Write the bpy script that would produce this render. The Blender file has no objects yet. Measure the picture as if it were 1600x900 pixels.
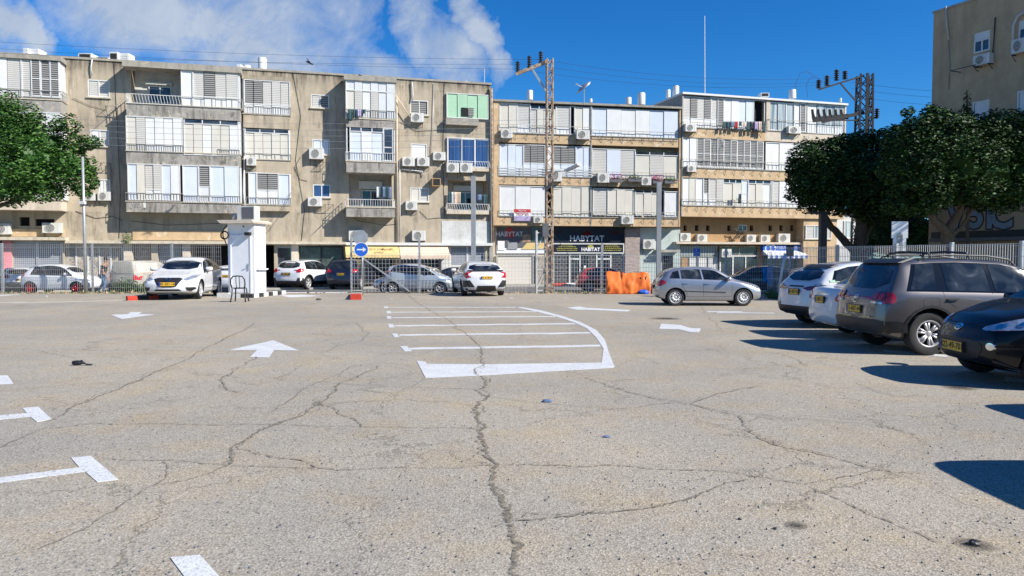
import bpy, bmesh, math, random
from mathutils import Vector, Matrix, noise
from mathutils.bvhtree import BVHTree
R = math.radians
rnd = random.Random(7)
S = bpy.context.scene
COL = S.collection
# ------------------------------------------------------------------ camera, light, exposure
CZ, FPX, HOR = 1.7, 1155.0, 402.0
PITCH = math.atan2(450 - HOR, FPX)
cam = bpy.data.objects.new('camera', bpy.data.cameras.new('camera'))
COL.objects.link(cam); S.camera = cam
cam.data.sensor_width = 36; cam.data.lens = FPX / 1600 * 36
cam.data.clip_start = .05; cam.data.clip_end = 4000
cam.location = (0, 0, CZ); cam.rotation_euler = (R(90) - PITCH, 0, 0)
SUN_AZ, SUN_EL = R(-24), R(36)           # azimuth measured from +X
sdir = Vector((math.cos(SUN_EL)*math.cos(SUN_AZ), math.cos(SUN_EL)*math.sin(SUN_AZ), math.sin(SUN_EL)))
sun = bpy.data.objects.new('sun', bpy.data.lights.new('sun', 'SUN'))
COL.objects.link(sun); sun.data.energy = 5.0; sun.data.angle = R(.5); sun.data.color = (1, .95, .86)
sun.rotation_euler = (-sdir).to_track_quat('-Z', 'Y').to_euler(); sun.location = sdir * 60
S.view_settings.view_transform = 'Standard'; S.view_settings.look = 'None'
S.view_settings.exposure = .68; S.view_settings.gamma = 1
S.render.engine = 'CYCLES'
S.cycles.max_bounces = 6; S.cycles.diffuse_bounces = 3; S.cycles.glossy_bounces = 3; S.cycles.transparent_max_bounces = 12

def ray(px, py):
    x = (px - 800) / FPX; y = -(py - 450) / FPX
    c, s = math.cos(PITCH), math.sin(PITCH)
    return Vector((x, c + y*s, -s + y*c))
def gz(Y): return -.3 * min(1, max(0, (Y - 34) / 8))
def G(px, py, dz=0):
    d = ray(px, py); z = dz
    for _ in range(12):
        t = (z - CZ) / d.z; z = gz(d.y * t) + dz
    return Vector((d.x*t, d.y*t, z))
def at(px, py, Y):
    d = ray(px, py); t = Y / d.y
    return Vector((d.x*t, Y, CZ + d.z*t))

# ------------------------------------------------------------------ world
W = bpy.data.worlds.new('World'); S.world = W; W.use_nodes = True
nt = W.node_tree; N = nt.nodes; Lk = nt.links; N.clear()
def wn(t, **k):
    n = N.new(t)
    for a, b in k.items():
        if a == 'inp':
            for i, v in b.items(): n.inputs[i].default_value = v
        else: setattr(n, a, b)
    return n
def wm(op, a, b=None, clamp=False):
    n = N.new('ShaderNodeMath'); n.operation = op; n.use_clamp = clamp
    for i, v in enumerate((a, b)):
        if v is None: continue
        if isinstance(v, (int, float)): n.inputs[i].default_value = v
        else: Lk.new(v, n.inputs[i])
    return n.outputs[0]
sky = wn('ShaderNodeTexSky', sky_type='NISHITA', sun_disc=False, sun_elevation=SUN_EL,
         sun_rotation=math.atan2(sdir.x, sdir.y), air_density=1.0, dust_density=.25, ozone_density=3.0, altitude=200)
hs = wn('ShaderNodeHueSaturation', inp={'Saturation': 1.36, 'Value': 1.18, 'Hue': .497})
Lk.new(sky.outputs[0], hs.inputs['Color'])
bg = wn('ShaderNodeBackground', inp={1: .062}); tnt = wn('ShaderNodeMixRGB', blend_type='MULTIPLY'); tnt.inputs[0].default_value = 1; Lk.new(hs.outputs[0], tnt.inputs[1]); tnt.inputs[2].default_value = (.42, .86, 1.22, 1); Lk.new(tnt.outputs[0], bg.inputs[0])
tc = wn('ShaderNodeTexCoord'); sp = wn('ShaderNodeSeparateXYZ'); Lk.new(tc.outputs['Generated'], sp.inputs[0])
yy = wm('MAXIMUM', sp.outputs[1], .05)
U = wm('DIVIDE', sp.outputs[0], yy); V = wm('DIVIDE', sp.outputs[2], yy)
cmb = wn('ShaderNodeCombineXYZ'); Lk.new(U, cmb.inputs[0]); Lk.new(V, cmb.inputs[1])
nz = wn('ShaderNodeTexNoise', inp={'Scale': 5.0, 'Detail': 10, 'Roughness': .6, 'Distortion': .5}); Lk.new(cmb.outputs[0], nz.inputs['Vector'])
nw = wn('ShaderNodeTexNoise', inp={'Scale': 14, 'Detail': 8, 'Roughness': .66, 'Distortion': .6}); Lk.new(cmb.outputs[0], nw.inputs['Vector'])
nq = wn('ShaderNodeTexNoise', inp={'Scale': 4.2, 'Detail': 8, 'Roughness': .6}); Lk.new(cmb.outputs[0], nq.inputs['Vector'])
sq = wn('ShaderNodeSeparateXYZ'); Lk.new(nq.outputs['Color'], sq.inputs[0])
U0, V0 = U, V
U = wm('ADD', U, wm('MULTIPLY', wm('SUBTRACT', sq.outputs[0], .5), .26)); V = wm('ADD', V, wm('MULTIPLY', wm('SUBTRACT', sq.outputs[1], .5), .20))
def blob(px, py, rx, ry, rot=0):
    d = ray(px, py); u0, v0 = d.x/d.y, d.z/d.y
    du = wm('SUBTRACT', U, u0); dv = wm('SUBTRACT', V, v0)
    c, s = math.cos(R(rot)), math.sin(R(rot))
    a = wm('DIVIDE', wm('ADD', wm('MULTIPLY', du, c), wm('MULTIPLY', dv, s)), rx/FPX)
    b = wm('DIVIDE', wm('SUBTRACT', wm('MULTIPLY', dv, c), wm('MULTIPLY', du, s)), ry/FPX)
    return wm('SUBTRACT', 1, wm('ADD', wm('MULTIPLY', a, a), wm('MULTIPLY', b, b)), True)
m = blob(215, 30, 210, 150, 0)
for a in ((400, 60, 200, 130, -20), (500, 70, 150, 150, -30), (560, 110, 160, 80, -30), (690, 90, 70, 140, 28), (640, 20, 60, 110, 35),
          (745, 60, 45, 130, 20), (25, 40, 50, 70, 20), (-60, 100, 110, 90, 0), (-400, -40, 420, 160, 10), (330, 170, 420, 60, 0)):
    m = wm('MAXIMUM', m, blob(*a))
dens = wm('ADD', wm('MULTIPLY', m, 1.25), wm('ADD', wm('MULTIPLY', nz.outputs[0], 2.3), wm('MULTIPLY', nw.outputs[0], .7)))
dens = wm('MULTIPLY', wm('SUBTRACT', dens, 2.06), 1.35, True)
msk = wm('MULTIPLY', m, 2.2, True)
dens = wm('MULTIPLY', wm('MULTIPLY', dens, msk), .93)
cr = wn('ShaderNodeMixRGB'); Lk.new(nw.outputs[0], cr.inputs[0])
cr.inputs[1].default_value = (.27, .40, .62, 1); cr.inputs[2].default_value = (.80, .86, .94, 1)
bc = wn('ShaderNodeBackground', inp={1: .56}); Lk.new(cr.outputs[0], bc.inputs[0])
mx = wn('ShaderNodeMixShader'); Lk.new(dens, mx.inputs[0]); Lk.new(bg.outputs[0], mx.inputs[1]); Lk.new(bc.outputs[0], mx.inputs[2])
wo = wn('ShaderNodeOutputWorld'); Lk.new(mx.outputs[0], wo.inputs[0])

# ------------------------------------------------------------------ materials
class Mat:
    def __init__(s, name, col=(.5,.5,.5), rough=.7, metal=0, coat=0, spec=.5):
        s.m = bpy.data.materials.new(name); s.m.use_nodes = True
        s.t = s.m.node_tree; s.b = s.t.nodes['Principled BSDF']
        i = s.b.inputs
        i['Base Color'].default_value = (*col, 1); i['Roughness'].default_value = rough; i['Metallic'].default_value = metal
        i['Coat Weight'].default_value = coat; i['Coat Roughness'].default_value = .04; i['Specular IOR Level'].default_value = spec
        s.tc = None
    def n(s, t, **k):
        n = s.t.nodes.new(t)
        for a, b in k.items():
            if a == 'inp':
                for i, v in b.items(): n.inputs[i].default_value = v
            else: setattr(n, a, b)
        return n
    def l(s, a, b): s.t.links.new(a, b)
    def vec(s, scale=(1,1,1), src='Object'):
        if not s.tc: s.tc = s.n('ShaderNodeTexCoord')
        mp = s.n('ShaderNodeMapping'); mp.inputs['Scale'].default_value = scale; s.l(s.tc.outputs[src], mp.inputs[0]); return mp.outputs[0]
    def noise(s, scale, detail=4, rough=.55, st=(1,1,1), dist=0):
        n = s.n('ShaderNodeTexNoise', inp={'Scale': scale, 'Detail': detail, 'Roughness': rough, 'Distortion': dist}); s.l(s.vec(st), n.inputs['Vector']); return n.outputs[0]
    def ramp(s, f, stops):
        r = s.n('ShaderNodeValToRGB'); e = r.color_ramp.elements
        while len(e) < len(stops): e.new(.5)
        for x, (p, c) in zip(e, stops):
            x.position = p; x.color = (*c, 1) if isinstance(c, tuple) else (c, c, c, 1)
        s.l(f, r.inputs[0]); return r.outputs[0]
    def mix(s, f, a, b, mode='MIX'):
        m = s.n('ShaderNodeMixRGB', blend_type=mode)
        for i, v in ((0, f), (1, a), (2, b)):
            if isinstance(v, (int, float)): m.inputs[i].default_value = v if i == 0 else (v, v, v, 1)
            elif isinstance(v, tuple): m.inputs[i].default_value = (*v, 1)
            else: s.l(v, m.inputs[i])
        return m.outputs[0]
    def math(s, op, a, b=0, clamp=False):
        m = s.n('ShaderNodeMath', operation=op, use_clamp=clamp)
        for i, v in ((0, a), (1, b)):
            if isinstance(v, (int, float)): m.inputs[i].default_value = v
            else: s.l(v, m.inputs[i])
        return m.outputs[0]
    def col(s, c): s.l(c, s.b.inputs['Base Color']); return s
    def bump(s, h, strength=.3, dist=.01):
        b = s.n('ShaderNodeBump', inp={'Strength': strength, 'Distance': dist}); s.l(h, b.inputs['Height']); s.l(b.outputs[0], s.b.inputs['Normal']); return s

def plain(name, col, rough=.6, metal=0, coat=0, var=.12, scale=3, spec=.5):
    m = Mat(name, col, rough, metal, coat, spec)
    n = m.noise(scale, 5, .6)
    lo = tuple(c*(1-var) for c in col); hi = tuple(min(1, c*(1+var)) for c in col)
    m.col(m.ramp(n, [(.3, lo), (.7, hi)])); return m.m
def plaster(name, base, dark, stain=.5, scale=1.0, bump=.35, peel=None, peelamt=.6, topz=0):
    m = Mat(name, base, .9, spec=.15)
    n1 = m.noise(.35*scale, 6, .6); n2 = m.noise(1.6*scale, 8, .68); st = m.noise(1.7*scale, 6, .65, (1, 1, .16)); fine = m.noise(28, 3, .6)
    c = m.mix(m.ramp(n2, [(.35, 0.), (.7, 1.)]), tuple(x*.86 for x in base), tuple(min(1, x*1.1) for x in base))
    f = m.math('MULTIPLY', m.ramp(st, [(.48, 0.), (.72, 1.)]), m.ramp(n1, [(.35, .15), (.65, stain)]))
    c = m.mix(f, c, dark)
    if peel:
        pm = m.noise(.9*scale, 7, .7, (1, 1, 1.3), .8)
        c = m.mix(m.ramp(pm, [(peelamt, 0.), (peelamt+.03, .9)]), c, peel)
    c = m.mix(.35, c, m.ramp(fine, [(.3, .35), (.7, .65)]), 'OVERLAY')
    if topz:
        sz = m.n('ShaderNodeSeparateXYZ'); m.l(m.vec(), sz.inputs[0]); tz = m.math('MULTIPLY', m.math('SUBTRACT', sz.outputs[2], topz-1.3), .8, True)
        ns = m.noise(2.6, 5, .7, (1, 1, .1)); f2 = m.math('MULTIPLY', m.math('MULTIPLY', tz, tz), m.ramp(ns, [(.36, 0.), (.66, 1.3)]), True); c = m.mix(f2, c, (.085,.07,.055))
    m.col(c); m.bump(m.math('ADD', fine, m.math('MULTIPLY', n2, 2)), bump, .02); return m.m
def slats(name, col, dark, period=.075, gap=.25, var=.1, rough=.5):
    m = Mat(name, col, rough, spec=.3)
    sx = m.n('ShaderNodeSeparateXYZ'); m.l(m.vec(), sx.inputs[0])
    f = m.math('FRACT', m.math('DIVIDE', sx.outputs[2], period))
    st = m.ramp(f, [(0., 1.), (gap*.6, 1.), (gap, 0.), (.98, 0.)])
    n = m.noise(1.3, 5, .65); n2 = m.noise(2.2, 5, .6, (1, 1, .2))
    base = m.mix(m.ramp(n, [(.3, 0.), (.72, 1.)]), tuple(c*(1-var) for c in col), col)
    base = m.mix(m.ramp(n2, [(.55, 0.), (.8, .35)]), base, tuple(c*.6 for c in col))
    m.col(m.mix(st, base, dark)); m.bump(f, .3, .01); return m.m

M = {}
M['stucco'] = plaster('stucco', (.43,.365,.275), (.13,.11,.09), 1.1, peel=(.46,.40,.31), peelamt=.66, topz=13.35)
M['stucco2'] = plaster('stucco_grey', (.33,.305,.26), (.12,.11,.095), .9, 1.4, peel=(.43,.37,.27), peelamt=.60)
M['parapet'] = plaster('parapet_concrete', (.33,.31,.28), (.06,.055,.05), 1.3, 2.4, peel=(.47,.42,.32), peelamt=.58)
M['ochre'] = plaster('ochre_plaster', (.55,.40,.245), (.24,.17,.11), .8, 1.3, peel=(.60,.50,.37), peelamt=.58)
M['cream'] = plaster('cream_plaster', (.58,.50,.40), (.30,.25,.2), .6, 1.2)
M['whitewall'] = plaster('white_plaster', (.55,.55,.53), (.30,.28,.25), .7, 1.5)
M['brownwall'] = plaster('brown_plaster', (.42,.27,.14), (.22,.14,.08), .5)
M['dwall'] = plaster('tan_plaster', (.47,.345,.22), (.27,.19,.12), .8, .8)
M['greenish'] = plaster('pale_green_plaster', (.46,.52,.49), (.3,.33,.31), .5)
M['concrete'] = plaster('concrete', (.36,.34,.30), (.17,.155,.13), .8, 2)
M['ledge'] = plaster('ledge_concrete', (.56,.49,.38), (.26,.21,.16), .8, 3)
M['kerb'] = plaster('kerb_stone', (.42,.40,.36), (.25,.23,.2), .6, 4)
M['kerbred'] = plaster('red_painted_stone', (.50,.055,.035), (.25,.05,.04), .5, 5)
M['kerbwhite'] = plaster('white_painted_stone', (.68,.67,.64), (.4,.38,.35), .5, 5)
M['kerbblack'] = plaster('black_painted_stone', (.035,.035,.04), (.09,.085,.08), .4, 5)
M['w'] = slats('white_shutter', (.70,.70,.69), (.58,.58,.58), .075, .15)
M['b'] = slats('bluish_shutter', (.60,.65,.73), (.52,.57,.64), .075, .18)
M['c'] = slats('cream_shutter', (.62,.59,.52), (.50,.475,.42), .075, .18)
M['l'] = slats('louvre_half_open', (.58,.56,.52), (.27,.26,.25), .11, .34)
M['d'] = slats('louvre_open', (.33,.32,.30), (.05,.05,.055), .12, .62)
M['p'] = plain('pvc_panel', (.58,.59,.60), .35, var=.05)
M['e'] = slats('green_shutter', (.36,.56,.39), (.26,.42,.29), .3, .06)
g = Mat('window_glass', (.015,.02,.03), .06, spec=.8); gn = g.noise(.9, 3); g.col(g.ramp(gn, [(.35, (.008,.011,.018)), (.65, (.05,.06,.075))])); M['g'] = g.m
g = Mat('blue_curtain_glass', (.03,.06,.16), .1, spec=.8); gx = g.noise(9, 2, .5, (1,1,.02)); g.col(g.ramp(gx, [(.3, (.012,.03,.10)), (.7, (.05,.10,.24))])); M['u'] = g.m
g = Mat('curtain_glass', (.4,.45,.46), .15, spec=.6); gx = g.noise(8, 2, .5, (1,1,.02)); g.col(g.ramp(gx, [(.35, (.15,.19,.21)), (.65, (.5,.54,.53))])); M['k'] = g.m
M['dark'] = plain('dark_interior', (.018,.017,.017), .9)
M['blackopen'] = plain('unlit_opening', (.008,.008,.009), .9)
M['frame'] = plain('white_frame', (.60,.60,.58), .4, var=.06)
M['alu'] = plain('galvanised_steel', (.42,.43,.44), .45, .5, var=.15, scale=6)
M['wire'] = plain('galvanised_wire', (.50,.50,.50), .5, .2)
M['rail'] = plain('painted_railing', (.30,.29,.27), .6, var=.3, scale=9)
M['railw'] = plain('white_railing', (.62,.62,.60), .5, var=.15, scale=9)
M['rust'] = plaster('rusty_steel', (.32,.21,.135), (.12,.075,.05), .8, 4, peel=(.46,.39,.31), peelamt=.5)
M['iron'] = plain('dark_steel', (.045,.045,.05), .55, .3)
M['lamppole'] = plain('grey_painted_pole', (.30,.31,.32), .5, .2)
M['acw'] = plain('ac_casing', (.54,.53,.49), .5, var=.08, scale=5)
M['acd'] = plain('ac_grille', (.10,.10,.10), .6)
M['tank'] = plain('white_enamel', (.66,.66,.65), .35, var=.05)
M['black'] = plain('black_plastic', (.014,.014,.016), .5, var=.2)
M['gblack'] = Mat('gloss_black_trim', (.006,.006,.007), .08).m
M['rubber'] = plain('tyre_rubber', (.022,.022,.023), .85, var=.25)
M['rim'] = plain('alloy_rim', (.50,.50,.51), .38, .35, var=.1)
M['chrome'] = plain('chrome', (.75,.76,.78), .12, 1)
g = Mat('car_glass', (.010,.014,.020), .05, spec=.6); gn = g.noise(2.6, 3, .5, (1,1,1), .6); g.col(g.ramp(gn, [(.4, (.006,.008,.011)), (.6, (.03,.035,.04)), (.7, (.09,.10,.11))])); M['glass'] = g.m  # paler patches painted in, standing for the interior and reflections
M['redlamp'] = Mat('red_lamp_lens', (.42,.008,.012), .12, coat=1).m
M['darkred'] = Mat('dark_red_lens', (.12,.006,.01), .12, coat=1).m
M['clearlamp'] = plain('clear_lamp_lens', (.50,.55,.62), .1, .6, coat=1, var=.5, scale=14)
M['plate'] = plain('yellow_plate', (.72,.42,.03), .45, var=.06)
M['bluepl'] = plain('blue_band', (.02,.06,.35), .4)
M['ink'] = plain('black_ink', (.01,.01,.01), .6)
M['bark'] = plaster('bark', (.13,.105,.08), (.05,.04,.03), .8, 5, .9)
M['orange'] = None
M['text'] = plain('white_lettering', (.72,.72,.72), .5)
M['redtext'] = plain('red_lettering', (.45,.03,.03), .5)
M['yeltext'] = plain('yellow_lettering', (.34,.31,.06), .5)
M['navy'] = plain('navy_signboard', (.012,.016,.03), .35)
M['signgrey'] = plain('grey_signboard', (.10,.10,.11), .5)
M['blue'] = plain('blue_sign_face', (.02,.12,.55), .4)
M['signwhite'] = plain('white_sign_face', (.72,.73,.74), .4, var=.05)
def paint(name, col, metal=0., rough=.32, dirt=.1):
    m = Mat(name, col, rough, metal, 1.0, .5)
    n = m.noise(2.5, 5, .6); m.col(m.ramp(n, [(.3, tuple(c*(1-dirt) for c in col)), (.7, col)])); m.b.inputs['Coat Roughness'].default_value = .03
    return m.m
M['pwhite'] = paint('white_car_paint', (.66,.67,.69))
M['psilver'] = paint('silver_car_paint', (.42,.43,.46), .75, .34)
M['plightblue'] = paint('pale_blue_silver_paint', (.50,.56,.62), .5, .38)
M['pgrey'] = paint('grey_bronze_car_paint', (.150,.136,.134), .6, .34)
M['pblack'] = paint('black_blue_car_paint', (.003,.0035,.005), 0, .4); M['pblack'].node_tree.nodes['Principled BSDF'].inputs['Coat Weight'].default_value = .45; M['pblack'].node_tree.nodes['Principled BSDF'].inputs['Specular IOR Level'].default_value = .25
M['pdark'] = paint('dark_navy_car_paint', (.012,.016,.035), .2, .3)
M['pred'] = paint('red_car_paint', (.42,.02,.03), .1, .4)
M['pgraphite'] = paint('graphite_car_paint', (.05,.055,.06), .5, .35)

# ------------------------------------------------------------------ helpers
def tag(o, label=None, cat=None, group=None, kind=None):
    if label: o['label'] = label
    if cat: o['category'] = cat
    if group: o['group'] = group
    if kind: o['kind'] = kind
    return o
def empty(name, loc=(0,0,0), rz=0, label=None, cat=None, group=None, parent=None):
    o = bpy.data.objects.new(name, None); COL.objects.link(o); o.empty_display_size = .1
    o.location = loc; o.rotation_euler = (0, 0, rz)
    if parent: o.parent = parent
    return tag(o, label, cat, group)
def copy_tree(o, parent=None):
    c = o.copy(); COL.objects.link(c); c.parent = parent
    if parent: c.matrix_parent_inverse = Matrix.Identity(4)
    for ch in [x for x in bpy.data.objects if x.parent == o]:
        copy_tree(ch, c)
    return c
class MB:
    def __init__(s): s.v = []; s.f = []; s.mi = []; s.m = 0; s.X = None
    def add(s, vs, fs, m=None):
        b = len(s.v)
        if s.X is not None: vs = [s.X @ Vector(v) for v in vs]
        s.v += [tuple(v) for v in vs]; s.f += [tuple(i + b for i in f) for f in fs]; s.mi += [s.m if m is None else m] * len(fs); return s
    def box(s, x0, x1, y0, y1, z0, z1, m=None):
        if x0 > x1: x0, x1 = x1, x0
        if y0 > y1: y0, y1 = y1, y0
        if z0 > z1: z0, z1 = z1, z0
        return s.add([(x0,y0,z0),(x1,y0,z0),(x1,y1,z0),(x0,y1,z0),(x0,y0,z1),(x1,y0,z1),(x1,y1,z1),(x0,y1,z1)],
              [(0,3,2,1),(4,5,6,7),(0,1,5,4),(1,2,6,5),(2,3,7,6),(3,0,4,7)], m)
    def bar(s, a, b, w, h=None, m=None):
        a, b = Vector(a), Vector(b); h = h or w; d = (b - a).normalized()
        r = Vector((0,0,1)) if abs(d.z) < .95 else Vector((1,0,0))
        u = d.cross(r).normalized() * w/2; v = u.cross(d).normalized() * h/2
        vs = [p + q for p in (a, b) for q in (-u-v, u-v, u+v, -u+v)]
        return s.add(vs, [(0,1,2,3),(7,6,5,4),(0,4,5,1),(1,5,6,2),(2,6,7,3),(3,7,4,0)], m)
    def tube(s, pts, r, n=6, m=None, cap=True):
        pts = [Vector(p) for p in pts]; rs = r if isinstance(r, (list, tuple)) else [r]*len(pts); vs = []; fs = []
        ref = None
        for i, p in enumerate(pts):
            d = (pts[min(i+1, len(pts)-1)] - pts[max(i-1, 0)]).normalized()
            if ref is None: ref = Vector((0,0,1)) if abs(d.z) < .9 else Vector((1,0,0))
            u = d.cross(ref).normalized(); v = u.cross(d).normalized(); ref = v
            for k in range(n):
                a = 2*math.pi*k/n; vs.append(p + (u*math.cos(a) + v*math.sin(a)) * rs[i])
        for i in range(len(pts)-1):
            for k in range(n):
                k2 = (k+1) % n; fs.append((i*n+k, i*n+k2, (i+1)*n+k2, (i+1)*n+k))
        if cap: fs.append(tuple(range(n-1, -1, -1))); fs.append(tuple(range((len(pts)-1)*n, len(pts)*n)))
        return s.add(vs, fs, m)
    def lathe(s, prof, axis='z', n=24, c=(0,0,0), m=None):
        vs = []; fs = []; c = Vector(c)
        for (r, h) in prof:
            for k in range(n):
                a = 2*math.pi*k/n; x, y = r*math.cos(a), r*math.sin(a)
                vs.append(c + Vector((x,y,h) if axis == 'z' else (x,h,y) if axis == 'y' else (h,x,y)))
        for i in range(len(prof)-1):
            for k in range(n):
                k2 = (k+1) % n; fs.append((i*n+k, i*n+k2, (i+1)*n+k2, (i+1)*n+k))
        return s.add(vs, fs, m)
    def poly(s, pts, m=None): return s.add(pts, [tuple(range(len(pts)))], m)
    def prism(s, pts, d, m=None):           # pts polygon in 3D, d extrusion vector
        n = len(pts); d = Vector(d); a = [Vector(p) for p in pts]
        return s.add(a + [p + d for p in a], [tuple(range(n-1,-1,-1)), tuple(range(n, 2*n))] + [(i, (i+1)%n, n+(i+1)%n, n+i) for i in range(n)], m)
    def text(s, body, size, X, ext=.004, align='CENTER', m=None, bold=.0, sx=1):
        cu = bpy.data.curves.new('t', 'FONT'); cu.body = body; cu.size = size; cu.extrude = ext; cu.align_x = align; cu.align_y = 'CENTER'; cu.offset = bold; cu.resolution_u = 3
        o = bpy.data.objects.new('t', cu); COL.objects.link(o)
        dg = bpy.context.evaluated_depsgraph_get(); me = bpy.data.meshes.new_from_object(o.evaluated_get(dg))
        s.add([X @ Vector((v.co.x*sx, v.co.y, v.co.z)) for v in me.vertices], [tuple(p.vertices) for p in me.polygons], m)
        bpy.data.objects.remove(o); bpy.data.curves.remove(cu); bpy.data.meshes.remove(me); return s
    def mesh(s, name, mats):
        me = bpy.data.meshes.new(name); me.from_pydata(s.v, [], s.f)
        for x in (mats if isinstance(mats, (list, tuple)) else [mats]): me.materials.append(M[x] if isinstance(x, str) else x)
        me.polygons.foreach_set('material_index', s.mi); me.update(); return me
    def build(s, name, mats, parent=None, smooth=False, origin=None, rz=0, recalc=False):
        if origin is not None:
            T = (Matrix.Translation(origin) @ Matrix.Rotation(rz, 4, 'Z')).inverted(); s.v = [tuple(T @ Vector(v)) for v in s.v]
        elif parent is None and s.v:
            n = len(s.v); zs = min(v[2] for v in s.v)
            xs = [v[0] for v in s.v]; ys = [v[1] for v in s.v]
            origin = ((min(xs)+max(xs))/2, (min(ys)+max(ys))/2, zs)
            s.v = [(v[0]-origin[0], v[1]-origin[1], v[2]-origin[2]) for v in s.v]
        me = s.mesh(name, mats)
        if recalc:
            bm = bmesh.new(); bm.from_mesh(me); bmesh.ops.recalc_face_normals(bm, faces=bm.faces); bm.to_mesh(me); bm.free()
        if smooth: me.shade_smooth(); 
        o = bpy.data.objects.new(name, me); COL.objects.link(o)
        if parent: o.parent = parent
        if origin is not None: o.location = origin; o.rotation_euler = (0, 0, rz)
        return o
def sharp(o, deg=35):
    o.data.shade_smooth()
    try: o.data.set_sharp_from_angle(angle=R(deg))
    except Exception: pass
    return o
# ------------------------------------------------------------------ ground
gm = Mat('old_asphalt', (.3,.28,.25), .92, spec=.2)
vo = gm.n('ShaderNodeTexVoronoi', feature='F1', inp={'Scale': 80, 'Randomness': 1}); gm.l(gm.vec(), vo.inputs['Vector'])
ag = gm.ramp(vo.outputs['Color'], [(.0, (.21,.183,.142)), (.3, (.335,.298,.24)), (.7, (.42,.375,.30)), (1., (.56,.51,.42))])
gap = gm.ramp(vo.outputs['Distance'], [(.0, 0.), (.55, 0.), (.95, 1.)])
c = gm.mix(gm.math('MULTIPLY', gap, .7), ag, (.15,.13,.105))
big = gm.noise(.22, 7, .6); mid = gm.noise(1.1, 6, .65); sm = gm.noise(4.5, 5, .6)
c = gm.mix(gm.ramp(big, [(.36, .9), (.60, 0.)]), c, gm.mix(1, c, (.78,.81,.88), 'MULTIPLY'))
c = gm.mix(gm.ramp(mid, [(.48, 0.), (.70, .8)]), c, gm.mix(1, c, (1.10,.99,.80), 'MULTIPLY'))
c = gm.mix(gm.ramp(sm, [(.55, 0.), (.8, .38)]), c, gm.mix(1, c, (.7,.69,.68), 'MULTIPLY'))
bl = gm.noise(.5, 5, .7, (1, .5, 1), 1.5)
c = gm.mix(gm.ramp(bl, [(.62, 0.), (.8, .28)]), c, (.5,.47,.41))
# fine crack network
wp = gm.n('ShaderNodeTexNoise', inp={'Scale': 1.2, 'Detail': 5, 'Roughness': .7}); gm.l(gm.vec(), wp.inputs['Vector'])
va = gm.n('ShaderNodeVectorMath', operation='MULTIPLY_ADD'); gm.l(wp.outputs['Color'], va.inputs[0]); va.inputs[1].default_value = (1.5,1.5,0); gm.l(gm.vec(), va.inputs[2])
vc = gm.n('ShaderNodeTexVoronoi', feature='DISTANCE_TO_EDGE', inp={'Scale': .42}); gm.l(va.outputs[0], vc.inputs['Vector'])
ck = gm.math('MULTIPLY', gm.ramp(vc.outputs['Distance'], [(0., .8), (.004, .5), (.009, 0.)]), gm.ramp(gm.noise(.6, 3), [(.36, 0.), (.56, .8)]))
c = gm.mix(ck, c, (.15,.13,.10))
vd = gm.n('ShaderNodeTexVoronoi', feature='DISTANCE_TO_EDGE', inp={'Scale': 1.15}); gm.l(va.outputs[0], vd.inputs['Vector'])
c = gm.mix(gm.math('MULTIPLY', gm.ramp(vd.outputs['Distance'], [(0., .7), (.008, .35), (.02, 0.)]), gm.ramp(gm.noise(.33, 4, .6), [(.5, 0.), (.62, .8)])), c, (.18,.155,.12))
gm.col(c); gm.bump(gm.math('SUBTRACT', vo.outputs['Distance'], gm.math('MULTIPLY', ck, 2)), .5, .006)
M['asphalt'] = gm.m
sa = Mat('street_asphalt', (.13,.13,.13), .9, spec=.2); n_ = sa.noise(2, 8, .7); sa.col(sa.ramp(n_, [(.3, (.10,.10,.10)), (.7, (.17,.165,.16))])); M['street'] = sa.m
pv = Mat('pavement', (.3,.29,.27), .9, spec=.2)
br = pv.n('ShaderNodeTexBrick', inp={'Scale': 3.2, 'Mortar Size': .02, 'Color1': (.33,.31,.28,1), 'Color2': (.27,.255,.235,1), 'Mortar': (.16,.15,.14,1)}); pv.l(pv.vec(), br.inputs['Vector']); pv.col(br.outputs[0]); M['pave'] = pv.m
dm = Mat('dirt', (.3,.24,.17), .95, spec=.1); n_ = dm.noise(6, 8, .75); dm.col(dm.ramp(n_, [(.3, (.17,.135,.095)), (.5, (.33,.27,.20)), (.72, (.44,.38,.29))])); dm.bump(n_, .8, .04); M['dirt'] = dm.m

mb = MB()
ys = [-40, 0, 10, 20, 30, 34, 36.3]
def sheet(mb, x0, x1, ys, dz=0, nx=1):
    vs = []; fs = []
    for y in ys:
        for i in range(nx+1): vs.append((x0+(x1-x0)*i/nx, y, gz(y)+dz))
    for j in range(len(ys)-1):
        for i in range(nx): a = j*(nx+1)+i; fs.append((a, a+1, a+nx+2, a+nx+1))
    mb.add(vs, fs)
sheet(mb, -90, 90, ys); o = mb.build('parking_ground', 'asphalt', origin=(0,0,0)); tag(o, kind='structure')
mb = MB(); sheet(mb, -500, 500, [36.3, 38, 40, 42, 80, 3000]); o = mb.build('street', 'street', origin=(0,0,0)); tag(o, kind='structure')

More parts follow.
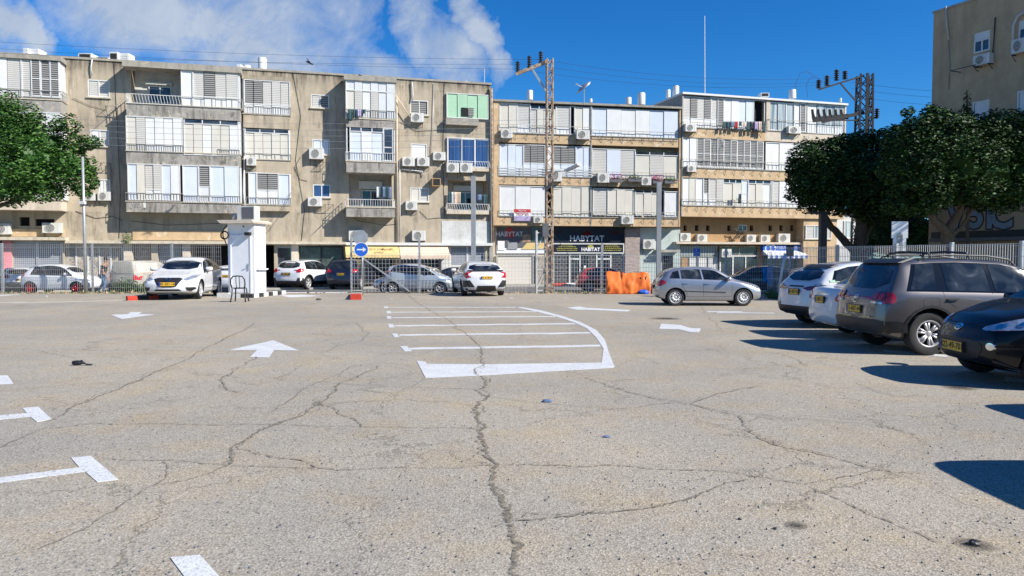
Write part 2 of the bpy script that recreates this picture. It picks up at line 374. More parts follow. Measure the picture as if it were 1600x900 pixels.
# white paint
wpn = Mat('road_paint', (.6,.6,.6), .7, spec=.3)
vo = wpn.n('ShaderNodeTexVoronoi', inp={'Scale': 62}); wpn.l(wpn.vec(), vo.inputs['Vector'])
nn = wpn.noise(3.5, 8, .7)
cc = wpn.mix(wpn.ramp(vo.outputs['Distance'], [(.55, 0.), (.95, .55)]), wpn.mix(wpn.ramp(nn, [(.3, 0.), (.7, 1.)]), (.53,.54,.55), (.65,.66,.67)), (.34,.32,.29))
wpn.col(cc); tb_ = wpn.n('ShaderNodeBsdfTransparent'); ms_ = wpn.n('ShaderNodeMixShader'); wr_ = wpn.math('MULTIPLY', wpn.ramp(wpn.noise(26, 9, .8), [(.53, 0.), (.62, 1.)]), wpn.ramp(wpn.noise(1.1, 4), [(.44, .12), (.66, .9)])); wpn.l(wr_, ms_.inputs[0]); wpn.l(wpn.b.outputs[0], ms_.inputs[1]); wpn.l(tb_.outputs[0], ms_.inputs[2]); wpn.l(ms_.outputs[0], wpn.t.nodes['Material Output'].inputs[0]); wpn.bump(vo.outputs['Distance'], .4, .005)
M['rp'] = wpn.m
def mark(pts, name='road_marking', thick=.004, mat='rp', dense=True):
    ps = [G(x, y) for x, y in pts]; mb = MB()
    mb.prism([(p.x, p.y, p.z + .0015) for p in ps], (0, 0, thick))
    o = mb.build(name, mat, origin=(ps[0].x, ps[0].y, 0), recalc=True); return o
marks = [
 ([(427,532),(467,548),(428,547),(420,559),(391,558),(402,547),(359,547)], 'direction_arrow'),
 ([(173,492),(200,491),(204,488),(222,487.5),(216,491),(240,491.5),(190,498.5)], 'direction_arrow'),
 ([(1033,506),(1063,508),(1080,513),(1095,513.5),(1092,519.5),(1078,519),(1060,514.5),(1030,514)], 'direction_arrow'),
 ([(885,481),(905,479),(916,481),(985,484.5),(980,487),(913,484),(900,484)], 'direction_arrow'),
 ([(436,461.5),(470,460.5),(500,462.5),(470,464),(452,464.5)], 'direction_arrow'),
 ([(266,872),(312,868),(352,912),(300,918)], 'bay_mark'),
 ([(111,716),(142,713),(185,750),(152,754),(133,737.5),(-40,760),(-40,752),(124,731)], 'bay_mark'),
 ([(35,638),(60,636),(80,655),(58,660),(47,651.5),(-40,660),(-40,653),(42,646)], 'bay_mark'),
 ([(-30,587),(12,587),(21,600),(-30,602)], 'bay_mark'),
 ([(651,564),(665,565.5),(667,569),(760,569.5),(940,567),(943,545),(932,528),(917,513),(896,503.5),(870,495),(840,487.5),(808,480.5),(816,480),(847,485.5),(880,494.5),(907,503.5),(932,516),(945,531),(951,550),(960,573),(958,575),(850,581),(760,586.5),(665,591)], 'island_outline'),
]
def strip(x0, y0, x1, y1, h, n=14, j=.35, name='bay_line'):
    up = []; dn = []
    for i in range(n+1):
        t = i/n; x = x0+(x1-x0)*t; y = y0+(y1-y0)*t + rnd.uniform(-j, j); w = h/2*rnd.uniform(.85, 1.15)
        up.append((x, y-w)); dn.append((x, y+w))
    marks.append((up + dn[::-1], name))
strip(606, 480.3, 806, 480.4, .6, j=.1); strip(611, 488, 838, 487, .8, j=.15); strip(613, 496.3, 868, 494.8, 1.0, j=.2); strip(616, 509.3, 898, 505.8, 1.5)
strip(624, 524, 922, 520.4, 2.0); strip(640, 545, 938, 540.3, 2.6)
for q in ([(600,479),(606,479),(606,481.5),(600,481.5)], [(604,486),(610.5,486),(611,489.7),(604.5,489.7)], [(604,494.3),(611,494.3),(612,498),(605,498)],
          [(606,506.5),(614,506.5),(616,512),(608,512)], [(612,521.5),(620,521.5),(624,526.8),(616,526.8)], [(625,541),(636,541),(643,548.5),(632,549)]):
    marks.append((q, 'bay_mark'))
def line(x0, y0, x1, y1, w, name='bay_line'):
    marks.append(([(x0-w/2, y0), (x0+w/2, y0), (x1+w/2, y1), (x1-w/2, y1)] if abs(y1-y0) > abs(x1-x0)*.2 else [(x0, y0-w/2), (x1, y1-w/2), (x1, y1+w/2), (x0, y0+w/2)], name))
line(603, 455, 612, 467, 5); line(72, 463, 125, 457.5, 1.6); line(0, 462, 30, 459.5, 1.4); line(850, 457, 885, 466, 9); line(688, 456, 705, 465, 5); line(780, 459, 800, 466, 6)
line(410, 457.6, 543, 457.0, 1.6); line(1105, 487, 1160, 487.4, 1.1); line(1120, 488.5, 1210, 489.5, .9); line(1380, 548, 1480, 557, 3); line(1570, 592, 1640, 598, 5)
for p, nm in marks:
    o = mark(p, nm); tag(o, kind='structure')

# sandy film along the fence and the pale concrete band on the left
mb = MB()
def ribbon(mb, pts, w0, w1=None, n=10, jit=.3, z=.004):
    P = []
    for a, b in zip(pts[:-1], pts[1:]):
        for i in range(n): P.append(a.lerp(b, i/n))
    P.append(pts[-1]); L = []; Rr = []
    for i, p in enumerate(P):
        d = (P[min(i+1, len(P)-1)] - P[max(i-1, 0)]); d.z = 0; d.normalize(); q = Vector((-d.y, d.x, 0))
        w = w0 + ((w1 if w1 is not None else w0) - w0) * i/len(P); k = w * rnd.uniform(1-jit, 1+jit)/2; off = q * w * rnd.uniform(-jit, jit)
        L.append((p.x+q.x*k+off.x, p.y+q.y*k+off.y, gz(p.y)+z)); Rr.append((p.x-q.x*k+off.x, p.y-q.y*k+off.y, gz(p.y)+z))
    vs = [v for pr in zip(L, Rr) for v in pr]; mb.add(vs, [(2*i, 2*i+1, 2*i+3, 2*i+2) for i in range(len(P)-1)])
ribbon(mb, [Vector((x, 36.2+.25*math.sin(x), 0)) for x in range(-34, 30, 2)], 1.0, jit=.25, z=.012)
tag(mb.build('dirt_strip', 'dirt', origin=(0,0,0)), kind='structure')
mb = MB(); ribbon(mb, [G(-60,473.5), G(60,472.5), G(150,470.5), G(215,468)], 1.1, .5, jit=.15)
pc = Mat('pale_concrete', (.46,.42,.35), .9); n_ = pc.noise(2, 8, .7); pc.col(pc.ramp(n_, [(.3, (.36,.33,.27)), (.7, (.47,.44,.37))])); M['palec'] = pc.m
tag(mb.build('concrete_band', 'palec', origin=(0,0,0)), kind='structure')

# open cracks
cm = Mat('crack_filling', (.10,.088,.072), .95, spec=.1)
cn = cm.noise(14, 6, .75); cm.col(cm.ramp(cn, [(.3, (.115,.10,.08)), (.7, (.30,.265,.21))]))
tb = cm.n('ShaderNodeBsdfTransparent'); ms = cm.n('ShaderNodeMixShader'); out = cm.t.nodes['Material Output']
cn2 = cm.noise(22, 4, .7); cm.l(cm.ramp(cn2, [(.38, 1.), (.56, .1)]), ms.inputs[0]); cm.l(cm.b.outputs[0], ms.inputs[1]); cm.l(tb.outputs[0], ms.inputs[2]); cm.l(ms.outputs[0], out.inputs[0])
M['crack'] = cm.m
CR = [
 (.055, [(752,588),(760,600),(757,607),(744,609),(752,616),(763,620),(748,628),(746,645),(752,660),(751,672),(757,690),(762,712),(778,727),(770,745),(768,757),(778,772),(790,797),(797,820),(800,838),(805,865),(803,900),(798,960)]),
 (.035, [(748,587),(741,578),(757,570),(754,555),(748,540),(728,520),(705,503),(682,490),(650,472),(640,462)]),
 (.024, [(778,727),(850,728),(950,727),(1010,733),(1050,734),(1130,737),(1200,747),(1260,757),(1310,780),(1350,800),(1400,820),(1440,835),(1470,850)]),
 (.016, [(1260,757),(1320,745),(1365,735)]),
 (.028, [(800,815),(840,812),(900,805),(950,803),(1000,797),(1050,788),(1100,770),(1135,755),(1170,750)]),
 (.018, [(778,727),(700,732),(600,732),(530,734),(480,732),(420,730),(355,728),(300,722),(250,720),(160,716)]),
 (.035, [(355,728),(362,705),(370,695),(420,668),(440,660),(480,645),(510,625),(525,605),(560,590),(590,572)]),
 (.024, [(370,702),(400,710),(430,716),(470,720),(500,732),(530,736)]),
 (.022, [(751,671),(600,668),(510,666),(420,664),(300,664),(150,662),(60,672),(0,700)]),
 (.02, [(255,721),(262,740),(250,755),(230,762),(205,780),(180,800),(150,815),(60,860)]),
 (.018, [(355,728),(330,740),(290,752),(240,760)]),
 (.026, [(495,628),(530,643),(555,655),(565,668)]),
 (.022, [(500,597),(600,605),(700,608),(744,609)]),
 (.03, [(70,660),(130,630),(200,600),(260,575),(330,540),(360,525),(400,505)]),
 (.018, [(0,612),(100,603),(200,597),(280,596)]),
 (.018, [(763,620),(850,631),(950,640),(1000,637),(1060,630),(1100,637),(1150,645),(1200,650),(1300,658),(1370,665),(1430,680)]),
 (.026, [(915,590),(950,603),(1000,617),(1050,627),(1080,632),(1120,617),(1160,608),(1190,603)]),
 (.03, [(1075,630),(1110,640),(1157,650),(1165,662),(1175,677),(1190,687),(1210,695),(1270,707),(1330,722),(1370,735),(1430,740)]),
 (.02, [(985,551),(1040,549),(1100,548),(1200,552),(1260,550),(1300,555)]), (.022, [(1215,552),(1240,560),(1262,573)]),
 (.03, [(350,600),(345,592),(365,580),(385,566),(400,558)]), (.03, [(350,600),(355,610),(375,614)]),
 (.025, [(510,550),(530,540),(560,535),(575,520),(560,505)]), (.02, [(420,648),(470,612),(500,598),(560,570),(600,568),(651,574)]),
 (.018, [(950,556),(980,555),(1010,562),(1030,570)]), (.02, [(550,538),(600,541),(640,543)]), (.02, [(1340,600),(1370,612),(1400,620),(1440,618)]),
 (.02, [(1090,470),(1110,500),(1130,520)]), (.016, [(470,497),(560,490),(640,490)]), (.016, [(100,530),(200,540),(320,545)]),
 (.018, [(0,546),(60,548),(120,560),(170,558),(200,562)]),
]
def frac(pts, amp=.16, minl=.035):
    out = [pts[0]]
    def rec(a, b):
        d = b-a; L = d.length
        if L < minl: out.append(b); return
        q = Vector((-d.y, d.x, 0))/L; m_ = (a+b)/2 + q*rnd.gauss(0, amp*.42)*min(L, .5); rec(a, m_); rec(m_, b)
    for a, b in zip(pts[:-1], pts[1:]): rec(a, b)
    return out
mb = MB()
for k_, (w, pl) in enumerate(CR):
    P_ = [G(*p) for p in pl]; near = sum(p.y for p in P_)/len(P_) < 13
    F_ = frac(P_, .13, .06 if near else .15); ribbon(mb, F_, w*.68, n=1, jit=.38, z=.0066+.0003*k_)
    if w > .025:
        for q_ in range(2):       # broken hairlines running beside the wide cracks
            i = 0
            while i < len(F_)-12:
                j = min(len(F_)-1, i+rnd.randint(8, 30)); o_ = Vector((rnd.uniform(-1,1), rnd.uniform(-1,1), 0))*w*1.1
                if rnd.random() < .55: ribbon(mb, frac([F_[i], F_[(i+j)//2]+o_*1.6, F_[j]], .3, .05), w*.28, n=1, jit=.6, z=.0066+.0003*k_+.0001*(q_+1)+.012*0)
                i = j+rnd.randint(1, 10)
tag(mb.build('asphalt_cracks', 'crack', origin=(0,0,0)), kind='structure')
# oil stain
os_ = Mat('oil_stain', (.03,.025,.02), .8); tb = os_.n('ShaderNodeBsdfTransparent'); ms = os_.n('ShaderNodeMixShader'); out = os_.t.nodes['Material Output']
gd = os_.n('ShaderNodeTexGradient', gradient_type='SPHERICAL'); os_.l(os_.vec((1,1,1)), gd.inputs[0])
f = os_.math('MULTIPLY', gd.outputs[0], os_.ramp(os_.noise(5, 6, .7), [(.35, .1), (.6, 1.2)]), True)
os_.l(f, ms.inputs[0]); os_.l(tb.outputs[0], ms.inputs[1]); os_.l(os_.b.outputs[0], ms.inputs[2]); os_.l(ms.outputs[0], out.inputs[0])
M['oil'] = os_.m
for px, py, r in ((1522, 852, .13), (1245, 822, .09), (1040, 498, .5), (1500, 606, .25)):
    p = G(px, py); mb = MB(); mb.poly([(math.cos(a/24*6.2832), math.sin(a/24*6.2832), 0) for a in range(24)]); o = mb.build('oil_stain', 'oil', origin=(0,0,0))
    o.location = (p.x, p.y, .008); o.scale = (r, r, 1); tag(o, kind='structure')
# kerbs and pavements on the street side are added with the buildings
# ------------------------------------------------------------------ buildings
class Fr:
    def __init__(s, pa, Da, pb, Db):
        def P(px, D): d = ray(px, HOR); return Vector((d.x/d.y*D, D, 0))
        a, b = P(pa, Da), P(pb, Db); s.O = a; s.u = (b-a).normalized(); s.n = Vector((s.u.y, -s.u.x, 0)); s.rz = math.atan2(s.u.y, s.u.x)
    def hit(s, px, py, off=0):
        d = ray(px, py); C = Vector((0,0,CZ)); t = (off - (C - s.O).dot(s.n)) / d.dot(s.n); p = C + d*t
        return (p - s.O).dot(s.u), p.z
    def w(s, u, z, off=0): p = s.O + s.u*u + s.n*off; return Vector((p.x, p.y, z))
PM = {'m': [(0,.28,'w'),(.28,1,'l')], 'q': [(0,.28,'w'),(.28,1,'d')], 'n': [(0,.44,'d'),(.46,1,'d')], 's': [(0,.40,'p'),(.42,1,'d')], 't': [(0,.5,'w'),(.5,1,'b')],
      'D': [(0,.45,'w'),(.45,1,'d')], 'K': [(0,.25,'p'),(.25,1,'k')], 'G': [(0,.4,'g'),(.42,1,'g')], 'B': [(0,.42,'b'),(.42,1,'d')]}
def bay(part, fr, off, x0, x1, y0, y1, code, frame=True, gaps=.0, top=None):
    """sliding shutters or panes filling one opening of a balcony or window"""
    u0, zt = fr.hit(x0, y0, off); _, zb = fr.hit(x0, y1, off); u1, _ = fr.hit(x1, y0, off)
    if top:
        zc = zt - (zt-zb)*top; m = MB(); m.box(u0, u1, -off+.02, -off+.05, zc, zt)
        m.build('fanlight', 'g', part); m = MB()
        for i in range(4): x = u0+(u1-u0)*i/3; m.box(x-.03, x+.03, -off-.012, -off+.02, zc, zt)
        m.box(u0, u1, -off-.015, -off+.019, zc-.05, zc); m.build('fanlight_frame', 'frame', part); zt = zc-.05
    n = len(code); w = (u1-u0)/n
    for i, ch in enumerate(code):
        a, b = u0+w*i, u0+w*(i+1)
        if ch == '.': continue
        if ch == 'x':
            m = MB(); m.box(a, b, -off+.35, -off+.4, zb, zt); m.build('dark_opening', 'blackopen', part); continue
        sh = (-.022 if (i % 2) else .012) + rnd.uniform(-.006, .006)
        lst = PM.get(ch, [(0, 1, ch)]); mats = []; m = MB()
        for (f0, f1, mt) in lst:
            if mt not in mats: mats.append(mt)
            m.box(a+.012, b-.012, -off+sh, -off+sh+.035, zb+(zt-zb)*f0, zb+(zt-zb)*f1-.004, mats.index(mt))
        if len(lst) > 1:
            mats.append('frame'); zz = zb+(zt-zb)*lst[1][0]; m.box(a, b, -off+sh-.02, -off+sh-.002, zz-.03, zz+.03, len(mats)-1)
        if ch in 'gdnGku':
            if 'frame' not in mats: mats.append('frame')
            k = mats.index('frame')
            for q in (a, b-.05): m.box(q, q+.05, -off+sh-.021, -off+sh-.003, zb, zt, k)
            m.box(a+.05, b-.05, -off+sh-.023, -off+sh-.003, zt-.06, zt, k); m.box(a+.05, b-.05, -off+sh-.024, -off+sh-.003, zb, zb+.05, k)
        m.build('window_pane' if ch in 'gukGK' else 'shutter_panel', mats, part)
    if frame:
        m = MB(); m.box(u0-.04, u0+.01, -off-.035, -off+.06, zb, zt); m.box(u1-.01, u1+.04, -off-.035, -off+.06, zb, zt)
        m.box(u0-.04, u1+.04, -off-.037, -off+.06, zb-.05, zb); m.box(u0-.04, u1+.04, -off-.039, -off+.06, zt, zt+.05)
        m.build('shutter_frame', 'frame', part)
    return u0, u1, zb, zt
def railing(part, fr, off, x0, x1, y0, y1, mat='rail', sp=.13, depth=0, lean=0, bars=None, r=.012):
    u0, zt = fr.hit(x0, y0, off); _, zb = fr.hit(x0, y1, off); u1, _ = fr.hit(x1, y0, off); y = -off
    m = MB(); m.bar((u0, y, zt), (u1, y, zt), .035, .03); m.bar((u0, y, zb+.06), (u1, y, zb+.06), .025)
    if bars:
        for i in range(1, bars): z = zb+.06+(zt-zb-.06)*i/bars; m.bar((u0, y, z), (u1, y, z), .05, .05)
        n = max(2, int((u1-u0)/1.6))
        for i in range(n+1): x = u0+(u1-u0)*i/n; m.bar((x, y+.03, zb), (x, y+.03, zt), .04)
    else:
        n = int((u1-u0)/sp)
        for i in range(n+1): x = u0+(u1-u0)*i/n; m.bar((x+lean, y, zb+.06), (x, y, zt), r*1.6)
    if depth:
        for x in (u0, u1): m.bar((x, y, zt), (x, y+depth, zt), .035, .03); m.bar((x, y, zb+.06), (x, y+depth, zb+.06), .025); [m.bar((x, y+depth*k/6, zb+.06), (x, y+depth*k/6, zt), r*1.6) for k in range(7)]
    m.build('railing', mat, part)
def slab(name, parent, fr, off, x0, x1, y0, y1, mat, back=0, xr=None, drop=0):
    u0, zt = fr.hit(x0, y0, off); _, zb = fr.hit(x0, y1, off); u1, _ = fr.hit(x1, y0, off)
    m = MB(); m.box(u0, u1, -off, -back, zb, zt); return m.build(name, mat, parent), (u0, u1, zb, zt)
def wall_holes(parent, name, u0, u1, z0, z1, holes, mats, y=0.):
    """front wall sheet with real recessed openings: hole = (u0, u1, z0, z1, depth, back material index)"""
    xs = sorted({u0, u1} | {min(max(h[i], u0), u1) for h in holes for i in (0, 1)}); zs = sorted({z0, z1} | {min(max(h[i], z0), z1) for h in holes for i in (2, 3)})
    m = MB()
    for a, b in zip(xs[:-1], xs[1:]):
        for c, d in zip(zs[:-1], zs[1:]):
            if b-a < 1e-5 or d-c < 1e-5: continue
            cx, cz = (a+b)/2, (c+d)/2
            if any(h[0] < cx < h[1] and h[2] < cz < h[3] for h in holes): continue
            m.add([(a,y,c),(b,y,c),(b,y,d),(a,y,d)], [(0,1,2,3)], 0)
    for (a, b, c, d, dp, k) in holes:
        e = y+dp; m.add([(a,y,c),(b,y,c),(b,y,d),(a,y,d),(a,e,c),(b,e,c),(b,e,d),(a,e,d)], [(0,4,5,1),(3,2,6,7),(0,3,7,4),(1,5,6,2)], 0)
        m.add([(a,e,c),(b,e,c),(b,e,d),(a,e,d)], [(0,1,2,3)], k)
    return m.build(name, mats, parent)
def hole(fr, x0, x1, y0, y1, depth=.12, k=1, off=0):
    u0, zt = fr.hit(x0, y0, off); _, zb = fr.hit(x0, y1, off); u1, _ = fr.hit(x1, y0, off); return (u0, u1, zb, zt, depth, k)
def window(bld, fr, x0, x1, y0, y1, code, off=0, rec=.06, sill=True, label=None):
    u0, zt = fr.hit(x0, y0, off); _, zb = fr.hit(x0, y1, off); u1, _ = fr.hit(x1, y0, off)
    m = MB(); t = .06; y = -off+rec
    m.box(u0, u0+t, y-.05, y+.05, zb, zt); m.box(u1-t, u1, y-.05, y+.05, zb, zt); m.box(u0+t, u1-t, y-.05, y+.05, zb, zb+t); m.box(u0+t, u1-t, y-.05, y+.05, zt-t, zt)
    w = m.build('window', 'frame', bld)
    if label: w['label'] = label
    n = len(code); ww = (u1-u0-2*t)/n
    for i, ch in enumerate(code):
        a = u0+t+ww*i; m = MB(); m.box(a+.02, a+ww-.02, y-.01+.015*(i%2), y+.02+.015*(i%2), zb+t, zt-t)
        m.build('pane' if ch in 'guk' else 'shutter', ch if ch != '.' else 'blackopen', w)
        if i: m = MB(); m.box(a-.03, a+.03, y-.04, y+.01, zb+t, zt-t); m.build('mullion', 'frame', w)
    if sill: m = MB(); m.box(u0-.08, u1+.08, -off-.1, -off+.04, zb-.07, zb); m.build('sill', 'ledge', w)
    return w

GB = -.3
# ---- building A: long stained stucco block, left
fA = Fr(120, 44, 760, 50.5)
A = empty('apartment_block', fA.O, fA.rz, 'long stained beige stucco apartment block with staggered shuttered balconies on the left', 'apartment building')
ua0 = fA.hit(-90, 300)[0]; ua1 = fA.hit(767, 300)[0]; zA = fA.hit(120, 92.5)[1]
hA = []
winA = [(137,171,124,151,'ll'), (141,170,202,228,'wl'), (154,172,280,302,'wl'), (486,514,147,168,'ld'), (488,515,217,241,'bb'), (489,516,288,308,'uu'),
        (641,669,156,179,'dd'), (642,667,224,247,'w'), (641,670,293,315,'cl'), (725,738,353.5,361,'ddd')]
for (a, b, c, d, k) in winA: hA.append(hole(fA, a, b, c, d, .16, 1))
# loggias in the wall plane and shop openings
hA += [hole(fA, 699.5, 763, 281, 327.5, 1.6, 2), hole(fA, 204, 283, 100, 163, 1.0, 2), hole(fA, 545, 612, 268, 325, 1.5, 2)]
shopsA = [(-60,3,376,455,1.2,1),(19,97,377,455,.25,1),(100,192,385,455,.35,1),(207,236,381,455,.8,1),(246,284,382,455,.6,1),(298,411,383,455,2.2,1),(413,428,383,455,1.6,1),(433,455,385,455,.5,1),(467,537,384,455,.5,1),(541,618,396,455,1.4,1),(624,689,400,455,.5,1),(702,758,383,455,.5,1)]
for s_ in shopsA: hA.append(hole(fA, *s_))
hA += [hole(fA, 30, 46, 339, 353, .3, 1), hole(fA, 55, 85, 342, 353, .3, 1)]
zlim = GB + .02
hA = [(a, b, max(c, zlim), d, e, k) for a, b, c, d, e, k in hA]
wall_holes(A, 'wall', ua0, ua1, GB-.1, zA, hA, ['stucco', 'blackopen', 'whitewall'])
m = MB(); m.box(ua0, ua1, 2.6, 12, GB-.1, zA-.05); m.box(ua0, ua0+.2, .002, 2.6, GB-.1, zA-.06); m.box(ua1-.2, ua1, .002, 2.6, GB-.1, zA-.06); m.build('rear_wall', 'stucco', A)
m = MB(); m.box(ua0, ua1+.05, -.07, 12.1, zA, zA+.13); m.build('roof', 'stucco2', A)
for (a, b, c, d, k) in winA: window(A, fA, a, b, c, d, k, sill=(a != 725), rec=.05)
def wbox(name, fr, bld, x0, x1, y0, y1, off, back, mat, **k): return slab(name, bld, fr, off, x0, x1, y0, y1, mat, back)[0]
def column_side(parent, fr, off, x, y0, y1, mat, side, th=.09, back=0):
    u, zt = fr.hit(x, y0, off); _, zb = fr.hit(x, y1, off); a, b = (u-th, u) if side > 0 else (u, u+th)
    m = MB(); m.box(a, b, -off+.004, -back, zb, zt); return m.build('side_wall', mat, parent)
def block(bld, fr, off, x0, x1, roof, floors, sides='stucco2', roofmat='stucco2', bandmat='parapet', over=.12, lside=True):
    """a projecting stack of balconies; floors: dict(band=(y0,y1) at x0, bays=[...], rail=...)"""
    u0, _ = fr.hit(x0, 200, off); u1, _ = fr.hit(x1, 200, off)
    if roof:
        zt = fr.hit(x0, roof[0], off)[1]; zb = fr.hit(x0, roof[1], off)[1]
        m = MB(); m.box(u0-over, u1+over, -off-over, -.07, zb, zt); m.build('balcony_roof', roofmat, bld)
    for f in floors:
        b = f.get('band'); part, (a_, b_, zb, zt) = slab('balcony', bld, fr, off, x0, x1, b[0], b[1], f.get('mat', bandmat))
        m = MB(); m.box(a_-.04, b_+.04, -off-.05, -.003, zt, zt+.06); m.build('floor_slab', 'ledge', part)
        for y_ in f['bays']:
            bay(part, fr, off, y_[0], y_[1], y_[2], y_[3], y_[4], top=(y_[5] if len(y_) > 5 else None))
        for r in f.get('rail', []): railing(part, fr, off+.05, *r)
        if f.get('sides', True):
            yt = f['top']
            for sd, xx in ((1, x1), (-1, x0)):
                if sd < 0 and not f.get('lside', True): continue
                u = fr.hit(xx, 200, off)[0]; zt2 = fr.hit(x0, yt, off)[1]; a, bb = (u-.07, u) if sd > 0 else (u, u+.07)
                m = MB(); m.box(a, bb, -off+.06, -.004, zt+.06, zt2); m.build('side_wall', f.get('sidemat', 'p'), part)
    return u0, u1
# A1 far left projecting stack
block(A, fA, 1.1, -40, 95, (80,87.5), [
    dict(band=(151,171), top=88, bays=[(-35,33,88,149,'wwl'),(33,92,89.5,149,'lnnn')], rail=[(-38,97,136,150,'rail',.5,.9)], mat='parapet'),
    dict(band=(231,250), top=172, bays=[(-35,92,172,230,'wcwwcw')], rail=[(-38,95,216,231)], mat='parapet'),
    dict(band=(311,327), top=250, bays=[(-35,95,251,310,'cwwlwc')], mat='cream')], sides='stucco2')
# A2 wide projecting stack
block(A, fA, 1.05, 197, 375, (94.5,104), [
    dict(band=(161.5,181), top=104, lside=False, bays=[(283.5,301,108,165,'w'),(301,370,110,166,'mqmm')], rail=[(197,283,146,162,'railw',.16,1.0,.1),(284,378,151,167,'rail',.5,1.0)]),
    dict(band=(236,256), top=181, bays=[(197.5,284,182,235,'clwwww'),(287.5,372,186.5,240.5,'ccwccw',.10)], rail=[(196,286,224,237,'rail',.13,1.0),(340,374,233,243)]),
    dict(band=(315,331), top=256, bays=[(200,252,256.5,311,'bcmm'),(252,280,258,312,'bw'),(286,310,259,314,'b'),(310,328,259.5,314,'s'),(328,372,260,315,'bb')], rail=[(196,286,301,315,'rail',.16,1.0),(286,375,305,318,'rail',.13,1.0)])])
# recessed parts of A2: door and back wall of the open loggia
window(A, fA, 232, 268, 134, 160, 'gg', off=-.95, rec=.02, sill=False); m = MB(); u, z = fA.hit(228, 128, -.9); u2, z2 = fA.hit(269, 134, -.9); m.box(u, u2, .8, .99, z2, z); m.build('shutter_box', 'frame', A)
# A3 shallow bay
block(A, fA, .35, 380, 453, (117,123), [
    dict(band=(178,199), top=123, bays=[(382,452,125,176,'qqmmm')], rail=[(381,454,165,178,'rail',.14,.3)], mat='stucco'),
    dict(band=(249,270), top=200, bays=[(383,451,201,248,'ccccc',.10)], rail=[(381,454,239,250,'rail',.4,.3)], mat='stucco'),
    dict(band=(320,329), top=270, bays=[(389,401,270,317,'b'),(401,435,271,318,'DD'),(435,452,273,319,'b')], rail=[(381,454,308,320,'rail',.14,.3)], mat='stucco')], roofmat='stucco', over=.03)
# A4 projecting stack
block(A, fA, 1.1, 541, 617, (118,125), [
    dict(band=(185,198), top=125, bays=[(541,616,126,140,'pppppp'),(541,616,141,183,'clwlpp')], rail=[(540,619,170,184,'rail',.14,1.0)]),
    dict(band=(252,269), top=198, bays=[(547,598,199,251,'bwb',.1),(599,613,201,251,'G')], rail=[(540,617,237,251,'railw',.15,1.0)]),
    dict(band=(324,338.5), top=269, sides=False, bays=[], rail=[(540,617,311,323,'railw',.15,1.0)])])
window(A, fA, 565, 594, 297, 325, 'gg', off=-1.4, rec=.02, sill=False); m = MB(); u, z = fA.hit(560, 283, -1.35); u2, z2 = fA.hit(597, 296, -1.35); m.box(u, u2, 1.2, 1.48, z2, z); m.build('shutter_box', 'frame', A)
window(A, fA, 712, 742, 300, 328, 'gg', off=-1.5, rec=.02, sill=False); m = MB(); u, z = fA.hit(708, 290, -1.45); u2, z2 = fA.hit(738, 299, -1.45); m.box(u, u2, 1.3, 1.58, z2, z); m.build('shutter_box', 'frame', A)
# A5 right bays
p5, _ = slab('balcony', A, fA, .45, 697, 748, 184, 194, 'stucco2')
bay(p5, fA, .12, 698.5, 762, 146, 182.5, 'eeee'); u, z = fA.hit(721, 168, .17); u2, z2 = fA.hit(731, 182, .17); m = MB(); m.box(u, u2, -.19, -.15, z2, z); m.build('opening', 'blackopen', p5)
m = MB(); u3, _ = fA.hit(740, 168, .17); m.box(u2+.03, u3, -.19, -.15, z2, z); m.build('shutter', 'd', p5)
p5b, _ = slab('balcony', A, fA, .3, 699, 764, 261, 266, 'ledge'); bay(p5b, fA, .1, 699.5, 763, 215.5, 260, 'uuu'); railing(p5b, fA, .3, 699, 764, 251, 261, 'railw', .16, .2, .1)
p5c, _ = slab('balcony', A, fA, .3, 698, 764, 328, 334, 'ledge'); railing(p5c, fA, .3, 698, 764, 318, 329, 'railw', .16, .25, .1)
# white painted patch of wall, ledge, corner pier
slab('painted_wall_panel', A, fA, .03, 690, 766, 345, 381.5, 'whitewall')
slab('ledge', A, fA, .75, -80, 101, 369.5, 374.5, 'ledge'); slab('ledge', A, fA, .5, 101, 541, 375.5, 380, 'ledge'); slab('ledge', A, fA, .35, 541, 770, 378.5, 383, 'frame')
slab('corner_pier', A, fA, .12, 764.5, 770, 138, 455, 'stucco2')
# sunlit foot of the wall under A1 and A2, painted as ochre strips
slab('low_wall', A, fA, .06, 207, 350, 359.5, 375, 'ochre'); slab('low_wall', A, fA, .05, 0, 101, 357, 369.5, 'ochre')
# shop fronts of building A
def shopfront(bld, fr, x0, x1, y0, y1, off, glass='g', cols=3, rows=1, name='shop_window', fm='frame', t=.05):
    o, (u0, u1, zb, zt) = slab(name, bld, fr, off, x0, x1, y0, y1, glass, off-.03)
    zb = max(zb, GB+.05); m = MB()
    for i in range(cols+1): x = u0+(u1-u0)*i/cols; m.box(x-t, x+t, -off-.05, -off-.002, zb, zt)
    for j in range(rows+1): z = zb+(zt-zb)*j/rows; m.box(u0, u1, -off-.055, -off-.003, z-t, z+t)
    m.build('shop_frame', fm, o); return o
def slabz(name, bld, fr, off, x0, x1, y0, y1, mat, back):
    return slab(name, bld, fr, off, x0, x1, y0, y1, mat, back)
pk = plaster('pink_paint', (.70,.25,.28), (.5,.2,.2), .3); M['pink'] = pk
slab('shop_pier', A, fA, .15, 4, 17, 376, 455, 'pink')
gsh = slats('grey_roller_shutter', (.30,.32,.36), (.14,.15,.17), .12, .3); M['gsh'] = gsh
cream_sh = slats('cream_roller_shutter', (.66,.62,.55), (.46,.43,.37), .11, .2); M['csh'] = cream_sh
shopfront(A, fA, 19.5, 96, 377.5, 455, -.15, 'gsh', 2, 2, fm='alu', t=.07)
gr = Mat('graffiti_wall', (.4,.35,.3), .8); a_ = gr.noise(1.6, 3, .5, (1,1,1), 2.5); b_ = gr.noise(5, 3, .6, (1,1,1), 1)
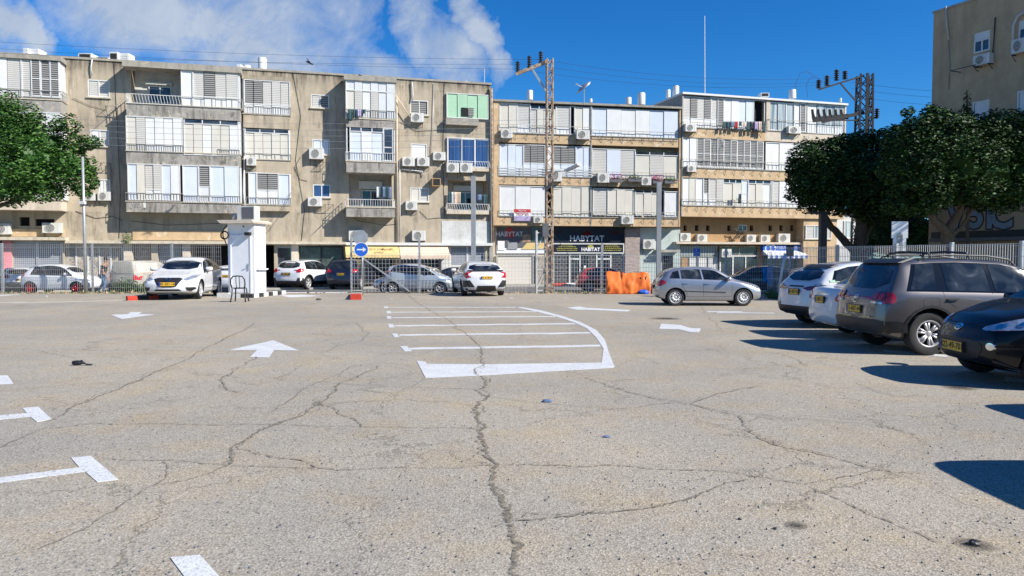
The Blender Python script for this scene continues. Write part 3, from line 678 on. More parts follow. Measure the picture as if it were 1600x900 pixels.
gr.col(gr.mix(gr.ramp(b_, [(.52, 0.), (.56, 1.)]), gr.ramp(a_, [(.36, (.42,.38,.30)), (.42, (.12,.11,.11)), (.5, (.50,.46,.38)), (.58, (.25,.10,.07)), (.66, (.46,.44,.40))]), (.36,.33,.27))); M['graff'] = gr.m
shopfront(A, fA, 100.5, 191, 386, 455, -.2, 'graff', 5, 1, name='graffiti_shutter', t=.04)
shopfront(A, fA, 208, 235, 382, 455, -.5, 'graff', 1, 2, name='graffiti_shutter', t=.03, fm='rust')
shopfront(A, fA, 247, 283, 383, 455, -.4, 'gsh', 12, 4, name='grille_gate', fm='alu', t=.012)
for a, b in ((193,206), (285,297), (455,466)): slab('column', A, fA, .1, a, b, 381, 456, 'cream')
shopfront(A, fA, 433, 455, 386, 455, -.25, 'g', 1, 2, name='shop_door', fm='alu')
dg = plain('dim_green_glass', (.07,.095,.085), .15, var=.5, scale=1.2); M['dg'] = dg
shopfront(A, fA, 467.5, 536, 385, 455, -.3, 'dg', 2, 2, fm='black', t=.06)
for a in (330,): slab('interior_column', A, fA, -1.6, a, a+6, 384, 455, 'signgrey', -2.0)
shopfront(A, fA, 542, 617, 398, 455, -1.1, 'dg', 3, 2, fm='black', t=.05)
shopfront(A, fA, 625, 688, 402, 455, -.2, 'g', 2, 1, fm='cream', t=.06)
slab('column', A, fA, .05, 689.5, 701, 400, 456, 'whitewall')
shopfront(A, fA, 703, 757, 384, 455, -.2, 'gsh', 2, 2, fm='frame', t=.06)
def awning(bld, fr, x0, x1, y0, y1, off0, off1, mat, name='awning', drop=.22, cols=0):
    u0, zt = fr.hit(x0, y0, off0); _, zb = fr.hit(x0, y1, off1); u1, _ = fr.hit(x1, y0, off0)
    m = MB(); t = .02
    m.prism([(u0, -off0, zt), (u0, -off1, zb), (u0, -off1, zb+t), (u0, -off0, zt+t)], (u1-u0, 0, 0), 0)
    n = int((u1-u0)/.22)
    for i in range(n):
        a = u0+(u1-u0)*i/n; b = u0+(u1-u0)*(i+1)/n; k = (i % 2) if cols else 0
        m.prism([(a, -off1-.01, zb), (b, -off1-.01, zb), (b, -off1-.01, zb-drop*.75), ((a+b)/2, -off1-.01, zb-drop), (a, -off1-.01, zb-drop*.75)], (0, .012, 0), k)
    for x in (u0, u1): m.prism([(x-.01, -off0+.01, zt), (x-.01, -off1+.01, zb), (x-.01, -off0+.01, zb)], (.012,0,0), 0)
    o = m.build(name, mat, bld); return o, (u0, u1, zb, zt)
M['yaw'] = plaster('yellow_canvas', (.66,.50,.22), (.5,.36,.18), .4, 2); M['baw'] = plaster('beige_canvas', (.66,.52,.40), (.5,.38,.3), .4, 2); M['blueaw'] = plain('blue_stripe', (.06,.13,.45), .7)
ow, (u0, u1, zb, zt) = awning(A, fA, 539, 622, 383, 398, .05, 1.1, 'yaw')
m = MB(); sl = math.atan2(zt-zb, 1.05)
X = Matrix.Translation((u0+(u1-u0)*.62, -.62, (zt+zb)/2+.06)) @ Matrix.Rotation(sl, 4, 'X'); m.text('סופר חדשות', .36, X); 
X = Matrix.Translation((u0+(u1-u0)*.62, -.95, (zt+zb)/2-.16)) @ Matrix.Rotation(sl, 4, 'X'); m.text('קיוסק', .26, X); m.build('lettering', 'brownwall', ow)
awning(A, fA, 623, 699, 383, 400, .05, 1.1, 'baw')
for x in (541, 617): slab('shop_pier', A, fA, .02, x-2, x+3, 383, 455, 'brownwall')
# drain pipes on facade A
def pipe(bld, fr, pts, off, r=.05, mat='cream', name='drain_pipe'):
    m = MB(); m.tube([(fr.hit(x, y, off)[0], -off, fr.hit(x, y, off)[1]) for x, y in pts], r, 6); return m.build(name, mat, bld, smooth=True)
pipe(A, fA, [(620,150),(620.5,240),(621.5,381)], .12, .05, 'cream'); pipe(A, fA, [(624.5,250),(625,381)], .12, .045, 'whitewall'); pipe(A, fA, [(376,190),(377.5,330)], .1, .07, 'stucco2')
pipe(A, fA, [(144,93),(142,105),(144,118)], .12, .04, 'whitewall'); pipe(A, fA, [(644,128),(645,148),(644,158)], .12, .05, 'whitewall'); pipe(A, fA, [(678,130),(676,200),(673,240)], .06, .02, 'alu')
pipe(A, fA, [(768,138),(769,260),(770,380)], .25, .06, 'rust'); pipe(A, fA, [(621,153),(641,183)], .3, .035, 'baw'); pipe(A, fA, [(618,148),(639,180)], .3, .035, 'baw')
pipe(A, fA, [(103,92),(101,118),(99,180),(103,230)], .06, .02, 'black'); pipe(A, fA, [(113,153),(140,165),(167,172)], .05, .012, 'black'); pipe(A, fA, [(382,244),(381,300),(383,330)], .4, .05, 'frame')
pipe(A, fA, [(620,264),(642,266),(660,268),(661,275)], .1, .04, 'whitewall')
wsm = Mat('water_stain', (.09,.075,.06), .95, spec=.05); tb = wsm.n('ShaderNodeBsdfTransparent'); ms = wsm.n('ShaderNodeMixShader')
f_ = wsm.math('MULTIPLY', wsm.ramp(wsm.noise(5, 6, .7, (1.6, 1, .12)), [(.42, 0.), (.66, .7)]), wsm.ramp(wsm.noise(1.3, 4, .6), [(.38, .05), (.65, .7)]))
wsm.l(f_, ms.inputs[0]); wsm.l(tb.outputs[0], ms.inputs[1]); wsm.l(wsm.b.outputs[0], ms.inputs[2]); wsm.l(ms.outputs[0], wsm.t.nodes['Material Output'].inputs[0]); M['wstain'] = wsm.m
def stain(bld, fr, off, x0, x1, y0, y1):
    u0, zt = fr.hit(x0, y0, off); u1, _ = fr.hit(x1, y0, off); _, zb = fr.hit(x0, y1, off); m = MB(); k = (u1-u0)*.12
    m.poly([(u0, -off-.006, zt), (u0+k, -off-.006, zb+(zt-zb)*.2), (u0+3*k, -off-.006, zb), (u1-2*k, -off-.006, zb+(zt-zb)*.1), (u1, -off-.006, zt)][::-1]); m.build('water_stain', 'wstain', bld)
for q_ in ((135,173,152,176),(484,516,169,200),(487,507,246,282),(487,518,309,345),(640,671,181,215),(630,695,260,290),(641,672,317,350),(697,750,195,214),(455,480,110,160),(520,538,116,170),(455,470,260,370),(118,140,96,122),(624,640,133,178),(676,696,140,200),(698,764,334,344),(104,118,100,160),(466,484,330,374),(640,668,372,380),(100,160,330,372)): stain(A, fA, 0, *q_)
for q_ in ((198,285,163,181),(286,374,171,187),(198,285,238,254),(288,374,243,256),(200,374,318,330)): stain(A, fA, 1.05, *q_)
for q_ in ((542,616,187,197),(542,616,254,267),(542,616,326,337)): stain(A, fA, 1.1, *q_)
for q_ in ([(458,115),(470,180),(462,250),(476,330),(471,376)],[(536,330),(560,345),(600,352),(619,350)],[(624,190),(650,205),(690,203)],[(118,330),(150,341),(176,338),(192,345)],[(178,100),(183,190),(188,300),(186,372)],[(694,130),(692,260),(695,340)],[(470,245),(460,262),(468,280),(480,283)],[(656,330),(668,342),(690,340)],[(205,345),(260,352),(345,349)]):
    pipe(A, fA, q_, .03, .013, 'black', 'loose_cable')
def bracket(bld, fr, x, y, w, h, reach=.5):
    u, z = fr.hit(x, y, 0); m = MB()
    for q in (0, w): m.bar((u+q, -.01, z), (u+q, -reach, z), .02); m.bar((u+q, -.01, z-h), (u+q, -reach, z), .02)
    m.bar((u, -reach, z), (u+w, -reach, z), .02); m.build('bracket', 'iron', bld)
for x, y in ((160,256), (500,255), (168,168), (508,320)): bracket(A, fA, x, y, .5, .5)
# laundry racks on the shadowed side of A2 / A4
for x, y, dx, dy in ((188,162,-26,22), (538,318,-30,30)):
    m = MB(); u, z = fA.hit(x, y, .5); u2, z2 = fA.hit(x+dx, y+dy, .5)
    for k in (0, .45): m.bar((u, -.3-k, z), (u2, -.3-k, z2), .02)
    for i in range(9): t = i/8; m.bar((u+(u2-u)*t, -.3, z+(z2-z)*t), (u+(u2-u)*t, -.75, z+(z2-z)*t), .012)
    m.build('drying_rack', 'rail', A)

# ---- building B: HABYTAT block
fB = Fr(780, 51, 1060, 53.5)
B = empty('shop_building', fB.O, fB.rz, 'low middle block with ochre bands, white shutters and dark shop fronts on the ground floor', 'apartment building')
def zf(fr, x, y, off=0): return fr.hit(x, y, off)[1]
ub0, ub1 = fB.hit(771, 300)[0], fB.hit(1063, 300)[0]; zB = zf(fB, 780, 156)
m = MB(); m.box(ub0, ub1, .9, 11, GB-.1, zB-.1); m.build('wall', 'cream', B)
m = MB(); m.box(ub0-.05, ub1+.05, -.12, 11, zB-.12, zB+.02); m.build('roof', 'stucco2', B)
zb3 = zf(fB, 779, 352); m = MB(); m.box(ub0, fB.hit(779.5,300)[0], -.02, .9, zb3, zB-.12); m.build('corner_pier', 'ochre', B)
m = MB(); m.box(ub1-.12, ub1, -.02, .9, zb3, zB-.12); m.build('corner_pier', 'ochre', B); ux = fB.hit(923.5, 300)[0]; m = MB(); m.box(ux-.05, ux+.05, -.02, .9, zb3, zB-.12); m.build('party_pier', 'concrete', B)
def frontrow(bld, fr, band, bays, rails, x0, x1, mat='ochre', back=.9, hooks=True, off=0):
    part, (a, b, zb, zt) = slab('balcony', bld, fr, off, x0, x1, band[0], band[1], mat, -back)
    m = MB(); m.box(a, b, -.06, .85, zt, zt+.05); m.build('floor_slab', 'concrete', part)
    for y_ in bays: bay(part, fr, -.08, *y_[:5], top=(y_[5] if len(y_) > 5 else None))
    for r in rails: railing(part, fr, .06, *r)
    if hooks:
        n = int((b-a)/.75)
        for i in range(n): x = a+(b-a)*(i+.5)/n; m = MB(); m.bar((x, -.01, zt-.12), (x+.04, -.28, zt-.02), .02); m.bar((x, -.01, zt-.45), (x+.02, -.12, zt-.12), .016); m.build('line_bracket', 'iron', part)
    return part
p = frontrow(B, fB, (208,222), [(781,808,161,205,'cc'),(808,828,163,206,'m'),(829,869,164.5,207,'lclc',.12),(869,891,167,209,'m'),(891,898,167,209,'x'),(898,923,168,210,'cw'),(925.5,1059,169.5,214,'bwwwbb')],
             [(779,924,194,208,'rail',.5),(925,1060,203,217,'rail',.5)], 779.5, 1060)
frontrow(B, fB, (275,288), [(781,818,226,274,'bbb'),(818,851,227,275,'BBB'),(853,864,228,275,'w'),(865,899,229,276,'BBB'),(900,923,230,276,'bb'),(926,992,233,281,'lbl'),(993,1059,237,283,'clc',.09)],
         [(779,924,258,275,'railw',.13,0,0,4),(925,1060,268,283,'rail',.3)], 779.5, 1060)
frontrow(B, fB, (338.5,352), [(781,853,291,336,'www'),(854,863,292,336,'x'),(863,923,292,337,'cccc'),(927,949,295,335,'l'),(950,990,296,336,'ccc'),(993,1031,298,336,'ccc',.08),(1032,1038,298,337,'x'),(1039,1059,300,338,'w')],
         [(779,924,329,339,'rail',.3),(925,1060,331,341,'rail',.3)], 779.5, 1060)
# shop fronts of B (wall plane y=+.9 -> off -.9)
o1, (u0, u1, zb, zt) = slab('shop_sign', B, fB, -.82, 776, 856, 355, 383, 'signgrey', -.9)
m = MB(); X = Matrix.Rotation(R(90), 4, 'X')
def tx(u, y, z, rot=0): return Matrix.Translation((u, y, z)) @ Matrix.Rotation(R(90), 4, 'X')
zc = zf(fB, 780, 366, -.8); uc = fB.hit(796, 360, -.8)[0]
m.text('HABYTAT', .48, tx(uc, .8, zc), m=0, sx=.92, bold=.006); m.build('lettering', 'text', o1)
m = MB(); q = uc+.0; m.prism([(q-.35,.815,zc-.3),(q+.35,.815,zc-.3),(q+.35,.815,zc+.2),(q,.815,zc+.55),(q-.35,.815,zc+.2)], (0,.004,0)); m.build('house_emblem', 'redtext', o1)
# furniture poster below the sign
o2, (u0, u1, zb, zt) = slab('picture_panel', B, fB, -.83, 776, 852, 370, 396, 'signwhite', -.9)
m = MB(); w_ = u1-u0; h_ = zt-zb
m.box(u0+w_*.15, u0+w_*.62, .80, .83, zb+h_*.35, zb+h_*.95, 0); m.box(u0+w_*.02, u0+w_*.16, .79, .83, zb+h_*.2, zb+h_*.75, 1); m.box(u0+w_*.22, u0+w_*.42, .78, .80, zb+h_*.25, zb+h_*.7, 2)
m.prism([(u0+w_*.5,.79,zb+h_*.25),(u0+w_*.98,.79,zb+h_*.25),(u0+w_*.98,.79,zb+h_*.65),(u0+w_*.62,.79,zb+h_*.65)], (0,.03,0), 3); m.box(u0+w_*.52, u0+w_*.7, .785, .80, zb+h_*.68, zb+h_*1.15, 4)
m.box(u0+w_*.72, u1, .80, .83, zb+h_*.72, zb+h_*1.9, 5); m.box(u0+w_*.77, u0+w_*.93, .79, .80, zb+h_*1.05, zb+h_*1.45, 6)
m.build('printed_picture', ['signgrey','signwhite','lamppole','yaw','rust','dg','acd'], o2)
shopfront(B, fB, 776, 833, 399, 458, -.8, 'csh', 1, 1, name='roller_shutter', fm='concrete', t=.06)
rock = plaster('rough_stone', (.42,.38,.33), (.12,.11,.10), 1, 5, 1, peel=(.2,.18,.16), peelamt=.52); M['rock'] = rock
slab('stone_pier', B, fB, -.7, 836, 850, 400, 458, 'rock', -.9)
o3, (u0, u1, zb, zt) = slab('shop_sign', B, fB, -.80, 858, 977, 353, 379, 'navy', -.9)
uc, zc = fB.hit(917, 373, -.8); m = MB(); m.text('HABYTAT', .58, tx(uc, .78, zc-.0), sx=1.0, bold=.008); m.build('lettering', 'text', o3)
m = MB(); m.prism([(uc-.5,.785,zc+.26),(uc+.45,.785,zc+.26),(uc,.785,zc+.60)], (0,.01,0)); m.build('house_emblem', 'darkred', o3)
for q_ in (-2.6, 2.5): m = MB(); m.text('HABYTAT', .34, tx(uc+q_,.785,zc+.42)); m.build('red_lettering', 'darkred', o3)
o4, (u0, u1, zb, zt) = slab('shop_sign', B, fB, -.62, 864, 974, 381, 395, 'navy', -.9)
m = MB()
for a, b, c, d in ((u0-.06,u1+.06,zt-.03,zt+.05),(u0-.06,u1+.06,zb-.05,zb+.03),(u0-.06,u0+.03,zb,zt),(u1-.03,u1+.06,zb,zt)): m.box(a, b, .575, .61, c, d)
m.build('sign_border', 'frame', o4); m = MB(); zc = (zb+zt)/2; uc = u0+(u1-u0)*.53
m.text('HABITAT', .34, tx(uc, .60, zc-.08), sx=1.0, m=0, bold=.012); m.build('lettering', 'text', o4); m = MB()
m.prism([(uc-.22,.605,zc-.02),(uc+.22,.605,zc-.02),(uc+.22,.605,zc+.16),(uc,.605,zc+.33),(uc-.22,.605,zc+.16)], (0,.01,0))
for k, wd in enumerate((.9,1.3,1.6,1.5)):
    for cc_, s_ in ((u0+(u1-u0)*.2, 1), (u0+(u1-u0)*.83, -1)):
        n = int(wd*7)
        for j in range(n): a = cc_-wd/2+wd*j/n; m.box(a, a+wd/n*rnd.uniform(.5,.85), .600, .608, zc+.22-.13*k, zc+.28-.13*k)
m.build('small_print', 'yeltext', o4)
so = shopfront(B, fB, 864, 974, 396, 458, -.75, 'g', 1, 1, t=.06)
bk = Mat('dark_brick_display', (.05,.05,.05), .6); bt = bk.n('ShaderNodeTexBrick', inp={'Scale': 1.4, 'Mortar Size': .03, 'Color1': (.035,.035,.04,1), 'Color2': (.06,.06,.065,1), 'Mortar': (.16,.16,.165,1)}); bk.l(bk.vec((1,1,1)), bt.inputs['Vector'])
sxx = bk.n('ShaderNodeSeparateXYZ'); bk.l(bk.vec(), sxx.inputs[0]); cbb = bk.n('ShaderNodeCombineXYZ'); bk.l(sxx.outputs[0], cbb.inputs[0]); bk.l(sxx.outputs[2], cbb.inputs[1]); bk.l(cbb.outputs[0], bt.inputs['Vector']); bk.col(bt.outputs[0]); bk.b.inputs['Roughness'].default_value = .2; M['bk'] = bk.m
for a, b in ((865,889), (919,929), (953,974)): slab('window_display', so, fB, -.72, a, b, 398, 458, 'bk', -.745)
for a, b in ((890,906), (932,954)):
    o, (u0, u1, zb, zt) = slab('shop_door', B, fB, -.70, a, b, 406, 458, 'g', -.73); m = MB()
    for x in (u0, u1): m.box(x-.05, x+.05, .64, .70, GB, zt+.5)
    m.box(u0, u1, .64, .70, zt, zt+.12); m.build('door_frame', 'frame', o)
o, _ = slab('paper_notice', B, fB, -.66, 912.5, 916, 415, 425, 'signwhite', -.69)
stn = Mat('split_stone', (.4,.3,.26), .85); bt = stn.n('ShaderNodeTexBrick', inp={'Scale': 1.6, 'Mortar Size': .015, 'Row Height': .16, 'Color1': (.46,.36,.31,1), 'Color2': (.30,.25,.23,1), 'Mortar': (.15,.13,.12,1)}); sxx = stn.n('ShaderNodeSeparateXYZ'); stn.l(stn.vec(), sxx.inputs[0]); cbb = stn.n('ShaderNodeCombineXYZ'); stn.l(sxx.outputs[0], cbb.inputs[0]); stn.l(sxx.outputs[2], cbb.inputs[1]); stn.l(cbb.outputs[0], bt.inputs['Vector']); stn.col(bt.outputs[0]); M['split'] = stn.m
slab('stone_wall_panel', B, fB, -.6, 977, 1000, 358, 458, 'split', -.9); slab('green_wall_panel', B, fB, -.8, 1000, 1063, 356, 458, 'greenish', -.9)
slab('ledge', B, fB, -.2, 1028, 1063, 390, 394, 'concrete', -.8)
o, _ = slab('dark_doorway', B, fB, -.76, 1036, 1052, 400, 458, 'blackopen', -.8)

# ---- building C
fC = Fr(1065, 53.5, 1320, 57.5)
C_ = empty('apartment_house', fC.O, fC.rz, 'right hand block with thin white roof edge and ochre balcony bands behind the ficus tree', 'apartment building')
uc0, uc1 = fC.hit(1065, 300)[0], fC.hit(1320, 300)[0]; zC = zf(fC, 1065, 144)
hC = []
for a in (1068,1086,1103.5,1136.5,1171.5,1201,1218,1235): hC.append(hole(fC, a, a+5.5, 352, 361, .3, 1, -1.1))
hC.append(hole(fC, 1154, 1167, 351, 361, .15, 1, -1.1))
wall_holes(C_, 'wall', uc0, uc1, GB-.1, zC-.2, hC, ['brownwall', 'blackopen'], y=1.1)
m = MB(); m.box(uc0, uc1, 1.5, 12, GB-.1, zC-.15); m.build('rear_wall', 'whitewall', C_); m = MB(); m.box(uc0-.02, uc0+.08, -.02, 9, zf(fC,1066,338), zC-.14); m.build('side_wall', 'concrete', C_)
m = MB(); m.box(uc0-.06, uc1+.06, -.15, 12.1, zC-.14, zC); m.build('roof', 'frame', C_)
window(C_, fC, 1154, 1167, 351, 361, 'gg', off=-1.1, sill=False)
m = MB(); m.box(uc1-.15, uc1, 0, 1.1, zf(fC,1066,338), zC-.14); m.build('corner_pier', 'cream', C_)
pC = frontrow(C_, fC, (199,214), [(1068,1111,151,197.5,'mqmq'),(1111,1131,153,199,'md'),(1131,1177,154,200,'wwbb'),(1178,1194,157,202,'x'),(1203,1241,160,203,'kkk'),(1241,1259,161,205,'wd'),(1262,1318,163,207,'wKKK')],
              [(1066,1200,190,199,'rail',.2),(1200,1320,186,205,'rail',.45)], 1066, 1196)
slab('balcony', C_, fC, 0, 1196, 1318, 204.5, 220, 'cream', -1.0); m = MB(); ux = fC.hit(1198.5, 300)[0]; m.box(ux-.15, ux+.15, -.01, 1, zf(fC,1198,204), zC-.14); m.build('party_pier', 'cream', C_)
frontrow(C_, fC, (262,277), [(1066,1089,214,259,'ww'),(1089,1192.5,216,260,'n'*10),(1197,1318,223,265,'wwwwww')], [(1066,1318,248,262,'rail',.35)], 1066, 1318)
frontrow(C_, fC, (321.5,338), [(1066,1087,278,320,'wc'),(1087,1099,279,321,'w'),(1099,1107,279,321,'D'),(1108,1130,280,322,'ml'),(1130,1159,281,322,'cc',.1),(1159,1169,282,323,'t'),(1169,1204,282,323,'ccw',.1),(1205,1207,283,323,'x'),(1207,1228,283,324,'lw'),(1229,1318,284,326,'wwww')], [(1066,1318,311,321,'rail',.35)], 1066, 1318)
slab('ledge', C_, fC, -.35, 1057, 1256, 377.5, 381, 'cream', -1.1)
cor = Mat('corrugated_sheet', (.33,.36,.33), .5, .3); sxx = cor.n('ShaderNodeSeparateXYZ'); cor.l(cor.vec(), sxx.inputs[0]); f_ = cor.math('FRACT', cor.math('MULTIPLY', sxx.outputs[0], 4.5)); cor.col(cor.ramp(f_, [(0,(.16,.18,.17)),(.5,(.40,.43,.40)),(1,(.16,.18,.17))])); M['corr'] = cor.m  # flat sheet; rib shading painted as dark and light stripes
slab('corrugated_panel', C_, fC, -.95, 1061, 1121, 384, 400, 'corr', -1.1)
shopfront(C_, fC, 1061, 1121, 401, 462, -.95, 'whitewall', 4, 1, name='kiosk_wall', fm='corr', t=.03); slab('dark_window', C_, fC, -.9, 1065, 1075, 403, 417, 'brownwall', -.94)
shopfront(C_, fC, 1125, 1184, 385, 399, -.95, 'dg', 2, 1, fm='rust', t=.05); shopfront(C_, fC, 1125, 1184, 400, 462, -.9, 'g', 3, 1, fm='frame', t=.05); slab('shop_pier', C_, fC, -.85, 1184, 1192, 384, 462, 'brownwall', -1.1)
so2 = shopfront(C_, fC, 1193, 1252, 400, 462, -.9, 'dg', 3, 2, fm='signgrey', t=.04)
o5, (u0, u1, zb, zt) = slab('shop_sign', C_, fC, -.5, 1193, 1252, 383.5, 392.5, 'blue', -1.1); m = MB(); uc = (u0+u1)/2; m.text('מכבסה ניקוי יבש', .34, tx(uc+.4, .49, (zb+zt)/2+.04)); m.build('lettering', 'text', o5)
m = MB()
for k in (0, 1): m.lathe([(.2,0),(.26,0),(.26,.01),(.2,.01),(.2,0)], 'y', 20, (u0+.4+.42*k, .48, (zb+zt)/2))
m.build('ring_emblem', 'text', o5)
awning(C_, fC, 1192, 1254, 392, 399, -.5, .1, ['signwhite', 'blueaw'], drop=.25, cols=1)
slab('end_wall', C_, fC, -.2, 1256, 1308, 338, 462, 'ochre', -1.1); w_ = window(C_, fC, 1258, 1298, 352, 373, 'lkl', off=-.2, rec=-.03, sill=True)
# white annex to the right of C
fX = Fr(1300, 58, 1345, 59)
X0 = empty('white_annex', fX.O, fX.rz, 'small white rendered annex between the ochre block and the ficus trunk', 'building'); u0, u1 = 0, fX.hit(1340,300)[0]
m = MB(); m.box(u0, u1, 0, 6, GB-.1, zf(fX,1300,335)); m.build('wall', 'whitewall', X0); m = MB(); m.box(u0-.1, u1+.1, -.15, 6.1, zf(fX,1300,335), zf(fX,1300,331)); m.build('roof', 'concrete', X0)
window(X0, fX, 1318, 1332, 345, 372, 'k', off=0, rec=-.02)

# ---- building D: tan block at the right edge (in shade)
fD = Fr(1450, 36.0, 1600, 31.9)
D_ = empty('tan_building', fD.O, fD.rz, 'plain tan rendered apartment building cut by the right edge of the photo', 'apartment building')
ud1 = fD.hit(1600, 300)[0]+9; zD = zf(fD, 1450, 24)
wD = [(1522,1547,53,84,'g'), (1592,1612,33,64,'g'), (1520,1546,160,191,'w'), (1590,1612,143,175,'w')]
wall_holes(D_, 'wall', 0, ud1, GB-.1, zD, [hole(fD, a, b, c, d, .15, 1) for a, b, c, d, k in wD], ['dwall', 'blackopen'])
m = MB(); m.box(0, ud1, .4, 10, GB-.1, zD-.02); m.box(0, .05, .003, .4, GB-.1, zD-.02); m.build('rear_wall', 'dwall', D_); m = MB(); m.box(-.05, ud1+.05, -.05, 10.1, zD, zD+.1); m.build('roof', 'concrete', D_)
for a, b, c, d, k in wD:
    if k == 'g':
        u0, zt = fD.hit(a, c, 0); _, zb = fD.hit(a, d, 0); zc = c+(d-c)*.38; window(D_, fD, a, b, zc, d, 'gg', rec=.04, sill=False); slab('shutter_box', D_, fD, -.02, a, b, c, zc-.4, 'frame', -.12)
    else: window(D_, fD, a, b, c, d, 'w', rec=.04)
pipe(D_, fD, [(1478,10),(1479,35),(1482,62)], .08, .03, 'whitewall'); pipe(D_, fD, [(1482,64),(1484,100),(1482,140)], .02, .02, 'stucco2', 'water_stain_pipe'); pipe(D_, fD, [(1555,27),(1553,60),(1551,84)], .06, .025, 'iron')
pipe(D_, fD, [(1583,66),(1583,40),(1590,25),(1600,19)], .15, .05, 'whitewall'); u0, z0 = fD.hit(1501,113,.0); m = MB(); m.bar((u0,-.01,z0),(u0,-.7,z0),.03); m.bar((u0+1.0,-.01,z0),(u0+1.0,-.7,z0),.03); m.bar((u0,-.7,z0),(u0+1.2,-.7,z0),.03); m.build('bracket','iron',D_)
# graffiti on its lower wall
m = MB(); gx = lambda px, py: fD.hit(px, py, .03)
def gtext(ch, px, py, size, col, sx=1.0, bold=.05, off=.02):
    global m
    u, z = fD.hit(px, py, off); m.text(ch, size, Matrix.Translation((u, -off, z)) @ Matrix.Rotation(R(90), 4, 'X'), ext=.004, m=col, bold=bold, sx=sx)
for ch, px in (('V', 1494), ('5', 1525), ('1', 1546), ('C', 1564)):
    gtext(ch, px, 337, 1.75, 0, .85, .12, .015); gtext(ch, px, 337, 1.75, 1, .85, .05, .03)
gb = plain('grey_blue_spray', (.22,.27,.31), .8, var=.2); M['gb'] = gb
m.build('graffiti_lettering', ['black', 'gb'], D_)
slab('dark_band', D_, fD, .04, 1455, 1640, 363, 374, 'black'); slab('low_canopy', D_, fD, .9, 1452, 1640, 373, 378, 'signgrey')

# pavements and kerbs on the street side
for fr, a, b, w_ in ((fA, ua0, ua1, 1.6), (fB, ub0-.4, ub1+.5, 1.9), (fC, uc0, uc1+3, 1.9)):
    m = MB(); y0 = -w_ if fr is fA else -w_+.9
    X_ = Matrix.Translation(fr.O) @ Matrix.Rotation(fr.rz, 4, 'Z'); m.X = X_
    m.box(a, b, y0+.16, 2.0, GB-.05, GB+.12); o = m.build('pavement', 'pave'); tag(o, kind='structure')
    m = MB(); m.X = X_; m.box(a, b, y0, y0+.155, GB-.05, GB+.125); o = m.build('pavement_kerb', 'kerb'); tag(o, kind='structure')
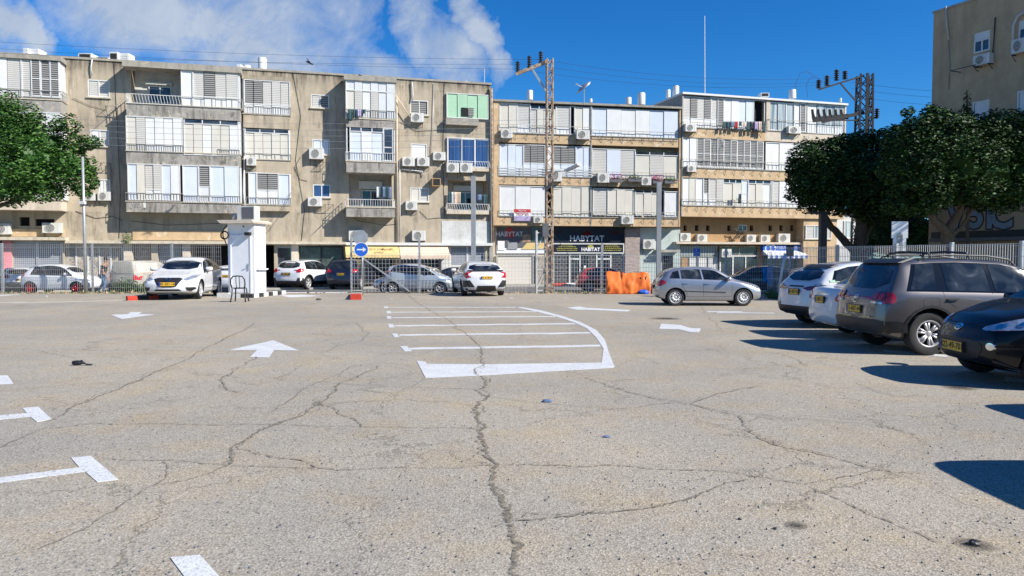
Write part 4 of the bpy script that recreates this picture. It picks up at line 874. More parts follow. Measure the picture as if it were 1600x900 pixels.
# ------------------------------------------------------------------ cars
def lerp_tab(tab, t):
    if t <= tab[0][0]: return tab[0][1]
    for (a, x), (b, y) in zip(tab[:-1], tab[1:]):
        if t <= b: return x + (y-x)*(t-a)/(b-a) if b > a else y
    return tab[-1][1]
def chaikin(p, n=2, closed=True):
    for _ in range(n):
        q = []
        for i in range(len(p)):
            a, b = p[i], p[(i+1) % len(p)]
            q += [(a[0]*.75+b[0]*.25, a[1]*.75+b[1]*.25), (a[0]*.25+b[0]*.75, a[1]*.25+b[1]*.75)]
        p = q
    return p
class Car:
    """t runs from the nose (0) to the tail (L); local x = L/2 - t, y left, z up"""
    def __init__(s, sp, name, label, loc, yaw, scale=1, group=None, sub=2, cat='car'):
        s.sp = sp; s.L = sp['L']; s.W = sp['W']; s.root = empty(name, loc, yaw, label, cat, group); s.root.scale = (scale,)*3
        s.parts = {}; s.body(sub)
    def X(s, t): return s.L/2 - t
    def ring(s, t, k=1, dx=0):
        sp = s.sp; L = s.L; zt = lerp_tab(sp['top'], t); zb0 = sp.get('zb', .2)
        nose = max(0, 1 - t/.75); tail = max(0, 1 - (L-t)/.65)
        zb = zb0 + .07*nose**2 + .08*tail**2 + .04*min(1, nose+tail)
        w = s.W/2 * (1 - sp.get('nt', .20)*nose**2.2 - sp.get('tt', .13)*tail**2.2)
        belt = min(lerp_tab(sp['belt'], t), zt-.035); h = max(0, zt-belt)
        gh = min(1, max(0, (h-.05)/.3)); wr = w*(.93 - .02) - sp.get('th', .40)*max(0, h-.05) ; ed = min(.09, .45*h+.006)
        zm = .5*(zb+belt)+.05
        pts = [(0, zb), (.55*w, zb), (.88*w, zb), (.955*w, zb+.07), (.99*w, zm-.12), (w, zm+.04), (.985*w, belt-.06), (.955*w, belt), 
               (.955*w*.5+wr*.5-(.0)+.012*gh, belt+(zt-ed-belt)*.5), (wr, zt-ed), (wr*.93, zt-ed*.38), (wr*.72, zt-ed*.12), (wr*.36, zt-.004), (0, zt)]
        if k != 1:
            zc = (zb+zt)/2; pts = [(y*k, zc+(z-zc)*k) for y, z in pts]
        x = s.X(t)+dx; bow = sp.get('bow', .10)
        out = []
        for y, z in pts:
            q = abs(y)/(s.W/2); b = 0
            if t < .9: b = -bow*1.5*q*q*max(0, 1-t/.9)
            if L-t < .7: b = bow*q*q*max(0, 1-(L-t)/.7)
            sl = 0
            if t < .5: sl = -sp.get('rake', .12)*max(0, (z-.55))*max(0, 1-t/.5)
            if t < .3: sl += -.25*max(0, .42-z)*max(0, 1-t/.3)
            if L-t < .3: sl += sp.get('rrake', .1)*max(0, z-.6)*(1-(L-t)/.3) + .25*max(0, .45-z)*(1-(L-t)/.3)
            out.append((x+b+sl, y, z))
        return out
    def body(s, sub):
        sp = s.sp; L = s.L
        ts = sorted({t for t, _ in sp['top']} | {t for t, _ in sp['belt'] if 0 < t < L} | {.02, .12, .3, .6, L-.02, L-.12, L-.3, L-.65} | {L*k/10 for k in range(2, 9)} )
        q = [ts[0]]
        for t in ts[1:]:
            if t - q[-1] > .018: q.append(t)
        ts = [t for t in q if 0 <= t <= L]; ts[0] = 0; ts[-1] = L
        rings = [s.ring(0, .35, .035), s.ring(0, .75, .02)] + [s.ring(t) for t in ts] + [s.ring(L, .75, -.02), s.ring(L, .35, -.035)]
        bm = bmesh.new(); R_ = []
        for r in rings:
            half = [bm.verts.new(p) for p in r]; other = [bm.verts.new((p[0], -p[1], p[2])) for p in r[1:-1]]
            R_.append(half + other[::-1])
        n = len(R_[0])
        for a, b in zip(R_[:-1], R_[1:]):
            for i in range(n): bm.faces.new((a[i], a[(i+1) % n], b[(i+1) % n], b[i]))
        for rg in (R_[0], R_[-1]):
            c = bm.verts.new(sum((v.co for v in rg), Vector())/n)
            for i in range(n): bm.faces.new((rg[i], rg[(i+1) % n], c))
        bmesh.ops.recalc_face_normals(bm, faces=bm.faces)
        me = bpy.data.meshes.new('body'); bm.to_mesh(me); bm.free()
        o = bpy.data.objects.new('body', me); COL.objects.link(o); o.parent = s.root
        md = o.modifiers.new('s', 'SUBSURF'); md.levels = sub; md.render_levels = sub
        dg = bpy.context.evaluated_depsgraph_get(); m2 = bpy.data.meshes.new_from_object(o.evaluated_get(dg)); o.modifiers.clear()
        s.bvh = BVHTree.FromPolygons([v.co.copy() for v in m2.vertices], [tuple(p.vertices) for p in m2.polygons])
        # wheel arches
        o.data = m2; r = sp['r']; ra = r + sp.get('gap', .06); mb = MB()
        for t in (sp['fo'], sp['fo']+sp['wb']):
            for sd in (1, -1):
                y0, y1 = sd*(s.W/2-.30), sd*(s.W/2+.3); n_ = 28; pa = [(s.X(t)+ra*math.cos(a), r+ra*math.sin(a)) for a in [2*math.pi*i/n_ for i in range(n_)]]
                mb.prism([(x, min(y0,y1), z) for x, z in pa], (0, abs(y1-y0), 0), 1)
        c = mb.build('cut', ['black', 'black'], s.root, recalc=True); c.parent = None
        m2.materials.clear(); m2.materials.append(M[sp['paint']]); m2.materials.append(M['black'])
        if s.root.location.length > 0 or True: o.parent = None
        md = o.modifiers.new('b', 'BOOLEAN'); md.object = c; md.operation = 'DIFFERENCE'; md.solver = 'EXACT'
        bpy.context.view_layer.update(); dg = bpy.context.evaluated_depsgraph_get(); m3 = bpy.data.meshes.new_from_object(o.evaluated_get(dg)); o.modifiers.clear(); o.data = m3; o.parent = s.root
        bpy.data.objects.remove(c)
        # black lower cladding cut along a straight line
        cl = sp.get('clad', .0)
        bm = bmesh.new(); bm.from_mesh(m3)
        if cl:
            fs = [f for f in bm.faces if f.calc_center_median().z < cl+.25]
            bmesh.ops.bisect_plane(bm, geom=list(bm.faces)+list(bm.edges)+list(bm.verts), plane_co=(0,0,cl), plane_no=(0,0,1))
            for f in bm.faces:
                if f.calc_center_median().z < cl: f.material_index = 1
        bm.to_mesh(m3); bm.free()
        for p in m3.polygons:
            p.use_smooth = True
        try: m3.set_sharp_from_angle(angle=R(40))
        except Exception: pass
        s.bodyo = o
    def patch(s, name, outs, axis, mat, off=.006, cell=.09, parent=None, skirt=.012, mirror=False, build=True, smooth=0):
        """project closed outlines onto the body along an axis: 'L','R' sides (t,z); 'F','B' front, back (y,z); 'T' top (t,y)"""
        if mirror:
            s.patch(name, [[(-a, b) for a, b in o] for o in outs], axis, mat, off, cell, parent, skirt, False, build, smooth)
        mb = MB()
        for o in outs:
            if smooth: o = chaikin(o, smooth)
            def P3(a, b):
                if axis in 'LR': return Vector((s.X(a), 5 if axis == 'L' else -5, b))
                if axis in 'FB': return Vector((8 if axis == 'F' else -8, a, b))
                return Vector((s.X(a), b, 5))
            d = {'L': (0,-1,0), 'R': (0,1,0), 'F': (-1,0,0), 'B': (1,0,0), 'T': (0,0,-1)}[axis]; d = Vector(d)
            bm = bmesh.new(); vs = [bm.verts.new((a, b, 0)) for a, b in o]
            try: bm.faces.new(vs)
            except ValueError: bm.free(); continue
            for k in (0, 1):
                lo = min(v[k] for v in o); hi = max(v[k] for v in o); n = int((hi-lo)/cell)
                for i in range(1, n+1):
                    co = [0,0,0]; no = [0,0,0]; co[k] = lo+(hi-lo)*i/(n+1); no[k] = 1
                    bmesh.ops.bisect_plane(bm, geom=list(bm.faces)+list(bm.edges)+list(bm.verts), plane_co=co, plane_no=no)
            bmesh.ops.triangulate(bm, faces=bm.faces)
            ok = True
            for v in bm.verts:
                h = s.bvh.ray_cast(P3(v.co.x, v.co.y), d)
                if h[0] is None: 
                    h = s.bvh.find_nearest(P3(v.co.x, v.co.y)+d*(4.2 if axis in 'LR' else 8-s.L/2 if axis in 'FB' else 3.7))
                nrm = h[1] if h[1].dot(d) < 0 else -h[1]
                v.co = h[0] + (nrm*.6 - d*.4).normalized()*off
            be = [e for e in bm.edges if e.is_boundary]
            r = bmesh.ops.extrude_edge_only(bm, edges=be)
            for g in r['geom']:
                if isinstance(g, bmesh.types.BMVert): g.co = g.co + d*(skirt+off)
            bmesh.ops.recalc_face_normals(bm, faces=bm.faces)
            bm.verts.ensure_lookup_table(); bm.verts.index_update()
            mb.add([v.co.copy() for v in bm.verts], [tuple(v.index for v in f.verts) for f in bm.faces]); bm.free()
        if not build: return mb
        o = mb.build(name, mat, parent or s.root); o.data.shade_smooth()
        try: o.data.set_sharp_from_angle(angle=R(50))
        except Exception: pass
        return o
    def pane(s, tb0, tb1, tt0, tt1, zo=.035, zi=.105, dz=0):
        b = [(tb0+(tb1-tb0)*i/5, lerp_tab(s.sp['belt'], tb0+(tb1-tb0)*i/5)+zo) for i in range(6)]
        t = [(tt1+(tt0-tt1)*i/5, lerp_tab(s.sp['top'], tt1+(tt0-tt1)*i/5)-zi) for i in range(6)]
        return b + t
    def side_windows(s, panes, dlo, sides='LR', trim=True):
        for sd in sides:
            if trim: s.patch('window_trim', [s.pane(*dlo, zo=.015, zi=.085)], sd, 'gblack', .009, .09)
            for p in panes: s.patch('side_window', [s.pane(*p)], sd, 'glass', .015, .12)
    def seams(s, lines, sides='LR', w=.009, mat='black'):
        for sd in sides:
            outs = []
            for pl in lines:
                for a, b in zip(pl[:-1], pl[1:]):
                    dx, dy = b[0]-a[0], b[1]-a[1]; l = math.hypot(dx, dy); nx, ny = -dy/l*w/2, dx/l*w/2
                    outs.append([(a[0]+nx, a[1]+ny), (b[0]+nx, b[1]+ny), (b[0]-nx, b[1]-ny), (a[0]-nx, a[1]-ny)])
            s.patch('door_seam', outs, sd, mat, .002, .12, skirt=.004)
    def handles(s, pts, sides='LR', mat=None):
        for sd in sides:
            for t, z in pts: s.patch('door_handle', [[(t-.10, z-.012), (t+.10, z-.018), (t+.10, z+.018), (t-.10, z+.02)]], sd, mat or s.sp['paint'], .032, .1, skirt=.03, smooth=1)
    def wheels(s, spokes=5, style='twin', rimmat='rim', capc=None):
        sp = s.sp; r = sp['r']; w = sp.get('tw', .205); rr = sp.get('rr', r*.68)
        proto = None
        for t in (sp['fo'], sp['fo']+sp['wb']):
            for sd in (1, -1):
                yc = sd*(s.W/2 - w/2 - .035)
                if proto: 
                    c = copy_tree(proto, s.root); c.location = (s.X(t), yc, r); c.rotation_euler = (0, rnd.uniform(0, 6) if False else t, 0 if sd > 0 else math.pi); continue
                e = empty('wheel', (s.X(t), yc, r), 0 if sd > 0 else math.pi, parent=s.root); h = w/2
                m = MB(); m.lathe([(rr, -h*.86), (rr+.012, -h*.93), (r*.86, -h), (r*.95, -h*.93), (r*.99, -h*.74), (r, -h*.4), (r, h*.4), (r*.99, h*.74), (r*.95, h*.93), (r*.86, h), (rr+.012, h*.93), (rr, h*.86)], 'y', 36)
                m.build('tyre', 'rubber', e, smooth=True)
                m = MB(); m.lathe([(rr+.004, h*.9), (rr-.012, h*.93), (rr-.02, h*.84), (rr-.035, h*.5), (rr-.035, -h*.8), (rr+.004, -h*.86)], 'y', 32, m=0)
                m.lathe([(.001, -h*.1), (rr-.036, -h*.1)], 'y', 24, m=1)
                m.lathe([(.001, h*.80), (.035, h*.80), (.055, h*.72), (.06, h*.45), (.001, h*.4)], 'y', 16, m=0)
                for i in range(spokes):
                    a = 2*math.pi*i/spokes
                    for da in ((-.09, .09) if style == 'twin' else (0,)):
                        A0 = a+da*2.2; A1 = a+da*1.0; ww = .032 if style == 'twin' else .06; wo = .034 if style == 'twin' else .05
                        p0 = Vector((.045*math.cos(A0), 0, .045*math.sin(A0))); p1 = Vector(((rr-.022)*math.cos(A1+da*.8), 0, (rr-.022)*math.sin(A1+da*.8)))
                        dd = (p1-p0).normalized(); nn_ = Vector((-dd.z, 0, dd.x))
                        vs = []
                        for p, wd, yo, yi in ((p0, ww, h*.74, h*.40), (p1, wo, h*.80, h*.48)):
                            for q, y in ((-1, yo), (1, yo), (1, yi), (-1, yi)): vs.append(p + nn_*wd/2*q + Vector((0, y, 0)))
                        m.add(vs, [(0,1,2,3),(7,6,5,4),(0,4,5,1),(1,5,6,2),(2,6,7,3),(3,7,4,0)], 0)
                m.build('rim', [rimmat, 'black'], e, recalc=True).data.shade_smooth()
                try: e.children[-1].data.set_sharp_from_angle(angle=R(35))
                except Exception: pass
                proto = e
    def plate(s, where, z, text='', y=0, w=.52, h=.115, frame=True):
        d = Vector((-1,0,0)) if where == 'F' else Vector((1,0,0))
        h0 = s.bvh.ray_cast(Vector((8 if where == 'F' else -8, y, z+h/2)), d); h1 = s.bvh.ray_cast(Vector((8 if where == 'F' else -8, y, z-h/2)), d)
        if not h0[0] or not h1[0]: return
        x = max(h0[0].x, h1[0].x) if where == 'F' else min(h0[0].x, h1[0].x); sg = 1 if where == 'F' else -1; x += sg*.012
        m = MB()
        if frame: m.box(x-sg*.03, x+sg*.004, y-w/2-.012, y+w/2+.012, z-h/2-.012, z+h/2+.012, 1)
        m.box(x, x+sg*.008, y-w/2, y+w/2, z-h/2, z+h/2, 0)
        bx = y - sg*w/2 ; m.box(x+sg*.0085, x+sg*.0095, bx, bx+sg*.045, z-h/2+.003, z+h/2-.003, 2)
        o = m.build('number_plate', ['plate', 'black', 'bluepl'], s.root)
        if text:
            m = MB(); Xm = Matrix.Translation((x+sg*.0095, y+sg*.02, z)) @ Matrix.Rotation(R(90)*sg, 4, 'Z') @ Matrix.Rotation(R(90), 4, 'X'); m.text(text, .115, Xm, .001, sx=.98, bold=.002); m.build('plate_lettering', 'ink', o)
    def mirrors(s, t, z, mat=None, sides=(1,-1)):
        for sd in sides:
            h = s.bvh.ray_cast(Vector((s.X(t), 5*sd, z)), Vector((0, -sd, 0)))
            if not h[0]: continue
            y = h[0].y; m = MB(); c = Vector((s.X(t)+.02, y+sd*.15, z+.04)); 
            n1, n2 = 8, 6; vs = []; fs = []
            for i in range(n2+1):
                ph = math.pi*i/n2
                for k in range(n1):
                    a = 2*math.pi*k/n1; ex = lambda v: math.copysign(abs(v)**.6, v)
                    vs.append(c + Vector((.075*ex(math.sin(ph)*math.cos(a)), .12*ex(math.cos(ph)), .075*ex(math.sin(ph)*math.sin(a)))))
            for i in range(n2):
                for k in range(n1): fs.append((i*n1+k, i*n1+(k+1)%n1, (i+1)*n1+(k+1)%n1, (i+1)*n1+k))
            m.add(vs, fs, 0); m.bar((c.x, y-sd*.05, z-.01), (c.x, y+sd*.09, z+.01), .07, .03, 1)
            m.build('wing_mirror', [mat or s.sp['paint'], 'black'], s.root, smooth=True)
    def windscreen(s, t0, t1, mat='glass', kb=.80, kt=.72):
        z0 = lerp_tab(s.sp['top'], t0)+.02; z1 = lerp_tab(s.sp['top'], t1)-.045; w = s.W/2
        wt = w*.91 - s.sp.get('th', .40)*(z1-lerp_tab(s.sp['belt'], t1))
        s.patch('windscreen', [[(-w*kb, z0), (w*kb, z0), (wt*.93, z1), (-wt*.93, z1)]], 'F', mat, .006, .12, smooth=1)
    def rearglass(s, z0, z1, w0, w1, **k): return s.patch('rear_window', [[(-w0, z0), (w0, z0), (w1, z1), (-w1, z1)]], 'B', 'glass', .008, .12, smooth=k.get('smooth', 1))
    def arches(s, mat='black', w=.06, sides='LR'):
        sp = s.sp; r = sp['r']; ra = r+sp.get('gap', .06)-.004
        for sd in sides:
            for t in (sp['fo'], sp['fo']+sp['wb']):
                outs = []
                A_ = [R(-25 + 230*i/14) for i in range(15)]
                for a, b in zip(A_[:-1], A_[1:]): outs.append([(t+ra*math.cos(a), r+ra*math.sin(a)), (t+ra*math.cos(b), r+ra*math.sin(b)), (t+(ra+w)*math.cos(b), r+(ra+w)*math.sin(b)), (t+(ra+w)*math.cos(a), r+(ra+w)*math.sin(a))])
                outs = [[(a, max(b, .24)) for a, b in o] for o in outs if min(b for a, b in o) > .2]
                s.patch('arch_trim', outs, sd, mat, .014, .2, skirt=.02)
def place(px0, py, heading, L, corner=None): return G(px0, py)

HATCH = dict(L=3.99, W=1.74, wb=2.52, fo=.78, r=.305, zb=.18, paint='psilver',
    top=[(0,.60),(.05,.72),(.3,.84),(.85,.955),(1.02,1.0),(1.68,1.38),(1.95,1.455),(2.5,1.48),(3.1,1.455),(3.5,1.36),(3.62,1.30),(3.88,1.03),(3.96,.95),(3.99,.86)],
    belt=[(0,.62),(.9,.88),(1.2,.93),(3.0,1.0),(3.99,1.02)])
SUVT = dict(L=4.75, W=1.93, wb=2.90, fo=.98, r=.385, zb=.24, paint='pgrey', tw=.255, rr=.235, gap=.075, th=.30, tt=.10, rrake=.10, bow=.09,
    top=[(0,.72),(.05,.88),(.35,1.0),(1.15,1.12),(1.38,1.17),(2.1,1.60),(2.45,1.68),(3.2,1.72),(4.0,1.705),(4.28,1.66),(4.36,1.60),(4.62,1.18),(4.70,1.08),(4.75,1.0)],
    belt=[(0,.75),(1.2,1.05),(3.2,1.10),(4.75,1.13)])

# --- grey SUV, nearest row on the right
th = R(3); hd = Vector((math.cos(th), math.sin(th), 0)); lf = Vector((-math.sin(th), math.cos(th), 0))
rw = G(1446, 555)                                   # near rear wheel contact
c0 = rw + lf*(1.93/2-.13) + hd*(.5*4.75 - (4.75-.98-2.90)); c0.z = 0
cr = Car(SUVT, 'parked_car', 'large grey bronze four wheel drive car with roof bars and a scuffed rear bumper', c0, th, .985, 'cars parked in the lot')
cr.side_windows([(3.78,4.24,3.74,4.06),(2.80,3.58,2.84,3.60),(1.38,2.70,2.16,2.74)], (1.32,4.30,2.10,4.12))
cr.windscreen(1.40, 2.08); cr.rearglass(1.16, 1.60, .74, .60)
cr.seams([[(3.66,1.14),(3.62,.98),(3.42,.84)],[(2.76,1.10),(2.75,.42),(3.24,.40)],[(1.36,1.08),(1.32,.9),(1.40,.42),(2.75,.42)]])
cr.handles([(3.50,.985),(2.58,.97)], mat='black'); cr.seams([[(3.75,.86),(4.0,.86),(4.02,.9),(4.02,.98),(3.98,1.02),(3.76,1.02),(3.73,.98),(3.73,.9),(3.75,.86)]], w=.006)
cr.arches('black', .045)
for sd in 'LR':
    cr.patch('rear_bumper', [[(4.28,.40),(4.75,.40),(4.75,.60),(4.42,.60),(4.30,.55)],], sd, 'black', .012, .1)
    cr.patch('side_sill', [[(1.36,.27),(3.25,.27),(3.25,.40),(1.36,.40)]], sd, 'black', .012, .15)
    cr.patch('tail_lamp', [[(4.50,.92),(4.70,.90),(4.70,1.11),(4.53,1.11),(4.48,1.02)]], sd, 'redlamp', .012, .06, smooth=1)
cr.patch('rear_bumper', [[(-.84,.38),(.84,.38),(.84,.60),(.6,.62),(-.6,.62),(-.84,.60)]], 'B', 'black', .016, .1)
cr.patch('tail_lamp', [[(.50,.92),(.815,.90),(.815,1.11),(.58,1.12),(.50,1.05)]], 'B', 'darkred', .014, .06, mirror=True, smooth=1)
def disc(cy, cz, r, n=14): return [(cy+r*math.cos(2*math.pi*i/n), cz+r*math.sin(2*math.pi*i/n)) for i in range(n)]
for q_ in ([disc(.58,1.03,.058)], [disc(.73,1.02,.058)]): cr.patch('lamp_lens', q_, 'B', 'redlamp', .024, .05, mirror=True)
cr.patch('reversing_lamp', [[(.51,.905),(.79,.895),(.79,.93),(.51,.94)]], 'B', 'clearlamp', .022, .05, mirror=True)
cr.plate('B', .78, '51-607-44', 0, .50, .12)
cr.patch('maker_emblem', [disc(0,.965,.075)], 'B', 'chrome', .014, .06)
cr.patch('emblem_inset', [disc(0,.965,.058)], 'B', 'pgraphite', .018, .06); cr.patch('emblem_strokes', [[(-.045,1.0),(-.03,1.0),(-.008,.955),(-.02,.945)],[(.045,1.0),(.03,1.0),(.008,.955),(.02,.945)],[(-.02,.99),(-.012,.99),(0,.965),(.012,.99),(.02,.99),(.0,.95)]], 'B', 'chrome', .022, .06)
cr.patch('scuffed_paint', [[(-.55,.645),(-.30,.63),(-.28,.66),(-.50,.675)],[(.0,.625),(.42,.62),(.40,.655),(.05,.66)]], 'B', 'orange' if M.get('orange') else 'yaw', .018, .05)

cr.patch('rear_spoiler', [[(-.64,1.60),(.64,1.60),(.60,1.67),(-.60,1.67)]], 'B', 'black', .05, .1, skirt=.05)
m = MB()
for sd in (1, -1):
    pts = [(cr.X(t), sd*.66, lerp_tab(SUVT['top'], t)-.03+dz) for t, dz in ((3.95,-.01),(3.85,.06),(3.5,.085),(2.7,.085),(2.3,.07),(2.18,-.01))]; m = MB(); m.tube(pts, .016, 6); m.build('roof_rail', 'iron', cr.root)
m = MB()
for t in (3.75, 3.05):
    z = lerp_tab(SUVT['top'], t)+.06; pts = [(cr.X(t), -.68, z-.04), (cr.X(t), -.62, z+.03), (cr.X(t), 0, z+.055), (cr.X(t), .62, z+.03), (cr.X(t), .68, z-.04)]; m.tube(pts, .022, 6)
m.tube([(cr.X(3.75+.12*math.sin(a*math.pi)), -.5+a, 1.80+.03*math.sin(a*math.pi)) for a in [i/8 for i in range(9)]], .015, 6)
m.build('roof_bar', 'iron', cr.root); cr.wheels(6, 'twin'); cr.mirrors(1.75, 1.10)

# --- black city car at the right edge, nose to the left
I10 = dict(L=3.67, W=1.68, wb=2.42, fo=.72, r=.295, zb=.17, paint='pblack', nt=.24, bow=.13,
    top=[(0,.60),(.04,.72),(.2,.86),(.7,.99),(1.0,1.04),(1.55,1.38),(1.8,1.455),(2.3,1.49),(2.9,1.465),(3.3,1.38),(3.42,1.30),(3.6,1.0),(3.67,.88)],
    belt=[(0,.62),(.6,.86),(.95,.95),(2.4,.98),(3.67,1.02)])
th = R(180-3); hd = Vector((math.cos(th), math.sin(th), 0)); nose = Vector((6.13, 10.2, 0)); 
ci = Car(I10, 'parked_car', 'glossy black small hatchback at the right edge, its nose facing left', nose - hd*1.835*1.08, th, 1.08, 'cars parked in the lot')
ci.windscreen(1.03, 1.78); ci.side_windows([(1.15,1.86,1.56,1.92),(1.94,2.66,1.99,2.6)], (.98,3.1,1.5,2.95))
ci.patch('headlamp', [[(.40,.70),(.52,.675),(.80,.72),(.84,.86),(.72,.87),(.58,.79)]], 'F', 'clearlamp', .012, .05, mirror=True, smooth=1)
ci.patch('headlamp_bulb', [disc(.60,.735,.035), disc(.72,.78,.03)], 'F', 'chrome', .02, .04, mirror=True)
ci.patch('lower_grille', [[(-.40,.30),(.40,.30),(.52,.48),(.44,.56),(-.44,.56),(-.52,.48)]], 'F', 'black', .008, .08, smooth=1)
ci.patch('chin_lip', [[(-.78,.19),(.78,.19),(.80,.225),(-.80,.225)]], 'F', 'black', .03, .1)
ci.patch('fog_lamp', [disc(.60,.50,.045)], 'F', 'chrome', .014, .04, mirror=True)
ci.patch('bonnet_seam', [[(-.45,.735),(.45,.735),(.45,.742),(-.45,.742)],[(-.8,.565),(-.45,.575),(-.45,.58),(-.8,.57)],[(.8,.565),(.45,.575),(.45,.58),(.8,.57)]], 'F', 'ink', .003, .1, skirt=.002)
ell = lambda cy, cz, a, b, n=20: [(cy+a*math.cos(2*math.pi*i/n), cz+b*math.sin(2*math.pi*i/n)) for i in range(n)]
def ringquads(cy, cz, a, b, w, n=20):
    E = ell(cy, cz, a, b, n); I_ = ell(cy, cz, a-w, b-w, n); return [[E[i], E[(i+1)%n], I_[(i+1)%n], I_[i]] for i in range(n)]
ci.patch('maker_emblem', ringquads(0,.69,.075,.042,.010) + [[(-.042,.660),(-.026,.660),(-.014,.720),(-.030,.720)],[(.014,.660),(.030,.660),(.042,.720),(.026,.720)],[(-.024,.682),(.022,.688),(.024,.700),(-.022,.694)]], 'F', 'chrome', .014, .05)
ci.plate('F', .45, '822-49-701', 0, .50, .115); ci.wheels(7, 'single'); ci.mirrors(1.28, .98)
ci.seams([[(1.02,.9),(1.06,.4),(1.95,.38),(2.0,.92)]])

# --- white electric SUV further back
EV = dict(L=4.6, W=1.865, wb=2.75, fo=.90, r=.36, zb=.22, paint='pwhite', th=.42, tt=.12, clad=.52, rr=.25, tw=.23, gap=.07, rrake=.12,
    top=[(0,.70),(.06,.85),(.4,.97),(1.1,1.08),(1.3,1.13),(2.0,1.52),(2.4,1.60),(3.0,1.61),(3.6,1.555),(4.0,1.46),(4.2,1.36),(4.42,1.16),(4.52,1.08),(4.6,.98)],
    belt=[(0,.74),(1.2,1.0),(3.0,1.04),(3.9,1.10),(4.6,1.08)])
th = R(13); hd = Vector((math.cos(th), math.sin(th), 0)); rc = Vector((6.93, 18.15, 0))
ce = Car(EV, 'parked_car', 'white sport utility car with dark tail lamps and black lower bumper, rear facing left', rc + hd*2.3, th, 1, 'cars parked in the lot')
ce.side_windows([(3.42,4.1,3.46,3.95),(2.46,3.3,2.54,3.34),(1.36,2.36,2.06,2.42)], (1.3,4.18,2.02,4.0)); ce.rearglass(1.13, 1.42, .66, .54)
ce.patch('tail_lamp', [[(.28,.955),(.50,1.0),(.86,1.03),(.86,.94),(.5,.90)]], 'B', 'darkred', .016, .06, mirror=True)
for sd in 'LR': ce.patch('tail_lamp', [[(4.12,1.00),(4.3,.955),(4.58,.94),(4.58,1.04),(4.35,1.04)]], sd, 'black', .012, .06)
ce.patch('lamp_bar', [[(-.28,.975),(.28,.975),(.28,1.01),(-.28,1.01)]], 'B', 'black', .012, .1)
ce.patch('bumper_insert', [[(-.62,.30),(.62,.30),(.7,.52),(-.7,.52)]], 'B', 'black', .016, .1)
ce.patch('reflector', [[(.62,.52),(.76,.52),(.78,.60),(.60,.60)]], 'B', 'darkred', .018, .06, mirror=True)
ce.patch('roof_spoiler', [[(-.56,1.44),(.56,1.44),(.52,1.50),(-.52,1.50)]], 'B', 'black', .04, .1, skirt=.04)
ce.plate('B', .86, '38-407-01', .0, .40, .13); ce.arches('black', .06); ce.wheels(5, 'single', 'rim'); ce.mirrors(1.68, 1.06)
ce.patch('sticker', [[(3.98,1.12),(4.22,1.10),(4.22,1.15),(4.0,1.17)]], 'R', 'e', .012, .06)
# --- white saloon between the two
SAL = dict(L=4.5, W=1.76, wb=2.66, fo=.85, r=.31, zb=.19, paint='pwhite', th=.42,
    top=[(0,.58),(.05,.70),(.35,.82),(1.1,.95),(1.3,1.0),(2.0,1.36),(2.35,1.44),(2.9,1.45),(3.3,1.39),(3.9,1.12),(4.05,1.075),(4.4,1.05),(4.46,.98),(4.5,.88)],
    belt=[(0,.62),(1.2,.90),(3.5,.98),(4.5,1.0)])
th = R(2); hd = Vector((math.cos(th), math.sin(th), 0)); rc = Vector((6.62, 15.85, 0))
cs = Car(SAL, 'parked_car', 'white saloon half hidden between the white sport utility car and the grey four wheel drive', rc + hd*2.25, th, 1, 'cars parked in the lot')
cs.side_windows([(2.5,3.5,2.56,3.3),(1.42,2.42,2.06,2.48)], (1.36,3.7,2.02,3.4)); cs.patch('rear_window', [[(-.62,1.13),(.62,1.13),(.52,1.36),(-.52,1.36)]], 'B', 'glass', .008, .12)
cs.patch('tail_lamp', [[(.52,.78),(.84,.80),(.84,.98),(.62,.97)]], 'B', 'redlamp', .012, .06, mirror=True, smooth=1); cs.plate('B', .80, '62-807-33', 0, .40, .13); cs.wheels(5, 'single'); cs.seams([[(2.46,.96),(2.46,.4)]])
cs.patch('chrome_strip', [[(-.4,.90),(.4,.90),(.4,.925),(-.4,.925)]], 'B', 'chrome', .014, .1)

# --- silver hatchback in the middle right
th = R(-2); rear = G(1055, 478); hd = Vector((math.cos(th), math.sin(th), 0)); lf = Vector((-math.sin(th), math.cos(th), 0)); sc_ = .93
HB = dict(HATCH); HB['r'] = .32
cb = Car(HB, 'parked_car', 'silver five door hatchback parked side on beside the orange netting', rear + lf*(1.74/2-.1)*sc_ + hd*(HATCH['L']/2-(HATCH['L']-.78-2.52))*sc_, th, sc_, 'cars parked in the lot')
cb.side_windows([(3.14,3.52,3.18,3.38),(2.32,3.07,2.38,3.09),(1.22,2.24,1.80,2.30)], (1.12,3.6,1.72,3.44), trim=False); cb.windscreen(1.04, 1.68); cb.rearglass(1.06, 1.32, .62, .54)
for sd in 'LR':
    cb.patch('tail_lamp', [[(3.66,.98),(3.95,.94),(3.95,.74),(3.76,.76)]], sd, 'redlamp', .012, .06, smooth=1); cb.patch('side_moulding', [[(1.45,.50),(3.05,.55),(3.05,.575),(1.45,.53)]], sd, 'black', .012, .2)
cb.patch('tail_lamp', [[(.50,.80),(.82,.76),(.82,.98),(.60,.95)]], 'B', 'redlamp', .012, .06, mirror=True, smooth=1); cb.plate('B', .70, '73-154-38', 0, .36, .13)
cb.seams([[(2.28,.95),(2.27,.36)],[(1.18,.9),(1.22,.36),(3.0,.36)],[(3.1,.98),(3.05,.75),(2.9,.5),(2.85,.36)]]); cb.handles([(2.92,.86),(2.12,.84)]); cb.wheels(8, 'twin'); cb.mirrors(1.38, .98)
for sd in 'LR': cb.patch('headlamp', [[(.14,.66),(.30,.66),(.5,.78),(.42,.82),(.2,.76)]], sd, 'clearlamp', .01, .06, smooth=1)

